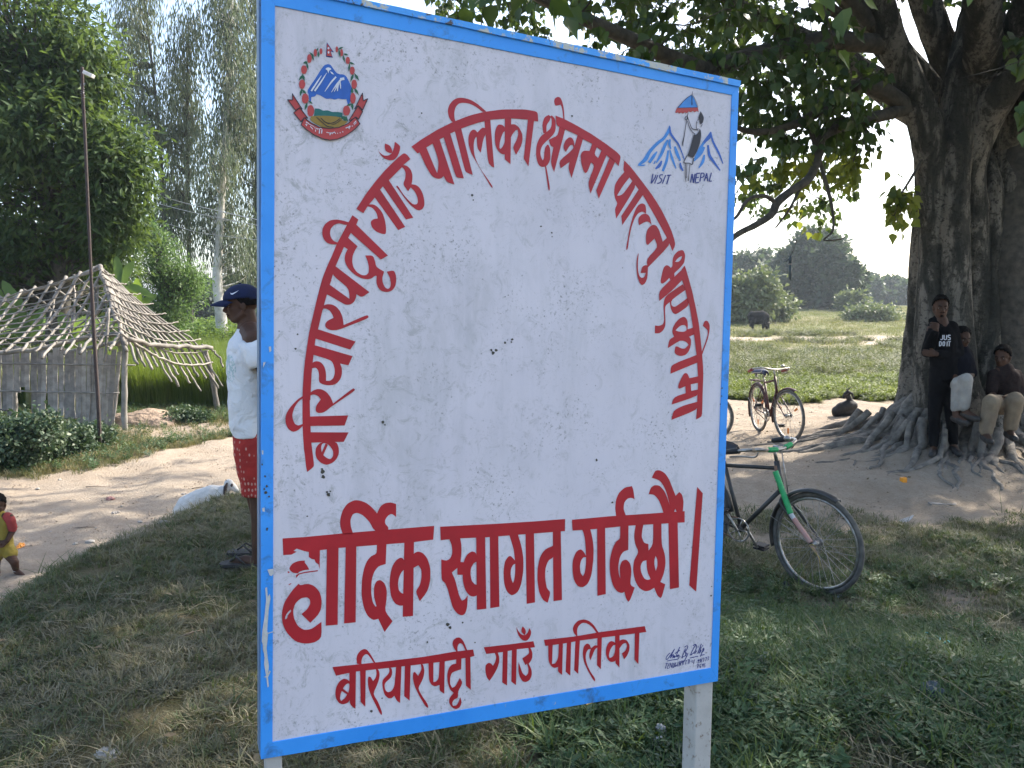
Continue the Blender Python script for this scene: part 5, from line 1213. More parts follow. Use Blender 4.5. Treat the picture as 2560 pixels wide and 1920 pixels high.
# spreading surface roots
rs = random.Random(8)
def root(a0, L_, r0, seed, wig=0.75, hump=0.05, start=0.70):
    pts = []; rad = []; a_ = math.radians(a0); p = Vector((5.85, 9.9, 0)) + Vector((math.cos(a_), math.sin(a_), 0)) * start
    N_ = 13; rr2 = random.Random(seed); r0 = r0 * .52
    for i in range(N_):
        f = i / (N_ - 1); r = r0 * (1 - f) ** .8 + .012
        z = gz(p.x, p.y) + r * (.15 - .9 * f * rr2.random()) + (hump * math.sin(f * 8 + seed) * (1 - f)) + (.24 * (1 - f * 5) if f < .2 else 0)
        pts.append((p.x, p.y, z)); rad.append(r)
        a_ += rr2.uniform(-wig, wig); a_ += (math.radians(a0) - a_) * .45; p = p + Vector((math.cos(a_), math.sin(a_), 0)) * (L_ / N_)
    stem('root', pts, rad, seed, m_root, 10, .22, fig, seg=5)
m_root = pmat('root_bark', (0.25, 0.22, 0.185), (0.10, 0.09, 0.078), 11, 0.95, 0.8, detail=7, bscale=30, bdist=0.02)
for i, (a0, L_, r0) in enumerate(((172, 3.0, .20), (182, 3.4, .17), (190, 3.0, .22), (198, 3.6, .15), (206, 3.0, .20), (214, 3.4, .14), (222, 2.8, .20), (230, 3.2, .13), (238, 2.6, .19), (246, 3.0, .14), (255, 2.6, .20), (264, 2.8, .15), (272, 2.6, .18), (282, 2.8, .15), (293, 2.6, .2), (305, 2.6, .16), (320, 2.6, .18), (160, 2.6, .16), (340, 2.4, .16), (20, 2.4, .16), (90, 2, .16), (130, 2.2, .16),
                             (186, 2.2, .10), (203, 2.4, .09), (218, 2.5, .09), (228, 2.2, .1), (243, 2.4, .09), (259, 2.2, .1), (268, 2.0, .09), (277, 2.2, .1))):
    root(a0 + rs.uniform(-3, 3), L_ * (.62 if a0 < 205 else .46), r0, 100 + i)
for i in range(46):
    root(rs.uniform(165, 345), rs.uniform(.8, 1.7), rs.uniform(.035, .09), 200 + i, 1.0, .03, rs.uniform(.7, 1.5))

# --- general leafy tree made of lobes
def lobed(name, base_xy, lobes, m_leaf, m_b, label, cat='tree', group=None, T=OVAL, size=(.1, .16), per=900, droop=0.2, trunk=None, tw_r=.03, shell=0.75, flat=1.0, clump=14, cs=.28, seed=1, individual=0):
    bx, by = base_xy; bz = gz(bx, by); root_ = empty(name, (bx, by, bz), 0, label, cat, group); o0 = np.array((bx, by, bz))
    P_ = []; D_ = []; nodes = []
    for (c, r, w) in lobes:
        c = np.array(c); k_ = max(3, int(per * w / clump))
        d = rdir(k_); rad = RNG.random((k_, 1)) ** (1 / 3) * (1 - shell) + shell * (0.72 + 0.33 * RNG.random((k_, 1)))
        nn = c + d * rad * np.array(r)
        nodes.append(nn)
        cl = np.repeat(nn, clump, 0) + RNG.normal(size=(k_ * clump, 3)) * cs * np.array([1, 1, flat])
        P_.append(cl); D_.append(np.repeat(d, clump, 0))
    P_ = np.concatenate(P_); D_ = np.concatenate(D_); nodes = np.concatenate(nodes)
    ax_ = rdir(len(P_)) * .9 + D_ * .5 + np.array([0, 0, -droop]); nr = rdir(len(P_)) * .6 + D_ * .4 + np.array([0, 0, .5])
    sz = RNG.uniform(size[0], size[1], len(P_))
    sel = np.zeros(len(P_), bool)
    if individual:
        px, py, Z = project(P_); inv = (px > 0) & (px < 640) & (py > 0)
        dd = np.linalg.norm(P_ - np.array([0, 0, EYE]), axis=1); order = np.argsort(np.where(inv, dd, 1e9))[:individual]; sel[order] = True
        me = bpy.data.meshes.new('leaf'); me.from_pydata([tuple(t) for t in T], [], [(0, 1, 2), (0, 2, 3)]); me.materials.append(m_leaf)
        for i in order:
            a = Vector(ax_[i]).normalized(); s = a.cross(Vector(nr[i])).normalized(); uv_ = s.cross(a)
            o = bpy.data.objects.new('leaf', me); M_ = Matrix((s, a, uv_)).transposed().to_4x4() @ Matrix.Scale(float(sz[i]), 4)
            M_.translation = Vector(P_[i] - o0); link(o, root_); o.matrix_local = M_
    V, F = leaves(P_[~sel] - o0, ax_[~sel], nr[~sel], sz[~sel], T, LANCE_F)
    o = np_mesh('crown', V, F, m_leaf, root_); o['kind'] = 'stuff'
    if trunk:
        tp, tr = trunk
        stem('trunk', tp, tr, seed, m_b, 12, .08, root_, Vector(o0))
        AP_, AR_ = attach_pts([([Vector(p) for p in tp], tr)], .35)
        pairs = []; r0 = []
        for c in nodes[::2]:
            i = int(np.argmin(np.linalg.norm(AP_ - c, axis=1) + .8 * np.maximum(0, AP_[:, 2] - c[2] + .5))); pairs.append((AP_[i], c)); r0.append(min(AR_[i] * .5, tw_r))
        V, F = twigs(pairs, np.array(r0), .006, 4, 4, .03, .1)
        o = np_mesh('branches', V - o0, F, m_b, root_, True); o['kind'] = 'stuff'
    return root_
def LB(px, py, Y, rx, ry, rz=None, w=1.0):
    """a lobe of a crown seen at a photo pixel; radii in photo pixels sideways and up"""
    c = at(px, py, Y); s = Y / FPX; return (tuple(c), (rx * s, (rz or rx) * s, ry * s), w)
# mango behind the hut
lobed('mango_tree', (-12.0, 19.5), [LB(60, 90, 19.5, 170, 170, w=3.0), LB(60, 690, 21, 190, 70, w=1.6), LB(230, 690, 22, 110, 60, w=.9), LB(-60, 250, 19, 190, 190, w=2.5), LB(195, 180, 19, 80, 95, w=1.4), LB(110, 330, 18.5, 130, 100, w=1.6), LB(280, 395, 18.6, 85, 85, w=1.5), LB(280, 510, 18.6, 75, 80, w=1.1), LB(60, 530, 19.2, 130, 110, w=1.6), LB(250, 570, 19.5, 80, 80, w=1.1), LB(-50, 620, 19.5, 120, 90, w=.9), LB(120, 640, 20.5, 150, 60, w=1.0)],
      m_mango, m_barkd, 'dense dark green mango tree towering behind the bamboo hut frame', T=np.array([(0, 0, 0), (-.17, .45, .04), (0, 1, -.05), (.17, .45, .04)]), size=(.17, .28), per=2100, droop=.55, trunk=([(-11.6, 19.6, -1), (-11.4, 19.6, 1), (-11.2, 19.5, 2.5), (-11.4, 19.4, 4.5), (-11.6, 19.4, 7)], [.34, .27, .22, .18, .1]), shell=.55, clump=20, cs=.26, individual=300)
# gum trees: tall, drooping, greyish
def gum(base_px, Y, cols, label, seed, tr):
    lb = []
    for (px, y0, y1, w, dens) in cols:
        k_ = max(2, int((y1 - y0) / 65))
        for i in range(k_):
            f = (i + .5) / k_; lb.append(LB(px + RNG.uniform(-w * .45, w * .45), y0 + (y1 - y0) * f, Y + RNG.uniform(-1.2, 1.2), w * RNG.uniform(.5, .9), 62, w=dens))
    b0 = ground(base_px, 880) ; b0 = at(base_px, 880, Y)
    return lobed('gum_tree', (b0.x, Y), lb, m_euc, m_pale if base_px == 556 else m_barkd, label, 'tree', 'gum trees behind the hut', T=np.array([(0, 0, 0), (-.075, .4, .02), (0, 1, -.03), (.075, .4, .02)]), size=(.24, .42), per=930, droop=2.6, trunk=tr, shell=.6, clump=22, cs=.30, flat=1.9, seed=seed, tw_r=.05)
gum(350, 36, [(345, -60, 330, 62, 1.0), (330, 250, 420, 42, .55)], 'gum tree with a narrow drooping crown, leftmost of the row', 31, ([tuple(at(420, 850, 36)), tuple(at(412, 600, 36)), tuple(at(395, 300, 36)), tuple(at(360, 0, 36)), tuple(at(350, -80, 36))], [.12, .09, .07, .04, .02]))
gum(455, 37, [(470, 40, 330, 55, 1.0), (430, 260, 600, 62, 1.0), (400, 480, 640, 40, .6)], 'gum tree in the middle of the row, its top lower than the others', 32, ([tuple(at(478, 850, 37)), tuple(at(470, 500, 37)), tuple(at(468, 250, 37)), tuple(at(470, 60, 37))], [.13, .09, .06, .02]))
gum(556, 35, [(580, -60, 330, 62, 1.1), (560, 300, 640, 68, 1.1), (600, 560, 740, 50, .7)], 'gum tree with a pale bare trunk just left of the board', 33, ([tuple(at(560, 895, 35)), tuple(at(553, 800, 35)), tuple(at(543, 700, 35)), tuple(at(548, 600, 35)), tuple(at(565, 300, 35)), tuple(at(580, 0, 35))], [.30, .25, .21, .17, .12, .06]))
gum(660, 38, [(650, -60, 330, 60, 1.0), (640, 300, 720, 70, 1.0), (720, 0, 500, 70, .8)], 'gum tree half hidden behind the left edge of the board', 34, ([tuple(at(646, 870, 38)), tuple(at(644, 700, 38)), tuple(at(640, 400, 38)), tuple(at(650, 0, 38))], [.14, .1, .07, .03]))
lobed('feathery_tree', (-11.5, 26), [LB(395, 650, 26, 50, 70, w=1.2), LB(440, 730, 26, 60, 65, w=1.3), LB(400, 800, 26, 70, 50, w=1.2), LB(470, 690, 26, 30, 30, w=.5), LB(370, 590, 26, 30, 40, w=.5)],
      m_acac, m_barkd, 'light green feathery young tree between the hut and the gum trees', T=np.array([(0, 0, 0), (-.16, .4, .02), (0, 1, -.03), (.16, .4, .02)]), size=(.10, .18), per=2200, droop=.5, trunk=([tuple(at(410, 900, 26)), tuple(at(405, 800, 26)), tuple(at(400, 680, 26)), tuple(at(395, 600, 26))], [.12, .09, .06, .02]), shell=.5, clump=20, cs=.2, seed=41)
# far trees across the field on the right and behind everything
def far_tree(px, py_top, py_base, w, Y, label, seed, dens=1.0, name='distant_tree', T=OVAL):
    h = py_base - py_top; rr2 = random.Random(seed); lb = []
    for i in range(9):
        a_ = rr2.uniform(-.75, .75); f = rr2.uniform(.1, .88)
        lb.append(LB(px + a_ * w * (1 - .55 * abs(f - .4)), py_base - h * f, Y + rr2.uniform(-1, 1) * w * Y / FPX * .7, w * rr2.uniform(.28, .5), h * rr2.uniform(.12, .22), w=dens))
    lb.append(LB(px, py_base - h * .15, Y, w * .9, h * .18, w=dens))
    c = at(px, py_base, Y); s = Y / FPX
    return lobed(name, (c.x, Y), lb, m_fart, m_barkd, label, 'tree', 'distant trees across the field', T=T, size=(.0045 * Y, .0095 * Y), per=800, droop=.2, trunk=([(c.x, Y, c.z - 1.0), (c.x + .2, Y, c.z + h * s * .4), (c.x, Y, c.z + h * s * .85)], [w * s * .09, w * s * .06, w * s * .02]), shell=.7, clump=18, cs=w * s * .09, seed=seed)
for i, a in enumerate(((2010, 575, 770, 75, 92, 'dark rounded distant tree left of the tall pair, above the grazing buffalo', 1.2),
                       (1880, 600, 775, 70, 110, 'pale hazy distant tree just right of the board edge', .8),
                       (1960, 585, 775, 45, 98, 'slim bluish distant tree behind the hanging pod', 1.0),
                       (2085, 590, 775, 62, 88, 'tall dark distant tree at the right end of the nearest clump', 1.3),
                       (2130, 660, 775, 48, 86, 'lower dark tree at the foot of the tall clump', 1.0),
                       (2190, 700, 765, 45, 130, 'first low tree of the distant row toward the trunk', .8),
                       (2240, 690, 762, 45, 135, 'second low tree of the distant row toward the trunk', .8),
                       (2290, 700, 762, 45, 130, 'third low tree of the distant row, at the edge of the trunk', .8),
                       (2555, 700, 765, 60, 120, 'distant tree at the right edge beyond the trunk', .8),
                       (1800, 620, 775, 60, 100, 'distant tree mostly behind the board', .8),
                       (2350, 700, 765, 60, 130, 'distant tree behind the fig trunk', .6),
                       (490, 690, 800, 60, 75, 'dark bluish tree behind the pale gum trunk', 1.0),
                       (590, 700, 800, 60, 80, 'dark tree beyond the crop beside the cap', 1.0),
                       (420, 740, 810, 60, 70, 'low dark tree beyond the crop on the left', .9),
                       (300, 720, 810, 90, 75, 'wide dark tree glimpsed through the hut frame', .9),
                       (150, 740, 810, 90, 75, 'wide dark tree behind the left of the hut', .8),
                       (20, 730, 810, 90, 75, 'wide dark tree at the far left behind the hut', .8),
                       (700, 720, 800, 80, 85, 'dark tree behind the board on the left', .7))):
    far_tree(a[0], a[1], a[2], a[3], a[4], a[5], 200 + i, a[6])
# bushes at the edge of the field
def bush(name, px, py, w, h, Y, m, label, size, per, group=None, cs=.12, T=OVAL):
    c = at(px, py, Y); s = Y / FPX; z = gz(c.x, Y)
    lb = []
    for i in range(5):
        lb.append(((c.x + RNG.uniform(-.6, .6) * w * s, Y + RNG.uniform(-.4, .4) * w * s, z + h * s * RNG.uniform(.3, .65)), (w * s * .5, w * s * .5, h * s * .35), 1.0))
    return lobed(name, (c.x, Y), lb, m, m_barkd, label, 'bush', group, T=T, size=size, per=per, droop=.1, shell=.6, clump=12, cs=cs, trunk=([(c.x, Y, z - .1), (c.x, Y, z + h * s * .3), (c.x + .05, Y, z + h * s * .6)], [.06 * w * s, .04 * w * s, .01]), tw_r=.02)
m_bush = leafmat('field_bush_leaf', [(0.2, (0.07, 0.10, 0.04)), (0.5, (0.13, 0.16, 0.07)), (0.8, (0.22, 0.24, 0.11))], 0.3, 0.55, 0.3, (.2, .26, .07), .3, inst=False)
bush('bush', 1865, 790, 70, 130, 58, m_bush, 'big pale green bush left of the grazing buffalo', (.25, .5), 1500, cs=.35)
bush('bush', 1925, 790, 60, 60, 60, m_bush, 'low green bush directly behind the buffalo', (.25, .45), 900, cs=.3)
bush('bush', 2110, 775, 45, 45, 80, m_bush, 'round bush at the foot of the far dark trees', (.3, .5), 600, cs=.3)
bush('bush', 2200, 800, 90, 30, 62, m_olive if False else m_bush, 'flat olive bush in the middle of the far field', (.2, .4), 700, cs=.3)
m_shr = leafmat('shrub_leaf', [(0.2, (0.025, 0.05, 0.025)), (0.5, (0.05, 0.085, 0.045)), (0.8, (0.12, 0.15, 0.08))], 0.2, 0.5, 1.5, (.12, .2, .06), .35, inst=False)
for (px, py, w, h, Y, lb_) in ((20, 1170, 110, 150, 10.9, 'dark leafy shrub at the left edge in front of the wall'), (110, 1160, 90, 125, 11.6, 'dark leafy shrub below the bamboo wall'), (190, 1150, 60, 70, 12.2, 'smaller shrub at the foot of the rusty pole'), (250, 1120, 60, 50, 12.8, 'low weedy shrub at the foot of the front hut post'), (470, 1070, 50, 18, 15.4, 'low weeds between the hut posts and the track')):
    bush('shrub', px, py, w, h, Y, m_shr, lb_, (.05, .09), 1500 if w > 70 else 700, cs=.08)
# ------------------------------------------------------------------ bamboo hut frame
m_bam = pmat('weathered_bamboo', (0.29, 0.26, 0.225), (0.15, 0.135, 0.115), 7, 0.75, 0.4, detail=7, bscale=50, bdist=0.004, vary=.28)
m_bamd = pmat('grey_bamboo', (0.27, 0.25, 0.22), (0.15, 0.14, 0.125), 6, 0.85, 0.5, detail=7, bscale=50, bdist=0.004, vary=.28)
m_slat = pmat('split_bamboo_slat', (0.36, 0.33, 0.30), (0.22, 0.20, 0.18), 9, 0.85, 0.6, detail=8, bscale=40, bdist=0.006, vary=.3)
HC = at(312, 1085, 14.3); HC.z = gz(HC.x, HC.y)
hut = empty('hut_frame', HC, 0, 'open bamboo hut frame with bare lattice roof and torn slat wall beside the dirt track', 'hut')
rs = random.Random(12)
def pole(name, pts, r0, r1=None, m=None, wob=0.026, n=7, nodes=True, seg=5):
    """a bamboo cane: slightly crooked, thicker at the nodes"""
    r1 = r1 if r1 is not None else r0 * .8
    P_ = [np.array(p, float) for p in pts]
    q = spline(P_, seg) if len(P_) > 2 else [P_[0] + (P_[1] - P_[0]) * i / 6 for i in range(7)]
    out = []; rad = []
    L = len(q); off = np.zeros(3)
    for i, p in enumerate(q):
        f = i / (L - 1); w = np.array([rs.uniform(-wob, wob) for _ in range(3)]) * (0 if i in (0,) else 1)
        out.append(p + w); r = r0 * (1 - f) + r1 * f; rad.append(r * .82 * (1 + (.16 if nodes and i % 2 == 0 else 0)))
    mb = MB(); mb.tube([Vector(p) - HC for p in out], rad, n)
    return mb.build(name, m or m_bam, hut, True)
A_ = np.array(at(250, 668, 15.6)); TL = np.array(at(-170, 790, 17.2)); BR = np.array(at(312, 852, 14.2)); BL = np.array(at(-190, 885, 13.3))
def LP(u, v, sag=1):
    p = (TL * (1 - u) + A_ * u) * (1 - v) + (BL * (1 - u) + BR * u) * v
    p = p + np.array([0, 0, -1]) * (.10 * sag * math.sin(PI * min(v, 1)) * .8 + .05 * math.sin(PI * u) * (1 - v))
    return p
# ridge pole and hip pole
pole('ridge_pole', [TL - [0, 0, .02], LP(.35, 0) - [0, 0, .05], LP(.7, 0) - [0, 0, .04], A_], .045, .04)
pole('hip_pole', [A_ + [0, 0, .03], LP(1, .35, .6), LP(1, .7, .6), BR + (BR - A_) * .04], .05, .045)
for i in range(19):
    ut = .02 + i * .079 + rs.uniform(-.012, .012); k_ = .40
    v0 = 0 if ut <= 1 else (ut - 1) / k_
    if v0 > .9: continue
    v1 = 1.10 + rs.uniform(-.03, .20)
    pts = [LP(ut - k_ * v, v) + np.array([0, -.02, .035]) for v in np.linspace(v0, v1, 5)]
    pole('rafter', pts, rs.uniform(.022, .036), None, m_bam if rs.random() < .7 else m_bamd, .012)
for i in range(9):   # steeper short canes near the hip
    u0 = rs.uniform(.72, .98); v0 = rs.uniform(.0, .45)
    pts = [LP(u0 - .12 * f * rs.uniform(.5, 1.6), v0 + f * rs.uniform(.55, .7)) + np.array([0, .03, -.03]) for f in (0, .5, 1)]
    pole('rafter', pts, .02, .018, m_bam, .01)
for i in range(10):
    v = .05 + i * .10 + rs.uniform(-.008, .008)
    pts = [LP(u, v + .012 * math.sin(u * 9 + i)) + np.array([0, -.05, .05]) for u in np.linspace(.0, 1.01, 8)]
    pole('batten', pts, .017, .013, m_bamd if i % 2 else m_bam, .012, 6)
# the inside of the far slope seen through the lattice
for i in range(8):
    f = i / 7; a0 = TL * (1 - f) + A_ * f; b0 = a0 + np.array([.4, 2.6, -1.35])
    pole('rafter', [a0, (a0 + b0) / 2 - [0, 0, .05], b0], .024, .02, m_bamd)
for i in range(4):
    f = .2 + i * .23; off = np.array([.4, 2.6, -1.35]) * f
    pole('batten', [TL + off, (TL + A_) / 2 + off - [0, 0, .04], A_ + off], .015, .013, m_bamd)
# right slope
C0 = BR; RE = np.array(at(522, 925, 17.0)); RT_ = np.array(at(505, 858, 16.9))
def hipP(v): return A_ + (C0 - A_) * v
def edgeP(v):
    e = A_ + (np.array(at(508, 862, 17.0)) - A_) * min(v / .82, 1)
    if v > .82: e = e + (np.array(at(530, 925, 16.9)) - e) * ((v - .82) / .18)
    return e
def RP(u, v):
    p = hipP(v) * (1 - u) + edgeP(v) * u
    return p + np.array([0, 0, -1]) * (.24 * math.sin(PI * u) * min(v, 1) + .0)
for i in range(10):
    v = .10 + i * .097 + rs.uniform(-.008, .008); lo_ = -.03
    pole('batten', [RP(u, v) + np.array([0.02, -.03, .05]) for u in np.linspace(lo_, 1.03, 7)], .017 if i < 9 else .026, .014 if i < 9 else .022, m_bam, .012, 6)
for i in range(13):
    ub = .05 + i * .08 + rs.uniform(-.01, .01); v0 = max(0.04, .12 + rs.uniform(-.05, .03)); k_ = .30
    pts = [RP(max(.0, min(1.0, ub - k_ * (1 - v) * (1 if ub > .35 else ub / .35))), v) for v in np.linspace(v0, 1.0, 5)]
    d = pts[-1] - pts[-2]; pts.append(pts[-1] + d / np.linalg.norm(d) * rs.uniform(.12, .55))
    pole('rafter', pts, rs.uniform(.024, .036), None, m_bam if i % 3 else m_bamd, .012)
pole('rafter', [at(505, 862, 17.0), at(530, 875, 17.0), at(548, 895, 17.0), at(560, 920, 17.0)], .03, .022, m_bam)
pole('rafter', [at(272, 772, 14.4), at(268, 840, 14.2), at(261, 903, 14.0)], .03, .026, m_bam, .006)
# plates and posts
pole('wall_plate', [at(318, 846, 14.3), at(400, 866, 15.3), at(470, 866, 16.3), at(528, 868, 17.0)], .05, .055, m_bam)
pole('wall_plate', [at(315, 842, 14.35), at(270, 835, 14.6), at(210, 845, 14.4), at(120, 868, 14.0), at(0, 885, 13.8), at(-150, 892, 13.6)], .05, .045, m_bamd)
pole('tie_beam', [at(322, 852, 14.4), at(250, 866, 15.6), at(160, 880, 16.8)], .05, .04, m_bamd)
def gpt(px, py, Y):
    p = at(px, py, Y); p.z = gz(p.x, p.y) - .12; return p
pole('post', [gpt(312, 1085, 14.3), at(311, 960, 14.3), at(314, 842, 14.3)], .062, .055, m_bamd, .008, 9)
pole('post', [gpt(549, 1035, 17.0), at(531, 950, 17.0), at(512, 878, 17.0)], .07, .06, m_bam, .01, 9)
pole('post', [at(305, 843, 14.2), at(309, 862, 14.15), at(317, 878, 14.1)], .045, .04, m_bam, .004)
pole('post', [gpt(278, 1090, 14.9), at(290, 1000, 14.9), at(300, 880, 14.9)], .04, .035, m_bamd, .008)
pole('post', [gpt(200, 1035, 17.6), at(198, 860, 17.6)], .05, .045, m_bamd)
pole('post', [gpt(34, 1030, 15.4), at(42, 900, 15.4)], .05, .045, m_bamd)
pole('post', [gpt(-60, 1040, 14), at(-60, 880, 14)], .05, .045, m_bamd)
# slat wall: each split cane its own piece
def slat(p0, p1, w, tw=0.0):
    p0 = np.array(p0); p1 = np.array(p1); mb = MB(); k_ = 5; side = np.array([1, .06, 0]) * w / 2; V = []; F = []
    for i in range(k_ + 1):
        f = i / k_; c = p0 + (p1 - p0) * f + np.array([rs.uniform(-.006, .006), rs.uniform(-.012, .012), 0]); ww = side * rs.uniform(.85, 1.1)
        for (a, d) in ((-1, 0), (1, 0), (1, .012), (-1, .012)):
            V.append(Vector(c + ww * a + np.array([0, d + tw * a, 0])) - HC)
    for i in range(k_):
        for j in range(4): F.append((i * 4 + j, i * 4 + (j + 1) % 4, (i + 1) * 4 + (j + 1) % 4, (i + 1) * 4 + j))
    F += [(3, 2, 1, 0), tuple(k_ * 4 + j for j in range(4))]
    return mesh_obj('wall_slat', V, F, m_slat, hut)
px = -40.0
while px < 198:
    Y = 14.5; w = rs.uniform(9, 17); y1 = 1044 + rs.uniform(-5, 3); y0 = 878 + rs.uniform(-12, 4)
    gap = 20 < px < 68
    if gap: y1 = 972 + rs.uniform(-6, 10)
    if px < 18: y1 = 1028 + rs.uniform(-6, 6)
    slat(at(px + w / 2 + rs.uniform(-2, 2), y1, Y), at(px + w / 2 + rs.uniform(-2, 2), y0, Y), w * Y / FPX * .93, rs.uniform(-.006, .006)); px += w
px = 190.0
while px < 292:
    Y = 14.38 + (px - 190) * .002; w = rs.uniform(8, 15); lean = (px - 190) * .16
    slat(at(px + w / 2 - lean + 4 + rs.uniform(-2, 2), 1092 + rs.uniform(-12, 8), Y), at(px + w / 2 + 6 + rs.uniform(-2, 2), 880 + rs.uniform(-14, 8), Y), w * Y / FPX * .92, rs.uniform(-.006, .006)); px += w
for (a, b_) in (((-60, 908, 14.42), (338, 912, 14.3)), ((-60, 975, 14.42), (298, 983, 14.3)), ((90, 1043, 14.42), (196, 1046, 14.42)), ((-60, 1022, 14.42), (20, 1024, 14.42))):
    pole('wall_rail', [at(*a), at((a[0] + b_[0]) / 2, (a[1] + b_[1]) / 2 + 1, (a[2] + b_[2]) / 2), at(*b_)], .018, .015, m_bamd, .008, 6)

# rusty pole with a little lamp
m_rust = pmat('rusty_pole_steel', (0.06, 0.04, 0.036), (0.035, 0.027, 0.025), 14, 0.8, 0.4, detail=6)
m_wire = pmat('galvanised_wire', (0.5, 0.5, 0.5), (0.35, 0.35, 0.35), 10, .5)
pb = at(248, 1108, 12.4); pb.z = gz(pb.x, pb.y)
rp = empty('lamp_pole', pb, 0, 'thin rusty iron pole with a small white lamp, leaning before the hut', 'pole')
mb = MB(); q = spline([at(250, 1110, 12.4), at(245, 1000, 12.4), at(233, 800, 12.45), at(222, 560, 12.5), at(212, 330, 12.6), at(207, 240, 12.6), at(206, 190, 12.6), at(205, 168, 12.6)], 5)
mb.tube([Vector(p) - pb for p in q], [.030] * 12 + [.024] * (len(q) - 12), 8); mb.build('pole', m_rust, rp, True)
mb = MB()
for k_ in range(16):
    a = Vector(at(208 + rs.uniform(-8, 6), 205 + k_ * 2.6, 12.6)); mb.tube([a - pb, Vector(at(208 + rs.uniform(-8, 6), 208 + k_ * 2.6 + rs.uniform(-4, 6), 12.58)) - pb], .004, 3)
o = mb.build('wire_binding', m_wire, rp); o['kind'] = 'stuff'
lampo = MB(); c = Vector(at(222, 186, 12.55)) - pb
rt = Matrix.Rotation(math.radians(25), 3, 'Y')
lampo.box(c, (.15, .10, .055), rt); lampo.tube([Vector(at(206, 178, 12.6)) - pb, c], .010, 6); lp = lampo.build('lamp_head', pmat('white_lamp_plastic', (.7, .7, .68), (.55, .55, .53), 12, .4), rp); lp.modifiers.new('b', 'BEVEL').width = .01
# overhead wires crossing to the board side
for i, (a, b_, c_) in enumerate((((330, 470, 20), (480, 512, 18.5), (760, 575, 16)), ((380, 505, 24), (500, 535, 22), (780, 590, 19)), ((420, 560, 22), (520, 585, 21), (760, 612, 19)))):
    mb = MB(); mb.tube([Vector(p) for p in spline([at(*a), at(*b_), at(*c_)], 6)], .009 if i < 2 else .007, 5)
    tag(mb.build('overhead_wire', m_wire, None, True), ['upper overhead wire crossing in front of the gum trees', 'second overhead wire below the upper one', 'faint lowest overhead wire above the cap'][i], 'wire', 'overhead wires left of the board')

# banana plants behind the hut
m_ban = leafmat('banana_leaf', [(0.2, (0.035, 0.085, 0.025)), (0.5, (0.065, 0.13, 0.035)), (0.8, (0.13, 0.19, 0.05))], 0.45, 0.4, 1.0, (.3, .42, .05), .4, inst=False)
m_bans = pmat('banana_stem', (0.20, 0.22, 0.10), (0.13, 0.12, 0.06), 8, .6, .3)
def banana(px, py, Y, lv_, label):
    b0 = at(px, py, Y); b0.z = gz(b0.x, b0.y); r_ = empty('banana_plant', b0, 0, label, 'banana plant', 'banana plants behind the hut')
    top = Vector(at(px, py, Y)) - b0; mb = MB(); mb.tube([Vector((0, 0, -.1)), top * .6, top], [.11, .09, .05], 10); mb.build('stem', m_bans, r_, True)
    for (tx, ty, w) in lv_:
        tip = Vector(at(tx, ty, Y + rs.uniform(-.4, .4))) - b0; mid = (top + tip) / 2 + Vector((0, 0, .18 * (tip - top).length)); V = []; F = []
        q = spline([top, top.lerp(mid, .6) + Vector((0, 0, .05)), mid, mid.lerp(tip, .55), tip], 4)
        for i, p in enumerate(q):
            f = i / (len(q) - 1); p = Vector(p); d = (Vector(q[min(i + 1, len(q) - 1)]) - Vector(q[max(i - 1, 0)])).normalized(); s = d.cross(Vector((.2, -.9, .4))).normalized(); ww = .62 * w * math.sin(PI * min(1, f * .93 + .07)) ** .6 * (1 + rs.uniform(-.12, .12)) if 0 < i else .02
            n_ = s.cross(d)
            V += [p - s * ww + n_ * -.25 * ww, p, p + s * ww + n_ * -.25 * ww]
        for i in range(len(q) - 1):
            if i % 3 != 2 or True: F += [(3 * i, 3 * i + 1, 3 * i + 4, 3 * i + 3), (3 * i + 1, 3 * i + 2, 3 * i + 5, 3 * i + 4)]
        mesh_obj('leaf', V, F, m_ban, r_, True)
banana(300, 730, 18, [(290, 640, .16), (335, 652, .18), (318, 700, .14), (385, 742, .16), (262, 690, .15)], 'banana plant showing above the right slope of the hut roof')
banana(345, 790, 18.6, [(342, 695, .17), (392, 735, .14), (300, 760, .15), (370, 820, .16)], 'banana plant behind the right edge of the hut roof')
banana(70, 860, 17, [(30, 760, .24), (5, 700, .22), (110, 770, .22), (60, 820, .22), (-40, 760, .22)], 'banana plant seen through the left of the lattice roof')
banana(170, 870, 16.8, [(150, 780, .2), (225, 790, .2), (190, 840, .2), (120, 850, .2)], 'banana plant seen through the middle of the lattice roof')
banana(-10, 850, 17.5, [(-2, 720, .22), (30, 735, .2), (-60, 760, .2)], 'banana plant at the left edge of the picture')
# earth heap by the hut
def rock(name, c, size, seed, m, label, cat, group=None, parent=None, flat=.5, sub=3):
    bm = bmesh.new(); bmesh.ops.create_icosphere(bm, subdivisions=sub, radius=1)
    for v_ in bm.verts:
        n_ = v_.co.copy(); f = 1 + .35 * mnoise.noise(n_ * 1.3 + Vector((seed, 0, 0))) + .12 * mnoise.noise(n_ * 4 + Vector((0, seed, 0)))
        v_.co = Vector((n_.x * size[0], n_.y * size[1], n_.z * size[2])) * f
    me = bpy.data.meshes.new(name); bm.to_mesh(me); bm.free(); me.polygons.foreach_set('use_smooth', [True] * len(me.polygons)); me.materials.append(m)
    o = bpy.data.objects.new(name, me); o.location = c; link(o, parent)
    if label: tag(o, label, cat, group)
    return o
m_heap = pmat('heaped_earth', (0.36, 0.27, 0.20), (0.20, 0.15, 0.11), 7, 1, 1, detail=8, bscale=14, bdist=.05)
hp = at(358, 1070, 15.2)
rock('earth_heap', (hp.x, hp.y, gz(hp.x, hp.y) - .02), (.75, .5, .30), 3, m_heap, 'low heap of loose brown earth between the hut posts', 'earth heap', sub=4)
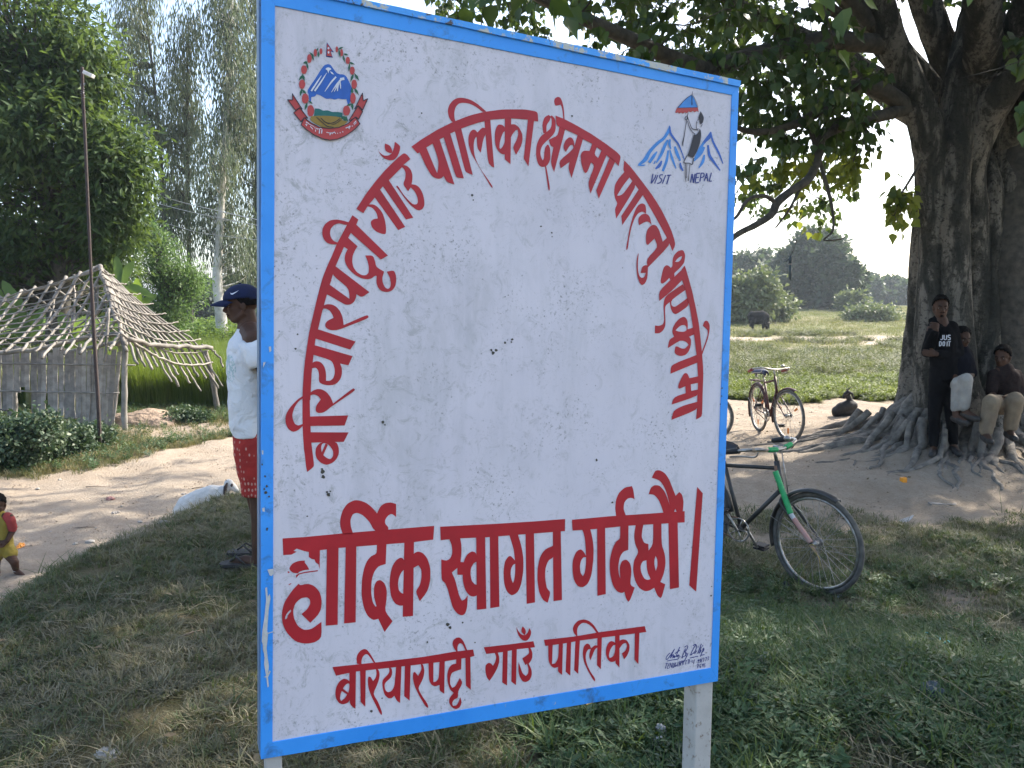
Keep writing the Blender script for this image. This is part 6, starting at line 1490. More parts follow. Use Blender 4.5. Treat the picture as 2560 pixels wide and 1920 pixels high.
# ------------------------------------------------------------------ bicycles
m_tyre = pmat('dusty_tyre_rubber', (0.075, 0.07, 0.062), (0.14, 0.125, 0.105), 20, .9, .3)
m_steel = pmat('dull_chrome', (0.42, 0.41, 0.39), (0.28, 0.25, 0.22), 30, .35, 0, .8)
m_spoke = pmat('spoke_steel', (0.38, 0.37, 0.35), (0.26, 0.24, 0.22), 30, .45, 0, .6)
m_frm = pmat('black_frame_enamel', (0.018, 0.020, 0.022), (0.05, 0.045, 0.04), 12, .45, .1)
m_frm2 = pmat('maroon_frame_enamel', (0.10, 0.022, 0.02), (0.05, 0.025, 0.02), 12, .5, .1)
m_rustf = pmat('rusty_frame', (0.24, 0.13, 0.08), (0.12, 0.08, 0.06), 20, .8, .3)
m_grip = pmat('rubber_grip', (0.018, 0.018, 0.02), None, 20, .7, .2)
m_gripr = pmat('red_grip', (0.22, 0.02, 0.02), None, 20, .5, .2)
m_seat = pmat('black_saddle_vinyl', (0.02, 0.02, 0.024), (0.035, 0.035, 0.04), 12, .5, .2)
m_seatb = pmat('blue_saddle_cover', (0.015, 0.02, 0.07), (0.02, 0.025, 0.05), 12, .6, .2)
m_greenw = pmat('green_wrapping', (0.03, 0.40, 0.12), (0.02, 0.30, 0.10), 40, .5, .3)
m_pinkw = pmat('faded_pink_wrapping', (0.50, 0.24, 0.20), (0.42, 0.28, 0.24), 40, .6, .3)
m_bamw = pmat('bare_wooden_sleeve', (0.48, 0.36, 0.25), (0.38, 0.27, 0.18), 20, .7, .2)
m_refl = pmat('orange_reflector', (0.75, 0.22, 0.02), (0.65, 0.16, 0.02), 20, .3)
def bicycle(px_rear, rear, front, steer, label, frame_m, grip_m, seat_m, wraps=False, R=.35, mirror=False, reflect=False, stand=False, lean=0.03):
    """roadster: rear and front are the two points where the tyres stand"""
    rx, ry = rear; fx, fy = front; h = Vector((fx - rx, fy - ry, 0)); wb = h.length; yaw = math.atan2(h.y, h.x)
    gzr = gz(rx, ry); gzf = gz(fx, fy)
    root_ = empty('bicycle', (rx, ry, gzr), 0, label, 'bicycle', 'bicycles standing on the right')
    pitch = math.atan2(gzf - gzr, wb)
    root_.rotation_euler = (lean, -pitch, yaw)
    root_.rotation_mode = 'XYZ'
    M = Matrix.Rotation(yaw, 4, 'Z') @ Matrix.Rotation(-pitch, 4, 'Y') @ Matrix.Rotation(lean, 4, 'X')
    root_.rotation_euler = M.to_euler()
    W = wb
    # local: x forward, z up, origin under the rear hub
    rh = Vector((0, 0, R)); fh = Vector((W, 0, R)); bb = Vector((.44, 0, .29)); st = Vector((.27, 0, .76)); hd_t = Vector((.74 + (W - 1.08), 0, .84)); hd_b = Vector((.80 + (W - 1.08), 0, .62))
    def part(mb, n_, m, parent=root_, sm=True): return mb.build(n_, m, parent, sm)
    mb = MB(); T = .0145
    mb.tube([bb, st], T, 10); mb.tube([st - Vector((.0, 0, .03)), hd_t - Vector((.0, 0, .05))], T, 10); mb.tube([bb, hd_b + Vector((-.01, 0, .03))], T * 1.1, 10); mb.tube([hd_b, hd_t], T * 1.35, 10)
    for s in (-1, 1):
        mb.tube([bb + Vector((0, s * .02, 0)), rh + Vector((0, s * .06, 0))], .009, 8); mb.tube([st + Vector((0, s * .015, -.04)), rh + Vector((0, s * .06, 0))], .008, 8)
    mb.tube([bb + Vector((0, -.035, 0)), bb + Vector((0, .035, 0))], .022, 12)
    part(mb, 'frame', frame_m)
    def wheel(hub, nm, yawl, zoff):
        e = bpy.data.objects.new(nm, None); e.empty_display_size = .1; link(e, root_); e.location = hub; e.rotation_euler = (0, 0, yawl)
        o = MB(); o.torus((0, 0, 0), (0, 1, 0), R - .016, .0165, 56, 10); tyre = part(o, 'tyre', m_tyre, e)
        o = MB(); o.torus((0, 0, 0), (0, 1, 0), R - .043, .0105, 56, 8); part(o, 'rim', m_steel, e)
        o = MB(); o.tube([(0, -.045, 0), (0, .045, 0)], .017, 12); o.tube([(0, -.036, 0), (0, -.032, 0)], .03, 14); o.tube([(0, .032, 0), (0, .036, 0)], .03, 14); o.tube([(0, -.07, 0), (0, .07, 0)], .006, 8); part(o, 'hub', m_steel, e)
        o = MB(); ns = 32
        for i in range(ns):
            a = 2 * PI * i / ns; s = 1 if i % 2 else -1; t = a + (1.1 if (i // 2) % 2 else -1.1)
            o.tube([(.028 * math.cos(t), s * .033, .028 * math.sin(t)), ((R - .05) * math.cos(a), 0, (R - .05) * math.sin(a))], .0016, 4, cap=False)
        sp_ = part(o, 'spokes', m_spoke, e)
        if reflect:
            for a in (.5, 2.6, 4.7):
                o = MB(); rt = Matrix.Rotation(-a, 3, 'Y'); o.box((.20 * math.cos(a), -.008, .20 * math.sin(a)), (.075, .012, .032), rt); r_ = part(o, 'reflector', m_refl, e, False); r_.modifiers.new('b', 'BEVEL').width = .005
        return e
    wheel(rh, 'rear_wheel', 0, 0)
    fw = wheel(fh, 'front_wheel', steer, 0)
    # steering assembly turned about the head tube
    ax = (hd_t - hd_b).normalized(); pv = hd_b
    Rm = Matrix.Translation(pv) @ Matrix.Rotation(steer, 4, ax) @ Matrix.Translation(-pv)
    fh2 = Rm @ fh; fw.location = fh2
    def tr(p): return Rm @ Vector(p)
    mb = MB()
    cr0 = hd_b + Vector((.01, 0, -.02))
    for s in (-1, 1):
        q = spline([cr0 + Vector((0, s * .02, 0)), cr0 + Vector((.02, s * .05, -.04)), cr0.lerp(fh, .6) + Vector((-.012, s * .055, 0)), fh + Vector((0, s * .055, 0))], 5)
        mb.tube([tr(p) for p in q], [.011] * (len(q) - 5) + [.008] * 5, 8)
    part(mb, 'fork', frame_m)
    bt = hd_t + ax * .10
    mb = MB(); mb.tube([tr(hd_t), tr(bt)], .012, 10); fwd = Vector((1, 0, 0))
    q = spline([Vector(bt) + Vector((-.18, -.26, -.03)), Vector(bt) + Vector((-.08, -.27, 0)), Vector(bt) + Vector((.03, -.20, .02)), Vector(bt) + Vector((.06, -.06, .0)), Vector(bt) + Vector((.06, .06, .0)), Vector(bt) + Vector((.03, .20, .02)), Vector(bt) + Vector((-.08, .27, 0)), Vector(bt) + Vector((-.18, .26, -.03))], 6)
    mb.tube([tr(p) for p in q], .0115, 10); mb.tube([tr(bt), tr(Vector(bt) + Vector((.06, 0, 0)))], .014, 8)
    hb = part(mb, 'handlebar', m_steel)
    for s in (-1, 1):
        g = MB(); g.tube([tr(Vector(bt) + Vector((-.08, s * .268, -.002))), tr(Vector(bt) + Vector((-.13, s * .265, -.015))), tr(Vector(bt) + Vector((-.205, s * .258, -.038)))], [.019, .021, .018], 10); part(g, 'grip', grip_m, hb)
        g = MB(); q = spline([Vector(bt) + Vector((.02, s * .19, .0)), Vector(bt) + Vector((.0, s * .20, -.04)), Vector(bt) + Vector((-.10, s * .235, -.05)), Vector(bt) + Vector((-.18, s * .24, -.07))], 4); g.tube([tr(p) for p in q], .006, 6); part(g, 'brake_lever', m_steel, hb)
    # rod brakes, bell
    mb = MB(); mb.tube([tr(Vector(bt) + Vector((.05, .02, -.02))), tr(cr0 + Vector((.03, .02, -.02)))], .004, 6); mb.tube([tr(cr0 + Vector((.02, .045, -.04))), tr(cr0.lerp(fh, .38) + Vector((.01, .055, 0)))], .004, 6); part(mb, 'brake_rod', m_steel)
    mb = MB(); mb.ell(tr(Vector(bt) + Vector((.02, .12, .045))), (.026, .026, .02)); part(mb, 'bell', m_steel)
    # mudguards
    for (hub, a0, a1, par, fn, nm) in ((rh, .15, 3.6, root_, lambda p: p, 'rear_mudguard'), (fh, 1.15, 3.5, root_, tr, 'front_mudguard')):
        V = []; F = []; k_ = 26
        for i in range(k_ + 1):
            a = a0 + (a1 - a0) * i / k_; rr_ = R + .022
            for (dy, dr) in ((-.030, -.016), (-.018, 0), (0, .006), (.018, 0), (.030, -.016)):
                V.append(fn(Vector((hub.x + (rr_ + dr) * math.cos(a), dy, hub.z + (rr_ + dr) * math.sin(a)))))
        for i in range(k_):
            for j in range(4): F.append((i * 5 + j, i * 5 + j + 1, (i + 1) * 5 + j + 1, (i + 1) * 5 + j))
        o = mesh_obj(nm, V, F, frame_m, par, True); so = o.modifiers.new('s', 'SOLIDIFY'); so.thickness = .002
    mb = MB()
    for s in (-1, 1):
        mb.tube([tr(fh + Vector((0, s * .06, 0))), tr(fh + Vector((-.35, s * .03, .10)))], .003, 5); mb.tube([rh + Vector((0, s * .06, 0)), rh + Vector((-.34, s * .03, .12))], .003, 5)
    part(mb, 'mudguard_stay', m_steel)
    # saddle
    sc_ = st + Vector((-.05, 0, .10)); mb = MB(); mb.tube([st - Vector((0, 0, .02)), sc_ - Vector((0, 0, .05))], .012, 10); part(mb, 'seat_post', m_steel)
    V = []; F = []; secs = ((.15, .014, .0), (.10, .024, .012), (.03, .038, .016), (-.05, .075, .018), (-.11, .105, .024), (-.15, .10, .026), (-.17, .07, .012))
    for (xx, ww, zz) in secs:
        for j in range(7):
            a = PI * j / 6; V.append(sc_ + Vector((xx, ww * math.cos(a), zz + .030 * math.sin(a) - .005 - .02 * abs(math.cos(a)))))
    n_ = 7
    for i in range(len(secs) - 1):
        for j in range(n_ - 1): F.append((i * n_ + j, i * n_ + j + 1, (i + 1) * n_ + j + 1, (i + 1) * n_ + j))
    sd = mesh_obj('saddle', V, F, seat_m, root_, True); so = sd.modifiers.new('s', 'SOLIDIFY'); so.thickness = .016
    for s in (-1, 1):
        g = MB(); pts = [sc_ + Vector((-.11 + .022 * math.cos(t * 1.6), s * .06 + .022 * math.sin(t * 1.6), -.06 + t * .0027)) for t in range(24)]; g.tube(pts, .004, 5); part(g, 'spring', m_steel, sd)
    # crank, chain case, pedals, chain
    mb = MB(); mb.torus(bb + Vector((0, -.04, 0)), (0, 1, 0), .085, .006, 30, 6)
    for i in range(5): a = 2 * PI * i / 5; mb.tube([bb + Vector((0, -.04, 0)), bb + Vector((.083 * math.cos(a), -.04, .083 * math.sin(a)))], .005, 5)
    part(mb, 'chainring', m_steel)
    mb = MB()
    for (za, zb, ) in ((.085, .036), (-.085, -.036)): mb.tube([bb + Vector((0, -.04, za)), rh + Vector((0, -.04, zb))], .006, 5)
    mb.torus(rh + Vector((0, -.04, 0)), (0, 1, 0), .036, .006, 18, 5); part(mb, 'chain', m_rustf)
    for s, a in ((-1, 2.2), (1, 2.2 + PI)):
        c = bb + Vector((0, s * .06, 0)); e_ = c + Vector((.17 * math.cos(a), s * .01, .17 * math.sin(a))); g = MB(); g.tube([bb + Vector((0, s * .03, 0)), c, e_], [.012, .012, .009], 8); ck = part(g, 'crank', m_steel)
        g = MB(); g.box(e_ + Vector((0, s * .05, .012)), (.085, .08, .012)); g.box(e_ + Vector((0, s * .05, -.012)), (.085, .08, .012)); g.tube([e_, e_ + Vector((0, s * .09, 0))], .006, 6); part(g, 'pedal', m_grip, ck, False)
    # carrier
    mb = MB()
    for s in (-1, 0, 1): mb.tube([st + Vector((-.06, s * .05, -.03)), Vector((-.20, s * .06, R * 2 + .05))], .005, 6)
    for xx in (0, -.1, -.2): mb.tube([Vector((xx, -.065, R * 2 + .052)), Vector((xx, .065, R * 2 + .052))], .005, 6)
    for s in (-1, 1): mb.tube([Vector((-.10, s * .06, R * 2 + .05)), rh + Vector((0, s * .065, 0))], .005, 6)
    part(mb, 'carrier', frame_m)
    if stand or wraps:
        mb = MB(); mb.tube([rh + Vector((.02, .07, 0)), Vector((-.04, .17, .005))], .008, 6); part(mb, 'kickstand', m_steel)
    if wraps:   # green and pink cord wound round one fork blade, wooden and green sleeves on the bar
        def wound(p0, p1, r, m, nm, turns):
            V_ = []; g = MB(); p0, p1 = Vector(p0), Vector(p1); k_ = turns
            pts = [p0.lerp(p1, i / (2 * k_)) for i in range(2 * k_ + 1)]; g.tube(pts, [r * (1.14 if i % 2 else .95) for i in range(2 * k_ + 1)], 10); part(g, nm, m)
        a0 = tr(Vector(hd_t) + Vector((.045, -.07, -.05))); a1 = tr(cr0.lerp(fh, .30) + Vector((.03, -.07, 0))); a2 = tr(cr0.lerp(fh, .42) + Vector((.02, -.066, 0))); a3 = tr(fh + Vector((0, -.066, .02)))
        wound(a0, a1, .019, m_greenw, 'green_cord', 22); wound(a1, a2, .015, pmat('white_tape', (.6, .6, .62), None, 20, .5), 'tape', 4); wound(a2, a3, .016, m_pinkw, 'pink_cord', 24)
        wound(tr(Vector(bt) + Vector((.06, -.045, .0))), tr(Vector(bt) + Vector((.052, -.13, .01))), .0165, m_greenw, 'green_sleeve', 6)
        wound(tr(Vector(bt) + Vector((.05, -.14, .012))), tr(Vector(bt) + Vector((.0, -.235, .015))), .015, m_bamw, 'wooden_sleeve', 3)
        wound(tr(Vector(bt) + Vector((.06, .045, .0))), tr(Vector(bt) + Vector((.052, .12, .01))), .0165, m_greenw, 'green_sleeve', 6)
        g = MB(); g.tube([hd_b + Vector((-.012, 0, .02)), hd_t + Vector((.004, 0, -.03))], .0215, 12); part(g, 'head_tube', m_rustf)
        # ragged threads where the pink cord ends at the hub
        for k_ in range(5):
            g = MB(); e0 = tr(fh + Vector((0, -.07, .0))); g.tube([e0, e0 + Vector((.02 + .012 * k_, -.01, .015 - .018 * k_)), e0 + Vector((.05 + .01 * k_, -.015, .0 - .03 * k_))], [.006, .004, .001], 5); part(g, 'loose_thread', m_pinkw if k_ % 2 else pmat('yellow_thread', (.45, .35, .1), None, 20, .7))
    if mirror:
        g = MB(); m0 = tr(Vector(bt) + Vector((-.02, -.26, .0))); m1 = m0 + Vector((.02, -.05, .20)); g.tube([m0, m0.lerp(m1, .5) + Vector((.0, -.02, 0)), m1], .005, 6); mm_ = part(g, 'mirror_arm', m_steel)
        g = MB(); g.ell(m1 + Vector((0, -.02, .03)), (.02, .055, .035)); part(g, 'mirror', m_grip, mm_)
    return root_
# the green-wrapped one near the board
f1 = ground(2040, 1484); 
bicycle(0, (1.37, 5.88), (2.07, 5.14), -.16, 'black roadster bicycle with green and pink cord wound round its fork, close behind the board', m_frm, m_grip, m_seat, wraps=True, R=.345)
bicycle(0, (3.56, 11.12), (3.60, 10.12), .22, 'maroon roadster bicycle seen almost head-on with orange reflectors in its front wheel', m_frm2, m_gripr, m_seatb, reflect=True, R=.345, lean=.05)
bicycle(0, (1.62, 11.0), (2.70, 10.55), .1, 'bicycle with a mirror, hidden by the board except for its front wheel', m_frm, m_grip, m_seat, mirror=True, R=.345, lean=-.04)
# ------------------------------------------------------------------ people and animals
def remesh(o, vox, sm=2, fac=.5):
    r = o.modifiers.new('r', 'REMESH'); r.mode = 'VOXEL'; r.voxel_size = vox; r.use_smooth_shade = True
    if sm: s = o.modifiers.new('s', 'SMOOTH'); s.iterations = sm; s.factor = fac
class Body(MB):
    def cap(s, a, b, ra, rb, n=12, k=4):
        a, b = Vector(a), Vector(b); s.tube([a.lerp(b, i / k) for i in range(k + 1)], [ra + (rb - ra) * i / k for i in range(k + 1)], n)
        s.ell(a, (ra,) * 3, None, n, 8); s.ell(b, (rb,) * 3, None, n, 8)
    def chain(s, pts, rad, n=12):
        for i in range(len(pts) - 1): s.cap(pts[i], pts[i + 1], rad[i], rad[i + 1], n)
def basis(fwd, up=(0, 0, 1)):
    f = Vector(fwd).normalized(); u = Vector(up); u = (u - f * u.dot(f)).normalized(); r = f.cross(u)
    return Matrix((r, f, u)).transposed()          # columns: right, forward, up
def add_head(mb, c, Mx, k=1.0, nose=1.0):
    """c = centre of the head; Mx = basis; k = size"""
    def p(x, y, z): return Vector(c) + Mx @ Vector((x * k, y * k, z * k))
    R3 = Mx
    mb.ell(p(0, -.012, .028), (.074 * k, .094 * k, .082 * k), R3, 20, 14)
    mb.ell(p(0, .020, -.030), (.060 * k, .066 * k, .080 * k), R3, 18, 12)
    mb.ell(p(0, .050, -.078), (.034 * k, .030 * k, .026 * k), R3, 14, 10)
    for s in (-1, 1):
        mb.tube([p(s * .058, -.02, -.045), p(s * .040, .03, -.078), p(s * .012, .062, -.086)], [.022 * k, .020 * k, .018 * k], 8)
        mb.ell(p(s * .038, .055, -.018), (.022 * k, .020 * k, .018 * k), R3, 10, 8)
        mb.ell(p(s * .076, -.018, -.012), (.009 * k, .018 * k, .031 * k), R3, 10, 8)
        mb.tube([p(s * .010, .080, .020), p(s * .045, .066, .020)], [.011 * k, .009 * k], 7)
        mb.ell(p(s * .012, .088, -.036), (.010 * k, .011 * k, .009 * k), R3, 8, 6)
    mb.tube([p(0, .078, .012), p(0, .092 + .004 * nose, -.012), p(0, .100 + .006 * nose, -.032)], [.010 * k, .012 * k, .013 * k], 8)
    mb.ell(p(0, .082, -.056), (.024 * k, .013 * k, .007 * k), R3, 10, 6)
    mb.ell(p(0, .080, -.066), (.021 * k, .013 * k, .008 * k), R3, 10, 6)
def add_hand(mb, w, d, nrm, k=1.0, curl=.5, side=1):
    """w wrist, d direction of the fingers, nrm palm normal"""
    d = Vector(d).normalized(); n_ = Vector(nrm); n_ = (n_ - d * n_.dot(d)).normalized(); s = d.cross(n_) * side; w = Vector(w)
    mb.ell(w + d * .045 * k, (.038 * k, .05 * k, .016 * k), Matrix((s, d, n_)).transposed(), 12, 8)
    for i, (o, L) in enumerate(((-.030, .060), (-.010, .075), (.011, .080), (.031, .072))):
        a = w + d * .08 * k + s * o * k; b_ = a + (d * math.cos(curl) + n_ * math.sin(curl)) * L * .5 * k; c = b_ + (d * math.cos(curl * 2) + n_ * math.sin(curl * 2)) * L * .45 * k
        mb.tube([a - d * .02 * k, a, b_, c], [.0095 * k, .009 * k, .008 * k, .006 * k], 7); mb.ell(c, (.006 * k,) * 3, None, 6, 5)
    a = w + d * .02 * k + s * .026 * k; b_ = a + (d * .7 + s * .6 + n_ * .3).normalized() * .038 * k; c = b_ + (d * .9 + n_ * .5).normalized() * .03 * k
    mb.tube([a, b_, c], [.013 * k, .011 * k, .007 * k], 8)
m_skin = pmat('dark_skin', (0.085, 0.043, 0.028), (0.06, 0.032, 0.021), 14, .6, .1, spec=.2)
m_eye = pmat('eye_white', (.28, .25, .22), None, 8, .6); m_iris = pmat('eye_dark', (.01, .008, .007), None, 8, .2)
m_hair = pmat('black_hair', (0.008, 0.007, 0.007), (0.016, 0.014, 0.013), 60, .95, .9, bscale=120, bdist=.006, spec=.05)
def face_bits(root_, c, Mx, k=1.0, O=Vector()):
    def p(x, y, z): return Vector(c) + Mx @ Vector((x * k, y * k, z * k)) - O
    for s in (-1, 1):
        g = MB(); g.ell(p(s * .030, .064, -.003), (.0115 * k, .012 * k, .006 * k), Mx, 10, 8); e_ = g.build('eye', m_eye, root_, True)
        g = MB(); g.ell(p(s * .030, .0745, -.003), (.006 * k, .005 * k, .006 * k), Mx, 8, 6); g.build('iris', m_iris, e_, True)
        g = MB(); g.tube([p(s * .014, .083, .018), p(s * .032, .082, .025), p(s * .050, .066, .020)], [.004 * k, .005 * k, .003 * k], 6); g.build('eyebrow', m_hair, root_, True)
def hair_cap(root_, c, Mx, k=1.0, O=Vector(), front=.05, low=-.03, top=1.0, seed=0):
    """short hair: a shell over the skull with tufts"""
    bm = bmesh.new(); bmesh.ops.create_icosphere(bm, subdivisions=4, radius=1)
    kill = []
    for v_ in bm.verts:
        n_ = v_.co; lim = low + (front - low) * max(0, n_.y + .1) * 1.2
        if n_.z * .095 < lim: kill.append(v_)
    bmesh.ops.delete(bm, geom=kill, context='VERTS')
    for v_ in bm.verts:
        n_ = v_.co.copy(); f = 1.03 + .10 * mnoise.noise(n_ * 5 + Vector((seed, 0, 0))) + .06 * mnoise.noise(n_ * 13)
        q = Vector((n_.x * .083 * f, n_.y * .103 * f - .012, n_.z * .096 * f * top + .026)) * k; v_.co = Vector(c) + Mx @ q - O
    me = bpy.data.meshes.new('hair'); bm.to_mesh(me); bm.free(); me.materials.append(m_hair); me.polygons.foreach_set('use_smooth', [True] * len(me.polygons))
    o = bpy.data.objects.new('hair', me); link(o, root_); so = o.modifiers.new('s', 'SOLIDIFY'); so.thickness = .012 * k; so.offset = -1
    return o
def loft(secs, n=28, cap=False, seed=0, wr=.0):
    """secs: (centre, right-vector, forward-vector, half width, half depth); superellipse rings with cloth wrinkles"""
    V = []; F = []
    for i, (c, r, f, a, d) in enumerate(secs):
        for k in range(n):
            t = 2 * PI * k / n; ct, st_ = math.cos(t), math.sin(t); e = .85
            x = math.copysign(abs(ct) ** e, ct) * a; y = math.copysign(abs(st_) ** e, st_) * d
            w = 1 + wr * mnoise.noise(Vector((ct * 2 + seed, st_ * 2, i * .55)))
            V.append(Vector(c) + Vector(r) * x * w + Vector(f) * y * w)
    for i in range(len(secs) - 1):
        for k in range(n): F.append((i * n + k, i * n + (k + 1) % n, (i + 1) * n + (k + 1) % n, (i + 1) * n + k))
    return V, F
def cloth_tubes(root_, name, parts, m, O, vox=.011, sm=2):
    """garment grown over limbs: parts = [(points, radii)], joined to one surface"""
    mb = Body()
    for pts, rad in parts:
        if pts == 'ell': mb.ell(*rad)
        else: mb.chain(pts, rad, 12)
    mb.v = [v_ - O for v_ in mb.v]; o = mb.build(name, m, root_, True); remesh(o, vox, sm); folds(o, .016); return o

def folds(o, amt, size=.07):
    t = bpy.data.textures.get('cloth_folds') or bpy.data.textures.new('cloth_folds', 'CLOUDS'); t.noise_scale = size; t.noise_depth = 2
    d = o.modifiers.new('folds', 'DISPLACE'); d.texture = t; d.texture_coords = 'LOCAL'; d.strength = amt; d.mid_level = .5
# --- man in the blue cap
Ym = 4.68
def mp(px, py, dy=0.0): return at(px, py, Ym + dy)
O = Vector((mp(650, 1400).x, Ym, 0)); O.z = gz(O.x, O.y)
man = empty('person', O, 0, 'man in a navy cap, white T-shirt and red patterned shorts, half hidden by the board', 'person')
mb = Body(); Mh = basis((-1, -.18, -.13)); hc = mp(604, 762)
add_head(mb, hc, Mh, 1.0)
nk = mp(622, 822); ch = mp(634, 890); wa = mp(638, 1000); pv = mp(645, 1080)
mb.cap(hc + Vector((.02, 0, -.04)), nk, .056, .062)
mb.cap(nk, ch, .07, .12); mb.cap(ch, wa, .125, .118); mb.cap(wa, pv, .118, .128)
for s in (-1, 1):
    sh = mp(636, 850, s * .17); el = mp(672, 960, s * .23); wr_ = mp(676, 1060, s * .10)
    mb.chain([nk.lerp(sh, .4), sh], [.07, .06]); mb.chain([sh, el, wr_], [.052, .040, .028]); add_hand(mb, wr_, (.2, -s * .8, -.5), (-1, 0, 0), 1, .4, s)
    hp_ = pv + Vector((0, s * .085, 0)); kn = mp(643 - s * 4, 1240, s * .09); an = mp(652 + s * 8, 1396, s * .10)
    mb.chain([hp_, kn], [.088, .058]); mb.chain([kn, kn.lerp(an, .35) + Vector((.012, 0, 0)), an], [.056, .054, .034])
    ft = an + Vector((-.16, -.02 * s, -.035)); mb.chain([an + Vector((.03, 0, -.03)), an.lerp(ft, .5) + Vector((0, 0, -.0)), ft], [.036, .034, .024])
    for t in range(5): mb.tube([ft + Vector((.0, (t - 2) * .016, -.004)), ft + Vector((-.045 + abs(t - 1.5) * .006, (t - 2) * .017, -.012))], [.011, .008], 6)
mb.v = [v_ - O for v_ in mb.v]; o = mb.build('body', m_skin, man, True); remesh(o, .0062, 2)
face_bits(man, hc, Mh, 1.0, O)
# moustache shadow
g = MB()
for s in (-1, 1): g.tube([hc + Mh @ Vector((s * .004, .093, -.047)) - O, hc + Mh @ Vector((s * .026, .078, -.053)) - O], [.005, .003], 6)
g.build('moustache', m_hair, man, True)
hair_cap(man, hc, Mh, .985, O, .05, -.045, .9, 2)
# cap
m_cap = pmat('navy_cap_cloth', (0.006, 0.013, 0.055), (0.004, 0.009, 0.036), 30, .95, .3, bscale=200, bdist=.001)
bm = bmesh.new(); bmesh.ops.create_icosphere(bm, subdivisions=4, radius=1)
bmesh.ops.delete(bm, geom=[v_ for v_ in bm.verts if v_.co.z < -.02 - .25 * max(0, -v_.co.y)], context='VERTS')
for v_ in bm.verts:
    n_ = v_.co.copy(); v_.co = hc + Mh @ Vector((n_.x * .089, n_.y * .112 - .010, n_.z * .088 + .036)) - O
me = bpy.data.meshes.new('cap'); bm.to_mesh(me); bm.free(); me.materials.append(m_cap); me.polygons.foreach_set('use_smooth', [True] * len(me.polygons))
cap = bpy.data.objects.new('cap', me); link(cap, man); so = cap.modifiers.new('s', 'SOLIDIFY'); so.thickness = .004
V = []; F = []; k_ = 14
for i in range(k_ + 1):
    t = -1 + 2 * i / k_; a = t * 1.25
    for j in range(5):
        f = j / 4; x = .083 * math.sin(a) * (1 - .05 * f); y0 = .100 * math.cos(a * .9) + .0; y = y0 + f * .085 * math.sqrt(max(0, 1 - .75 * t * t)); z = .036 - .020 * t * t - .016 * f * f - .006 * f
        V.append(hc + Mh @ Vector((x, y - .008, z)) - O)
for i in range(k_):
    for j in range(4): F.append((i * 5 + j, i * 5 + j + 1, (i + 1) * 5 + j + 1, (i + 1) * 5 + j))
o = mesh_obj('cap_brim', V, F, m_cap, cap, True); so = o.modifiers.new('s', 'SOLIDIFY'); so.thickness = .006
g = MB(); g.ell(hc + Mh @ Vector((0, -.01, .127)) - O, (.009, .009, .005)); g.build('cap_button', m_cap, cap, True)
# curved tick mark on the side of the cap that shows
def capn(x, y):      # a point on the near side of the crown
    z = y; u = max(0, 1 - (x / .112) ** 2 - (z / .088) ** 2); return hc + Mh @ Vector((-.0905 * math.sqrt(u) if SIDE < 0 else .0905 * math.sqrt(u), x - .010, z + .036)) - O
SIDE = -1 if (Mh @ Vector((-1, 0, 0))).y < 0 else 1
V = []; F = []; tick = [(.052, .040, .0015), (.048, .033, .007), (.040, .031, .008), (.028, .035, .006), (.012, .042, .003), (.002, .047, .0008)]
for (x, z, w) in tick: V += [capn(x, z + w / 2), capn(x, z - w / 2)]
for i in range(len(tick) - 1): F.append((2 * i, 2 * i + 1, 2 * i + 3, 2 * i + 2))
mesh_obj('cap_mark', V, F, m_white, cap)
# T-shirt
m_shirt, nt, b, _o = newmat('white_tshirt_cloth'); v = coords(nt)
mp_ = N(nt, 'ShaderNodeMapping'); lc = mp(600, 917) - O; mp_.inputs['Location'].default_value = (-lc.x, 0, -lc.z); nt.links.new(v, mp_.inputs[0])
sx = N(nt, 'ShaderNodeSeparateXYZ'); nt.links.new(mp_.outputs[0], sx.inputs[0])
def mth(op, a, b_=None):
    n_ = N(nt, 'ShaderNodeMath', operation=op)
    for i, q in enumerate((a, b_)):
        if q is None: continue
        if isinstance(q, (int, float)): n_.inputs[i].default_value = q
        else: nt.links.new(q, n_.inputs[i])
    return n_.outputs[0]
e2 = mth('ADD', mth('POWER', mth('MULTIPLY', mth('ABSOLUTE', sx.outputs['X']), 1 / .055), 2.0), mth('POWER', mth('MULTIPLY', mth('ABSOLUTE', sx.outputs['Z']), 1 / .105), 2.0))
ins = ramp(nt, mth('ADD', e2, mth('MULTIPLY', noise(nt, 30, 4, .6, v), .7)), [(.9, (1, 1, 1)), (1.0, (0, 0, 0))]).outputs[0]
pt = ramp(nt, noise(nt, 70, 3, .6, v), [(.42, (0, 0, 0)), (.55, (1, 1, 1))]).outputs[0]
msk = N(nt, 'ShaderNodeMath', operation='MULTIPLY'); nt.links.new(ins, msk.inputs[0]); nt.links.new(pt, msk.inputs[1])
msk2 = mth('MULTIPLY', msk.outputs[0], .65)
base_ = ramp(nt, noise(nt, 5, 4, .6, v), [(.3, (.78, .79, .80)), (.7, (.70, .71, .72))]).outputs[0]
nt.links.new(mix(nt, msk2, base_, (.22, .42, .42)), b.inputs['Base Color']); b.inputs['Roughness'].default_value = .9
hh = mth('ADD', noise(nt, 6, 4, .55, v, 1.6), mth('MULTIPLY', noise(nt, 300, 2, .5, v), .1)); bump(nt, b, hh, 1.0, .035)
Rv = Vector((0, 1, 0)); Fv = Vector((-1, 0, 0)); secs = []
for (px, py, a, d) in ((624, 822, .085, .062), (627, 836, .135, .085), (631, 856, .19, .110), (634, 885, .205, .130), (634, 920, .200, .135), (635, 960, .192, .134), (634, 1000, .190, .134), (636, 1040, .190, .130), (640, 1070, .192, .122), (643, 1084, .190, .118)):
    secs.append((mp(px, py) - O, Rv, Fv, a, d))
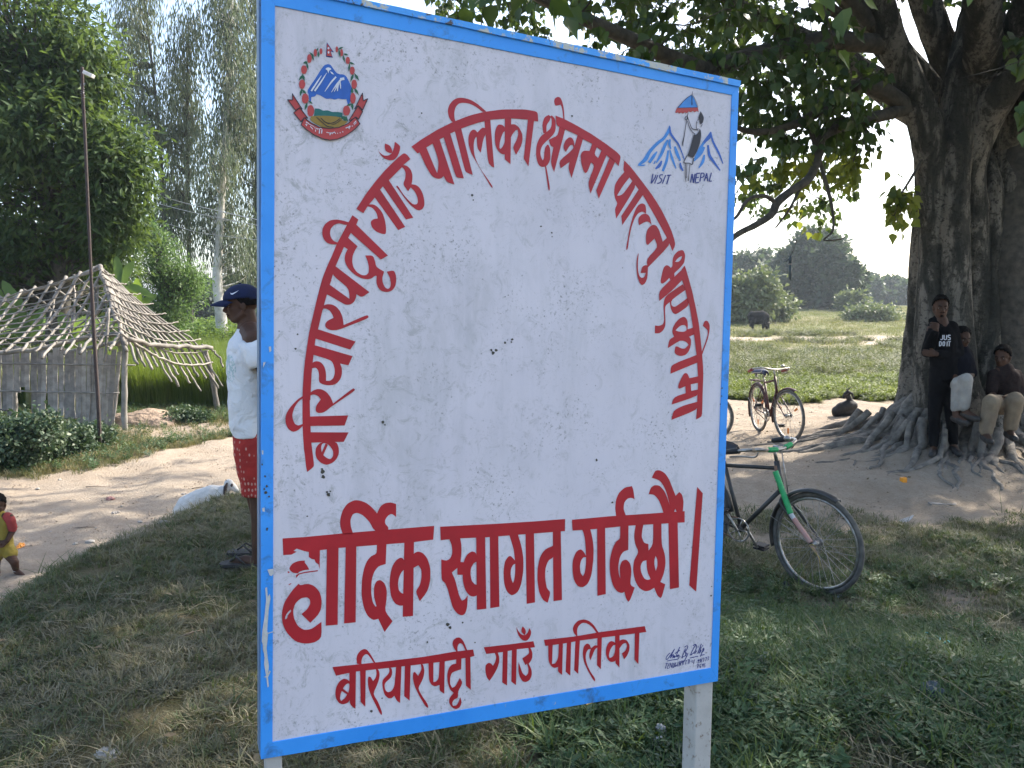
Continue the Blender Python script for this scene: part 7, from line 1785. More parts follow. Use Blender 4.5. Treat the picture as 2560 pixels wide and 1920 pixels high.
V, F = loft(secs, 36, seed=2, wr=.07); sh_o = mesh_obj('tshirt', V, F, m_shirt, man, True); so = sh_o.modifiers.new('s', 'SOLIDIFY'); so.thickness = .004; ss = sh_o.modifiers.new('sub', 'SUBSURF'); ss.levels = 2; ss.render_levels = 2; folds(sh_o, .022)
for s in (-1, 1):
    a0 = mp(632, 846, s * .13); a1 = mp(642, 868, s * .19); a2 = mp(655, 915, s * .215); secs = []
    for c, r in ((a0, .085), (a1, .082), (a1.lerp(a2, .5), .078), (a2, .076)):
        secs.append((c - O, Vector((.93, 0, .35)), Vector((0, 1, 0)), r, r * .8))
    V, F = loft(secs, 20, seed=5 + s, wr=.08); o = mesh_obj('sleeve', V, F, m_shirt, sh_o, True); so = o.modifiers.new('s', 'SOLIDIFY'); so.thickness = .004
# bead necklace
m_bead = pmat('brown_beads', (.12, .05, .03), None, 20, .5)
g = MB(); q = spline([mp(622, 818, -.075), mp(606, 826, -.060), mp(595, 843, -.025), mp(594, 858, .0), mp(598, 843, .03), mp(612, 826, .065)], 7)
for p_ in q: g.ell(Vector(p_) - O + Vector((-.004, 0, 0)), (.0035,) * 3, None, 6, 4)
o = g.build('necklace', m_bead, man, True); o['kind'] = 'stuff'
# shorts
m_short, nt, b, _o = newmat('red_patterned_cloth'); v = coords(nt)
mpp = N(nt, 'ShaderNodeMapping'); mpp.inputs['Scale'].default_value = (1, 1, .6); nt.links.new(v, mpp.inputs[0])
vo = N(nt, 'ShaderNodeTexVoronoi'); vo.inputs['Scale'].default_value = 48; vo.inputs['Randomness'].default_value = .35; nt.links.new(mpp.outputs[0], vo.inputs['Vector'])
dots = ramp(nt, vo.outputs['Distance'], [(.2, (.8, .8, .8)), (.34, (0, 0, 0))]).outputs[0]
base_ = ramp(nt, noise(nt, 9, 4, .6, v), [(.3, (.40, .028, .02)), (.7, (.28, .02, .016))]).outputs[0]
nt.links.new(mix(nt, dots, base_, (.55, .32, .26)), b.inputs['Base Color']); b.inputs['Roughness'].default_value = .9; bump(nt, b, noise(nt, 8, 3, .5, v, 1.0), .6, .02)
for s in (-1, 1):
    secs = []
    for (px, py, a, d, dy) in ((641, 1076, .105, .122, .075), (643, 1100, .115, .126, .080), (645, 1130, .108, .125, .088), (646, 1170, .100, .112, .092), (648, 1205, .094, .100, .094), (650, 1236, .092, .092, .095)):
        secs.append((mp(px - (3 if s < 0 else -3), py, s * dy) - O, Rv, Fv, a, d))
    V, F = loft(secs, 26, seed=9 + s, wr=.07); o = mesh_obj('shorts_leg', V, F, m_short, man, True); sb_ = o.modifiers.new('sub', 'SUBSURF'); sb_.levels = 2; sb_.render_levels = 2; folds(o, .018); so = o.modifiers.new('s', 'SOLIDIFY'); so.thickness = .004; so.offset = .3 * s
# sandals
m_sand = pmat('grey_rubber_sandal', (.045, .04, .036), (.03, .027, .025), 20, .7, .2)
for s in (-1, 1):
    an = mp(652 + s * 8, 1396, s * .10); z0 = gz(an.x - .05, an.y) + .012
    g = MB(); q = [(an.x + .06, .034), (an.x + .01, .040), (an.x - .07, .040), (an.x - .14, .050), (an.x - .20, .046), (an.x - .225, .026)]
    V = []; F = []
    for (xx, w) in q:
        for zz in (0, .02): V += [Vector((xx, an.y - w, z0 + zz)) - O, Vector((xx, an.y + w, z0 + zz)) - O]
    for i in range(len(q) - 1):
        a = 4 * i; c = a + 4; F += [(a, a + 1, c + 1, c), (a + 2, c + 2, c + 3, a + 3), (a, c, c + 2, a + 2), (a + 1, a + 3, c + 3, c + 1)]
    F += [(0, 2, 3, 1), (4 * len(q) - 4, 4 * len(q) - 3, 4 * len(q) - 1, 4 * len(q) - 2)]
    so_ = mesh_obj('sandal', V, F, m_sand, man); g = MB()
    for t in (-1, 1): g.tube([Vector((an.x - .165, an.y, z0 + .028)) - O, Vector((an.x - .12, an.y + t * .025, z0 + .062)) - O, Vector((an.x - .06, an.y + t * .042, z0 + .022)) - O], .006, 6)
    g.build('strap', m_sand, so_, True)

# --- toddler at the left edge
Yt = 6.6
def tp_(px, py, dy=0.0): return at(px, py, Yt + dy)
O = Vector((tp_(0, 1450).x, Yt, 0)); O.z = gz(O.x, O.y)
kid = empty('person', O, 0, 'toddler in a yellow outfit with red sleeves at the left edge of the track', 'person')
DZ = Vector((0, 0, 0)); mb = Body(); Mk = basis((.35, -.9, -.25)); hc = tp_(-8, 1262)
add_head(mb, hc, Mk, .80, .2)
nk = tp_(-4, 1290); ch = tp_(0, 1315); pv = tp_(4, 1368)
mb.cap(hc + Vector((0, 0, -.04)), nk, .035, .036); mb.cap(nk, ch, .045, .072); mb.cap(ch, pv, .078, .082)
for (sx_, sh, el, wr_, hd) in ((1, (24, 1293), (31, 1328), (18, 1352), (-.6, -.4, -.6)), (-1, (-28, 1296), (-34, 1330), (-8, 1352), (.7, -.4, -.5))):
    s_ = tp_(*sh); e_ = tp_(*el); w_ = tp_(*wr_, -.06); mb.chain([nk.lerp(s_, .5), s_, e_, w_], [.034, .033, .026, .020]); add_hand(mb, w_, hd, (0, -1, .2), .62, .7, sx_)
for (hp_, kn, an, to) in (((16, 1376), (36, 1405), (41, 1428), (60, 1442)), ((-10, 1378), (-12, 1420), (-4, 1450), (-2, 1462))):
    h_ = tp_(*hp_); k__ = tp_(*kn, -.03); a_ = tp_(*an); t_ = tp_(*to, -.03); mb.chain([h_, k__, a_], [.050, .036, .024]); mb.chain([a_, a_.lerp(t_, .6), t_], [.025, .024, .018])
mb.v = [v_ - O for v_ in mb.v]; o = mb.build('body', m_skin, kid, True); remesh(o, .006, 2)
face_bits(kid, hc, Mk, .8, O); hair_cap(kid, hc, Mk, .82, O, .045, -.03, 1.0, 7)
m_yel = pmat('mustard_cloth', (.30, .23, .035), (.22, .17, .03), 16, .9, .4, bscale=40, bdist=.01); m_redc = pmat('coral_red_cloth', (.32, .045, .04), (.25, .035, .03), 16, .9, .3)
cloth_tubes(kid, 'shirt', [([tp_(-4, 1290), tp_(0, 1312), tp_(3, 1345), tp_(4, 1366)], [.058, .088, .092, .094])], m_yel, O, .009)
cloth_tubes(kid, 'sleeve', [([tp_(18, 1292), tp_(27, 1302), tp_(31, 1320)], [.040, .042, .040])], m_redc, O, .009)
cloth_tubes(kid, 'sleeve', [([tp_(-22, 1294), tp_(-31, 1304), tp_(-34, 1322)], [.040, .042, .040])], m_redc, O, .009)
cloth_tubes(kid, 'shorts', [([tp_(4, 1362), tp_(15, 1372), tp_(27, 1384)], [.092, .070, .058]), ([tp_(2, 1362), tp_(-9, 1376), tp_(-11, 1392)], [.092, .068, .056])], m_yel, O, .009)
g = MB(); a_ = tp_(41, 1427) - O; g.torus(a_, (.3, .1, 1), .026, .004, 18, 6); g.build('anklet', m_chip, kid, True)

# --- the group at the fig tree
m_blk = pmat('black_cotton', (.005, .005, .006), (.008, .008, .009), 12, .95, .5, bscale=22, bdist=.012, spec=.08)
m_blkt = pmat('black_denim', (.006, .006, .007), (.011, .011, .012), 12, .95, .5, bscale=22, bdist=.012, spec=.08)
m_wht = pmat('off_white_denim', (.36, .34, .31), (.27, .26, .24), 10, .9, .5, bscale=20, bdist=.014)
m_bei = pmat('beige_trouser_cloth', (.23, .18, .12), (.17, .13, .09), 10, .9, .5, bscale=20, bdist=.014)
m_pld = pmat('dark_checked_cloth', (.032, .020, .018), (.016, .012, .012), 60, .95, .3, spec=.1)
m_drk = pmat('dark_blue_cloth', (.010, .011, .016), (.008, .008, .012), 20, .95, .4, spec=.08)
m_shoe = pmat('dark_shoe', (.016, .015, .015), (.03, .028, .026), 20, .6, .2)
Yy = 8.75
def yp(px, py, dy=0.0): return at(px, py, Yy + dy)
O = Vector((yp(2362, 1120).x, Yy, 0)); O.z = gz(O.x, O.y); DZ = Vector((0, 0, O.z - yp(2362, 1124).z))
def shifted(fn): return lambda px, py, dy=0.0: fn(px, py, dy) + DZ * max(0, min(1, (py - 980) / 140))
yp = shifted(yp)
you = empty('person', O, 0, 'youth in black hooded top with white lettering standing in front of the fig trunk', 'person')
mb = Body(); My = basis((-.25, -.96, -.12)); hc = yp(2352, 768)
add_head(mb, hc, My, .98)
nk = yp(2353, 803); ch = yp(2356, 845); pv = yp(2360, 930)
mb.cap(hc + Vector((0, .01, -.05)), nk, .052, .058); mb.cap(nk, ch, .07, .115); mb.cap(ch, pv, .115, .12)
wR = yp(2340, 826, -.17); wL = yp(2340, 885, -.16)
mb.chain([yp(2330, 822), yp(2318, 880, -.04), wR], [.055, .042, .028]); add_hand(mb, wR, (.10, .35, .9), (0, .9, -.3), 1, .9, 1)
mb.chain([yp(2382, 822), yp(2396, 884, -.02), wL], [.055, .042, .028]); add_hand(mb, wL, (-.9, .1, .1), (0, 1, 0), 1, .5, -1)
legs = (((2346, 935), (2336, 1030), (2335, 1112), (2330, 1126)), ((2374, 935), (2378, 1025), (2385, 1106), (2398, 1124)))
for (h_, k__, a_, t_) in legs:
    mb.chain([yp(*h_), yp(*k__, -.02), yp(*a_)], [.085, .056, .036]); mb.chain([yp(*a_), yp(*t_, -.13)], [.038, .03])
mb.v = [v_ - O for v_ in mb.v]; o = mb.build('body', m_skin, you, True); remesh(o, .0075, 2)
face_bits(you, hc, My, .98, O); hair_cap(you, hc, My, 1.0, O, .055, -.02, 1.18, 4)
g = MB()
for s in (-1, 1): g.tube([hc + My @ Vector((s * .003, .092, -.046)) - O, hc + My @ Vector((s * .028, .076, -.052)) - O], [.006, .003], 6)
g.ell(hc + My @ Vector((0, .077, -.088)) - O, (.018, .010, .014)); g.build('moustache', m_hair, you, True)
top = cloth_tubes(you, 'hooded_top', [([nk + Vector((0, .03, -.01)), ch, yp(2358, 900), yp(2360, 936)], [.09, .145, .140, .142]), ([yp(2336, 818), yp(2318, 880, -.04), wR.lerp(yp(2318, 880, -.04), .12)], [.075, .062, .046]), ([yp(2378, 818), yp(2397, 884, -.02), wL.lerp(yp(2397, 884, -.02), .12)], [.075, .062, .046]), ([nk + Vector((-.07, .06, .0)), nk + Vector((0, .09, -.03)), nk + Vector((.07, .06, .0))], [.04, .05, .04])], m_blk, O, .012)
cloth_tubes(you, 'trousers', [([yp(2350, 925), yp(2345, 960), yp(2336, 1030, -.02), yp(2335, 1100)], [.115, .098, .070, .050]), ([yp(2368, 925), yp(2374, 960), yp(2378, 1025, -.02), yp(2384, 1096)], [.115, .098, .070, .050])], m_blkt, O, .012)
for (h_, k__, a_, t_) in legs:
    cloth_tubes(you, 'shoe', [([yp(a_[0], a_[1] + 4, .03), yp(*a_, -.02) + Vector((0, 0, -.03)), yp(*t_, -.16)], [.042, .044, .036])], m_shoe, O, .010)
# lettering on the chest: built of straight bars
g = MB(); c0 = yp(2364, 853, -.175) - O; RX = Vector((.97, -.20, 0)).normalized()
def bar(x0, z0, x1, z1, w=.010):
    g.tube([c0 + RX * x0 + Vector((0, 0, z0)), c0 + RX * x1 + Vector((0, 0, z1))], w * .5, 5)
def glyphs(txt, x, z, w, h, gap):
    for c in txt:
        S = {'J': [(.8, 1, .8, .2), (.8, .2, .5, 0), (.5, 0, .1, .1)], 'U': [(0, 1, 0, .15), (0, .15, .4, 0), (.4, 0, .8, .15), (.8, .15, .8, 1)], 'S': [(.8, .95, .1, 1), (.1, 1, 0, .6), (0, .6, .8, .45), (.8, .45, .8, .05), (.8, .05, 0, 0)],
             'D': [(0, 0, 0, 1), (0, 1, .6, .9), (.6, .9, .8, .5), (.8, .5, .6, .1), (.6, .1, 0, 0)], 'O': [(.1, .1, 0, .8), (0, .8, .4, 1), (.4, 1, .8, .8), (.8, .8, .7, .1), (.7, .1, .1, .1)], 'I': [(.4, 0, .4, 1)], 'T': [(0, 1, .9, 1), (.45, 1, .45, 0)]}[c]
        for (a, b_, cc, d) in S: bar(x + a * w, z + b_ * h, x + cc * w, z + d * h)
        x += w * (.55 if c == 'I' else 1) + gap
glyphs('JUS', -.055, .015, .030, .052, .008); glyphs('DOIT', -.06, -.055, .026, .052, .007)
o = g.build('chest_lettering', m_white, top); tag(o, 'white block lettering in two rows')

def seated(name, label, head, face, J, hairseed, garments, hk=.97, Y=9.0):
    O = Vector((at(*J['seat'], Y).x, Y, 0)); O.z = gz(O.x, O.y)
    r_ = empty('person', O, 0, label, 'person'); mb = Body(); Mx = basis(face); P = lambda a: at(a[0], a[1], Y + (a[2] if len(a) > 2 else 0))
    hc = P(head); add_head(mb, hc, Mx, hk); nk = P(J['neck']); ch = P(J['chest']); pv = P(J['pelvis'])
    mb.cap(hc + Vector((0, .01, -.05)), nk, .05, .056); mb.cap(nk, ch, .07, .115); mb.cap(ch, pv, .115, .125)
    for s, k in ((1, 'armA'), (-1, 'armB')):
        a = [P(q) for q in J[k]]; mb.chain([nk.lerp(a[0], .4)] + a, [.06, .052, .041, .027]); add_hand(mb, a[-1], J[k + 'h'], (0, .3, -1), 1, .6, s)
    for k in ('legA', 'legB'):
        a = [P(q) for q in J[k]]; a[-1].z = max(a[-1].z, gz(a[-1].x, a[-1].y) + .04); mb.chain(a, [.088, .060, .038]); d = Vector(J['toe']).normalized(); mb.chain([a[-1], a[-1] + d * .17 + Vector((0, 0, -.04))], [.038, .028])
        cloth_tubes(r_, 'shoe', [([a[-1] + Vector((0, .03, -.03)), a[-1] + d * .08 + Vector((0, 0, -.045)), a[-1] + d * .19 + Vector((0, 0, -.05))], [.042, .044, .034])], m_shoe, O, .010)
    mb.v = [v_ - O for v_ in mb.v]; o = mb.build('body', m_skin, r_, True); remesh(o, .0075, 2)
    face_bits(r_, hc, Mx, hk, O); hair_cap(r_, hc, Mx, hk * 1.04, O, .05, -.03, 1.15, hairseed)
    for (nm, m, parts) in garments: cloth_tubes(r_, nm, [([P(q) for q in pts], rad) for pts, rad in parts], m, O, .012)
    # what they sit on is a root; give it height under the seat
    return r_, O
seated('person', 'seated person in off-white trousers behind the standing youth, leaning on the fig trunk', (2406, 846), (.1, -.95, -.2),
       dict(seat=(2405, 985), neck=(2404, 876), chest=(2402, 905), pelvis=(2398, 962), armA=[(2420, 892), (2430, 935, -.05), (2412, 950, -.25)], armB=[(2388, 892), (2378, 935, -.05), (2396, 950, -.25)], armAh=(-.8, -.5, -.1), armBh=(.8, -.5, -.1),
            legA=[(2405, 968), (2418, 950, -.38), (2414, 1030, -.36)], legB=[(2398, 968), (2396, 958, -.30), (2390, 1040, -.28)], toe=(.1, -1, 0)), 11,
       [('shirt', m_drk, [([(2404, 880), (2402, 905), (2398, 958)], [.09, .14, .145]), ([(2418, 890), (2430, 933, -.05)], [.068, .055]), ([(2388, 890), (2378, 933, -.05)], [.068, .055])]),
        ('trousers', m_wht, [([(2402, 966), (2414, 950, -.38), (2410, 1016, -.36)], [.10, .076, .058]), ([(2398, 968), (2396, 958, -.30), (2390, 1020, -.28)], [.10, .070, .055])])], Y=8.78)
seated('person', 'seated person in beige trousers with head turned aside, right of the fig trunk roots', (2506, 892), (-.75, -.6, -.2),
       dict(seat=(2512, 1030), neck=(2512, 922), chest=(2514, 950), pelvis=(2520, 1008), armA=[(2540, 940), (2548, 985, -.08), (2510, 995, -.32)], armB=[(2482, 940), (2478, 985, -.08), (2496, 1000, -.32)], armAh=(-.9, -.3, -.3), armBh=(.9, -.3, -.3),
            legA=[(2530, 1012), (2538, 1000, -.42), (2524, 1078, -.34)], legB=[(2505, 1012), (2478, 1006, -.40), (2464, 1086, -.38)], toe=(-.3, -1, 0)), 15,
       [('shirt', m_pld, [([(2512, 926), (2514, 950), (2520, 1004)], [.095, .150, .150]), ([(2538, 938), (2549, 980, -.08)], [.072, .058]), ([(2486, 938), (2478, 980, -.08)], [.072, .058])]),
        ('trousers', m_bei, [([(2528, 1012), (2538, 1000, -.42), (2526, 1066, -.34)], [.115, .088, .070]), ([(2506, 1012), (2478, 1006, -.40), (2466, 1076, -.38)], [.115, .088, .070])])], Y=8.62)

# --- buffalo
def animal(name, label, cat, O, parts, m, vox, kids=()):
    r_ = empty(name, O, 0, label, cat); mb = Body()
    for pts, rad in parts: mb.chain(pts, rad, 12)
    mb.v = [v_ - Vector(O) for v_ in mb.v]; o = mb.build('body', m, r_, True); remesh(o, vox, 2)
    for (nm, pts, rad, mm_) in kids:
        g = MB(); g.tube([Vector(p) - Vector(O) for p in pts], rad, 8); g.build(nm, mm_, r_, True)
    return r_
m_buf = pmat('buffalo_hide', (.010, .010, .011), (.02, .02, .02), 8, .9, .4, spec=.08)
m_horn = pmat('dark_horn', (.08, .07, .06), None, 20, .5)
Yb = 48.5; O = at(1897, 822, Yb); gb = gz(O.x, O.y); off = Vector((0, 0, gb - O.z)); O.z = gb
def bp(px, py, dy=0.0): return at(px, py, Yb + dy) + off
animal('buffalo', 'black buffalo grazing with lowered head in the far field', 'buffalo', O,
       [([bp(1882, 785), bp(1893, 785), bp(1904, 785), bp(1911, 786)], [.34, .37, .39, .33]), ([bp(1884, 791), bp(1896, 792), bp(1908, 791)], [.28, .32, .28]), ([bp(1910, 786), bp(1915, 796), bp(1918, 806)], [.30, .20, .16]), ([bp(1917, 804), bp(1919, 810), bp(1920, 817)], [.17, .13, .10])]
       + [([bp(1881, 795, s * .25), bp(1880, 805, s * .25), bp(1882, 813, s * .25), bp(1881 + (s > 0) * 4, 822, s * .25)], [.22, .13, .075, .07]) for s in (-1, 1)] + [([bp(1909, 796, s * .25), bp(1909, 808, s * .25), bp(1908 + (s > 0) * 6, 821, s * .25)], [.18, .10, .07]) for s in (-1, 1)]
       + [([bp(1917, 801, s * .12), bp(1920, 802, s * .4)], [.06, .04]) for s in (-1, 1)], m_buf, .03,
       [('horn', [bp(1917, 801, s * .1), bp(1922, 800, s * .3), bp(1927, 803, s * .28)], [.06, .045, .015], m_horn) for s in (-1, 1)] + [('tail', [bp(1876, 782), bp(1875, 800), bp(1876, 810)], [.05, .03, .05], m_buf)])
# --- white kid goat lying behind the crest of the bank
m_gw = pmat('white_goat_coat', (.62, .60, .56), (.52, .50, .46), 18, .9, .6, bscale=60, bdist=.006); m_gb = pmat('brown_goat_patch', (.05, .035, .03), None, 20, .8, .3); m_gk = pmat('black_goat_coat', (.010, .009, .009), (.022, .02, .018), 30, .7, .8, bscale=80, bdist=.008)
Yg = 7.9; g0 = at(505, 1300, Yg); gzz = gz(g0.x, g0.y)
def gp(px, py, dy=0.0): return at(px, py - 12, Yg + dy)
O = Vector((g0.x, Yg, gzz)); hd = gp(581, 1228)
gt = animal('goat', 'small white goat with a dark eye patch lying behind the grassy bank', 'goat', O,
       [([gp(455, 1292), gp(470, 1276), gp(500, 1262), gp(530, 1250), gp(552, 1246)], [.095, .115, .115, .108, .085]), ([gp(460, 1310), gp(500, 1300), gp(545, 1280)], [.10, .12, .10]), ([gp(550, 1248), gp(565, 1236), gp(573, 1225)], [.070, .048, .042]), ([gp(572, 1221), gp(583, 1230), gp(594, 1240)], [.048, .038, .023]),
        ([gp(545, 1285, -.08), gp(575, 1300, -.10)], [.035, .022]), ([gp(455, 1305, -.1), gp(490, 1318, -.14)], [.06, .028]), ([gp(470, 1300), gp(505, 1320), gp(540, 1318)], [.10, .10, .08])], m_gw, .007,
       [('ear', [gp(568, 1219, -.045), gp(563, 1230, -.062), gp(562, 1246, -.06), gp(563, 1256, -.055)], [.008, .018, .016, .005], m_gb), ('ear', [gp(571, 1224, .04), gp(570, 1234, .06), gp(572, 1244, .06)], [.012, .02, .008], m_gb), ('horn', [gp(570, 1217, -.015), gp(564, 1211, -.02)], [.010, .003], m_horn), ('horn', [gp(570, 1217, .015), gp(565, 1211, .02)], [.010, .003], m_horn)])
def patch(par, O, c, r, m, nm):
    g = MB(); g.ell(Vector(c) - O, r); return g.build(nm, m, par, True)
patch(gt, O, gp(580, 1225, -.022), (.015, .024, .020), m_gb, 'eye_patch'); patch(gt, O, gp(591, 1241, -.004), (.009, .014, .008), m_gb, 'muzzle'); 
# --- black goat beside the roots
g0 = ground(2108, 1040); Yk = g0.y
def kp(px, py, dy=0.0): return at(px, py - 8, Yk + dy)
k_ = Yk / FPX; O = Vector((g0.x, Yk, gz(g0.x, Yk)))
animal('goat', 'black goat resting on the ground at the end of the fig roots', 'goat', O,
       [([kp(2092, 1036), kp(2105, 1028), kp(2122, 1022), kp(2132, 1022)], [13 * k_, 15 * k_, 15 * k_, 12 * k_]), ([kp(2088, 1042), kp(2110, 1038), kp(2136, 1036)], [8 * k_, 12 * k_, 10 * k_]), ([kp(2130, 1020), kp(2124, 1008), kp(2119, 995)], [11 * k_, 7 * k_, 6 * k_]), ([kp(2120, 990), kp(2114, 994), kp(2109, 1001)], [7 * k_, 5.5 * k_, 3.5 * k_])], m_gk, .010,
       [('ear', [kp(2124, 988, -.03), kp(2130, 992, -.04), kp(2134, 1004, -.04)], [.012, .022, .010], m_gk), ('ear', [kp(2112, 990, .04), kp(2110, 1000, .06)], [.018, .010], m_gk), ('horn', [kp(2119, 984, -.02), kp(2125, 977, -.02), kp(2131, 976, -.02)], [.013, .010, .004], m_horn), ('horn', [kp(2117, 984, .02), kp(2118, 976, .03)], [.013, .004], m_horn)])
# ------------------------------------------------------------------ small things
def crumple(name, px, py, size, m, label, cat, seed, flat=.35, dz=.01, pt=None, sub=3, amp=.5):
    p = ground(px, py) if pt is None else pt; bm = bmesh.new(); bmesh.ops.create_icosphere(bm, subdivisions=sub, radius=1)
    for v_ in bm.verts:
        n_ = v_.co.copy(); f = 1 + amp * mnoise.noise(n_ * 2.2 + Vector((seed * 3.1, 0, 0))) + .25 * amp * mnoise.noise(n_ * 6 + Vector((0, seed, 0)))
        v_.co = Vector((n_.x * size[0], n_.y * size[1], n_.z * size[2])) * f
    me = bpy.data.meshes.new(name); bm.to_mesh(me); bm.free(); me.materials.append(m)
    o = bpy.data.objects.new(name, me); o.location = (p.x, p.y, gz(p.x, p.y) + dz); o.rotation_euler = (0, 0, seed); link(o); return tag(o, label, cat)
m_orange = pmat('orange_plastic', (.85, .33, .02), (.7, .25, .02), 20, .4)
m_pl = pmat('clear_plastic_scrap', (.42, .46, .48), (.3, .34, .36), 30, .25)
m_paper = pmat('white_paper_scrap', (.45, .44, .43), (.33, .32, .31), 25, .7)
m_pinks = pmat('pinkish_brick_bit', (.40, .20, .17), (.3, .16, .14), 20, .9, .3)
m_stone = pmat('grey_stone', (.32, .29, .26), (.22, .20, .18), 20, .9, .6)
m_dbag = pmat('dark_plastic_bag', (.02, .035, .04), (.04, .06, .065), 20, .3, .4)
m_clod = pmat('pale_clod', (.36, .34, .30), (.26, .24, .21), 25, 1, .8)
p = ground(2258, 1208)
g = MB(); g.box((0, 0, .032), (.062, .05, .064), Matrix.Rotation(.2, 3, 'Z')); o = g.build('plastic_scrap', m_orange); o.location = (p.x, p.y, p.z); bv = o.modifiers.new('b', 'BEVEL'); bv.width = .012; bv.segments = 3
tag(o, 'small bright orange plastic piece on the bare earth between the roots and the grass', 'litter')
crumple('orange_scrap', 2556, 1606, (.03, .025, .025), m_orange, 'orange scrap in the weeds at the right edge', 'litter', 2)
crumple('orange_scrap', 52, 1366, (.07, .03, .02), m_orange, 'torn orange scrap on the track right beside the toddler', 'litter', 5)
crumple('brick_bit', 276, 1250, (.05, .04, .035), m_pinks, 'pink brick bit in the middle of the dirt track', 'brick bit', 6)
crumple('stone', 289, 1286, (.045, .04, .028), m_stone, 'rounded grey stone on the track in front of the brick bit', 'stone', 7)
CL = ['dark clod on the near track in line with the toddler', 'tiny clod just above the rounded grey stone', 'widest pale clod near the grassy edge of the track', 'clod on the track at the tail of the white goat', 'clod beside the widest pale clod, nearer the toddler', 'clod between the rounded stone and the grass edge', 'clod on the track directly above the white goat', 'clod on the sunny track below the shrubs', 'farthest left clod on the sunny part of the track', 'clod above the head of the white goat', 'smallest clod, below the pink brick bit', 'clod near the far edge of the track, middle of its length', 'dark clod at the toddler foot', 'clod at the shaded grass edge beside the toddler']
for i, (x, y, s) in enumerate(((126, 1331, .03), (305, 1266, .018), (226, 1355, .05), (410, 1308, .04), (188, 1360, .03), (350, 1305, .03), (460, 1235, .03), (150, 1200, .03), (95, 1222, .03), (520, 1230, .03), (240, 1320, .015), (380, 1180, .02), (30, 1390, .03), (120, 1440, .035))):
    o = crumple('clod', x, y, (s, s * .8, s * .45), m_clod if i % 3 else m_stone, CL[i], 'clod', 10 + i, dz=.002, sub=2); o['group'] = 'clods scattered on the dirt track'
crumple('clod', 268, 1888, (.045, .03, .014), m_clod, 'pale flat lump in the turf at the bottom left', 'clod', 31, dz=.004)
crumple('plastic_scrap', 2095, 1497, (.028, .02, .022), m_pl, 'small pale blue plastic scrap right under the bicycle front wheel', 'litter', 32)
crumple('plastic_scrap', 2202, 1500, (.055, .04, .035), m_pl, 'crumpled clear plastic to the right of the bicycle front wheel', 'litter', 33)
crumple('plastic_scrap', 1985, 1485, (.016, .013, .012), m_pl, 'tiny plastic scrap just left of the tyre contact', 'litter', 34, sub=2)
crumple('plastic_bag', 2330, 1770, (.055, .045, .05), m_dbag, 'dark plastic bag tangled in the weeds at the lower right', 'bag', 35, dz=.05)
crumple('black_rag', 1965, 1470, (.06, .035, .03), m_dbag, 'black rag lying behind the bicycle tyre', 'rag', 36)
crumple('paper_scrap', 1652, 1862, (.020, .014, .018), m_paper, 'crumpled white paper under the board, upper one', 'litter', 37, dz=.06)
crumple('paper_scrap', 1646, 1896, (.022, .010, .020), m_paper, 'folded white paper under the board, lower one', 'litter', 38, dz=.06)
crumple('stone', 2455, 1690, (.045, .03, .03), m_stone, 'dark stone at the edge of the worn patch lower right', 'stone', 39)
crumple('plastic_scrap', 2100, 948, (.10, .07, .05), m_pl, 'pale plastic scrap in the sunny growth beyond the goat', 'litter', 40)
crumple('paper_scrap', 408, 1064, (.07, .05, .04), m_paper, 'white scrap beside the earth heap near the hut', 'litter', 41)
# white leaf-shaped scrap, sandal sole, wrapper, string
def flat(name, px, py, outline, m, label, cat, rz=0, tilt=(0, 0), th=.003, dz=.03):
    p = ground(px, py); V = [Vector((x, y, th)) for x, y in outline] + [Vector((x, y, 0)) for x, y in outline]; n = len(outline)
    F = [tuple(range(n)), tuple(reversed(range(n, 2 * n)))] + [(i, i + n, (i + 1) % n + n, (i + 1) % n) for i in range(n)]
    o = mesh_obj(name, V, F, m); o.location = (p.x, p.y, p.z + dz); o.rotation_euler = (tilt[0], tilt[1], rz); return tag(o, label, cat)
flat('torn_sheet', 2266, 1308, [(-.09, -.02), (0, -.025), (.06, .01), (.10, .05), (.02, .03), (-.06, .01)], m_paper, 'torn pale strip lying in the grass right of the bicycle', 'litter', .1, (.5, -.1))
flat('sandal_sole', 2356, 1262, [(-.13, -.03), (-.05, -.035), (.02, -.03), (.10, -.045), (.13, -.01), (.11, .04), (.02, .035), (-.06, .03), (-.13, .025)], m_stone, 'lost pale sandal sole on the earth at the grass edge', 'sandal', 0, (.03, .03), .014, .004)
wr = empty('wrapper', ground(1468, 1790) + Vector((0, 0, .075)), .5, 'bright yellow and blue snack wrapper in the grass under the board', 'litter')
m_wy = pmat('yellow_print', (.65, .42, .05), (.5, .3, .1), 90, .4); m_wb = pmat('blue_print', (.08, .3, .6), (.5, .6, .7), 60, .4)
mesh_obj('wrapper_front', [(-.035, -.045, .0), (.035, -.05, .006), (.038, .01, .02), (-.034, .012, .012)], [(0, 1, 2, 3)], m_wy, wr)
mesh_obj('wrapper_band', [(-.034, .013, .013), (.038, .011, .021), (.036, .03, .02), (-.034, .03, .016)], [(0, 1, 2, 3)], m_wb, wr)
mesh_obj('wrapper_end', [(-.034, .031, .016), (.036, .031, .02), (.033, .055, .012), (-.032, .052, .008)], [(0, 1, 2, 3)], m_paper, wr)
m_str = pmat('turquoise_string', (.08, .45, .45), None, 20, .6)
g = MB(); q = spline([ground(x, y) + Vector((0, 0, .065 + .015 * (i % 2))) for i, (x, y) in enumerate(((2309, 1628), (2312, 1617), (2330, 1618), (2345, 1628), (2352, 1640), (2368, 1640), (2380, 1652)))], 6)
g.tube([Vector(p) for p in q], .0035, 5); tag(g.build('string', m_str, None, True), 'short turquoise string on the worn patch at the lower right', 'string')
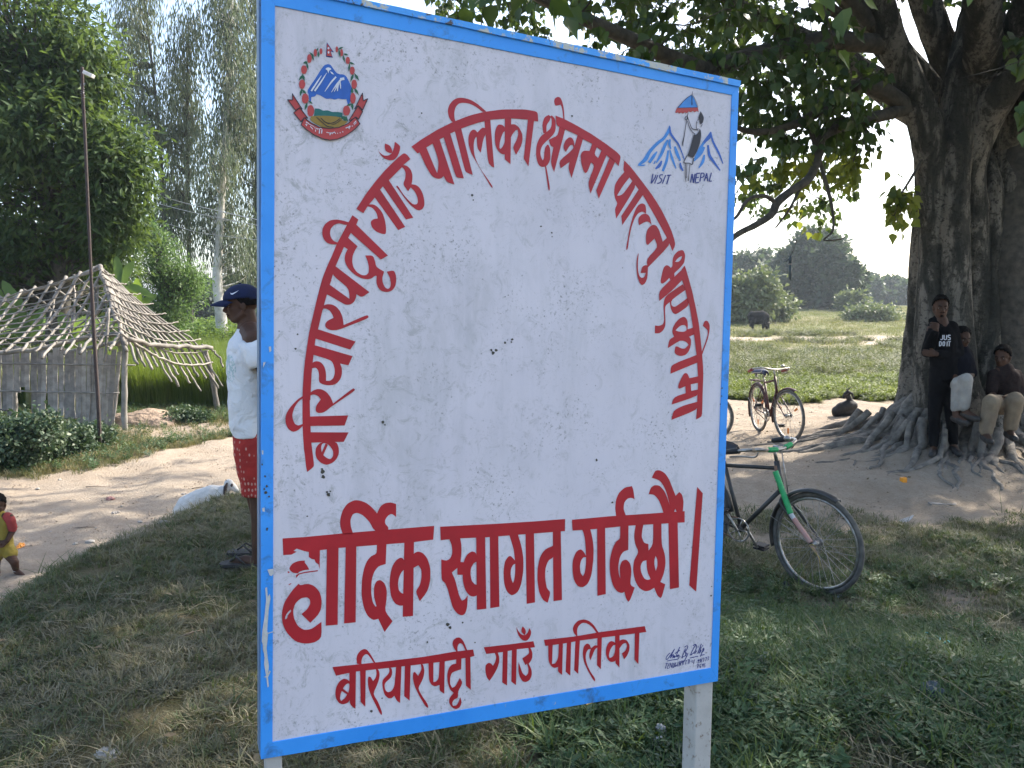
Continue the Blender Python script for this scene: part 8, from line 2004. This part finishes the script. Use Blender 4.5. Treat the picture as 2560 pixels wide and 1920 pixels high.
# dead twigs
m_twig = pmat('dead_twig', (.22, .17, .12), (.13, .1, .07), 20, .9, .3)
TW = ['dry twig at the grass edge just left of the goat', 'dry twig on the sunny track above the brick bit', 'dry twig near the far side of the track', 'dry twig on the track above the goat back', 'dry twig behind the front wheel of the green-corded bicycle', 'dry twig beside the orange plastic piece', 'dry twig in the turf at the lower left', 'dry twig beside the widest clod of the track']
for i, (x, y, a, L) in enumerate(((403, 1306, .1, .35), (215, 1218, .05, .25), (355, 1190, .3, .2), (480, 1222, .4, .2), (1960, 1480, .6, .2), (2270, 1195, 2.2, .2), (440, 1600, .9, .14), (180, 1322, .2, .25))):
    p = ground(x, y); g = MB(); d = Vector((math.cos(a), math.sin(a), 0)); g.tube([p + Vector((0, 0, .006)), p + d * L * .5 + Vector((.01, 0, .014)), p + d * L + Vector((0, 0, .004))], [.006, .005, .002], 5)
    g.tube([p + d * L * .5 + Vector((.01, 0, .012)), p + d * L * .7 + Vector((-.03, .03, .02))], [.003, .001], 4); tag(g.build('dead_twig', m_twig, None, True), TW[i], 'twig', 'dry twigs on the ground')
# fallen leaves under the fig
m_fall = leafmat('fallen_leaf', [(.2, (.09, .065, .035)), (.5, (.16, .12, .07)), (.8, (.28, .23, .14))], .1, .7, 2.0)
pr_fall = [proto('fallen_leaf_a', [tuple(p * .05) for p in HEART], [tuple(int(i) for i in f) for f in HEART_F], m_fall), proto('fallen_leaf_b', [tuple(p * .05) for p in LANCE * np.array([2, 1, 2])], [(0, 1, 2), (0, 2, 3)], m_fall)]
n = 900; x, y = gpts(-4, 7, 2.2, 13, n); k = inview(x, y) & (RNG.random(n) < .55); x, y = x[k], y[k]
P = P3(x, y); P[:, 2] += .012 + .02 * (dirt_amount(x, y) < .4)
tag(scatter('fallen_leaves', P, RNG.uniform(.5, 1.0, len(x)), RNG.uniform(0, 6.3, len(x)), RNG.integers(0, 2, len(x)), pr_fall, .3), 'dry leaves fallen over the ground', 'fallen leaves')
# crumbs of earth on the track
m_crumb = pmat('earth_crumb', (.34, .27, .2), (.22, .17, .12), 9, 1, .3)
def crumb(i):
    bm = bmesh.new(); bmesh.ops.create_icosphere(bm, subdivisions=1, radius=.012)
    for v_ in bm.verts: v_.co *= 1 + .5 * mnoise.noise(v_.co * 60 + Vector((i, 0, 0))); v_.co.z *= .6
    me = bpy.data.meshes.new('crumb'); bm.to_mesh(me); bm.free(); me.materials.append(m_crumb); return bpy.data.objects.new('crumb_kind', me)
n = 26000; x, y = gpts(-9, 7, 4.5, 15, n); k = inview(x, y) & (dirt_amount(x, y) > .7) & (pnoise(x, y, 1.1, 3) + .4 * pnoise(x, y, 4, 9) > -.08); x, y = x[k], y[k]
tag(scatter('earth_crumbs', P3(x, y), RNG.uniform(.2, 1.0, len(x)) ** 2 + .15, RNG.uniform(0, 6.3, len(x)), RNG.integers(0, 3, len(x)), [crumb(i) for i in range(3)], .2), 'crumbs of dried earth on the track', 'earth crumbs')
# the dark thing hanging from a twig of the fig
a = at(1992, 600, 8.2); b_ = at(1976, 640, 8.2); c = at(1975, 700, 8.2)
pd = empty('hanging_pod', b_, 0, 'long dark pod-like bundle hanging on a drooping twig before the far trees', 'hanging bundle')
g = MB(); g.tube([a - b_, (a + b_) / 2 - b_ + Vector((.01, 0, 0)), Vector((0, 0, 0))], .004, 5); g.build('twig', m_barkd, pd, True)
g = MB(); z_ = (c - b_); g.tube([Vector((0, 0, 0)), z_ * .15, z_ * .3, z_ * .36, z_ * .42, z_ * .9, z_ * 1.0], [.012, .022, .016, .010, .016, .018, .008], 8); g.build('bundle', m_dbag, pd, True)
g = MB(); g.tube([z_ * .31, z_ * .37], .0175, 8); g.build('binding', m_bam, pd, True)
g = MB(); g.tube([z_ * .10, z_ * .16 + Vector((-.045, 0, -.01)), z_ * .22 + Vector((-.08, 0, -.015))], [.010, .008, .001], 5); g.build('shred', m_dbag, pd, True)
# ------------------------------------------------------------------ the air: thin even haze
HZ = bpy.data.materials.new('haze_air'); HZ.use_nodes = True; nt = HZ.node_tree; nt.nodes.clear()
ho = N(nt, 'ShaderNodeOutputMaterial'); hv = N(nt, 'ShaderNodeVolumePrincipled')
hv.inputs['Color'].default_value = (0.80, 0.90, 1.0, 1); hv.inputs['Density'].default_value = 0.0006; hv.inputs['Anisotropy'].default_value = 0.35
nt.links.new(hv.outputs[0], ho.inputs['Volume'])
mb = MB(); mb.box((0, 815, 13), (1850, 1790, 33)); hz = mb.build('haze', HZ); hz['kind'] = 'stuff'
hz['label'] = 'thin pale morning haze over the whole place'
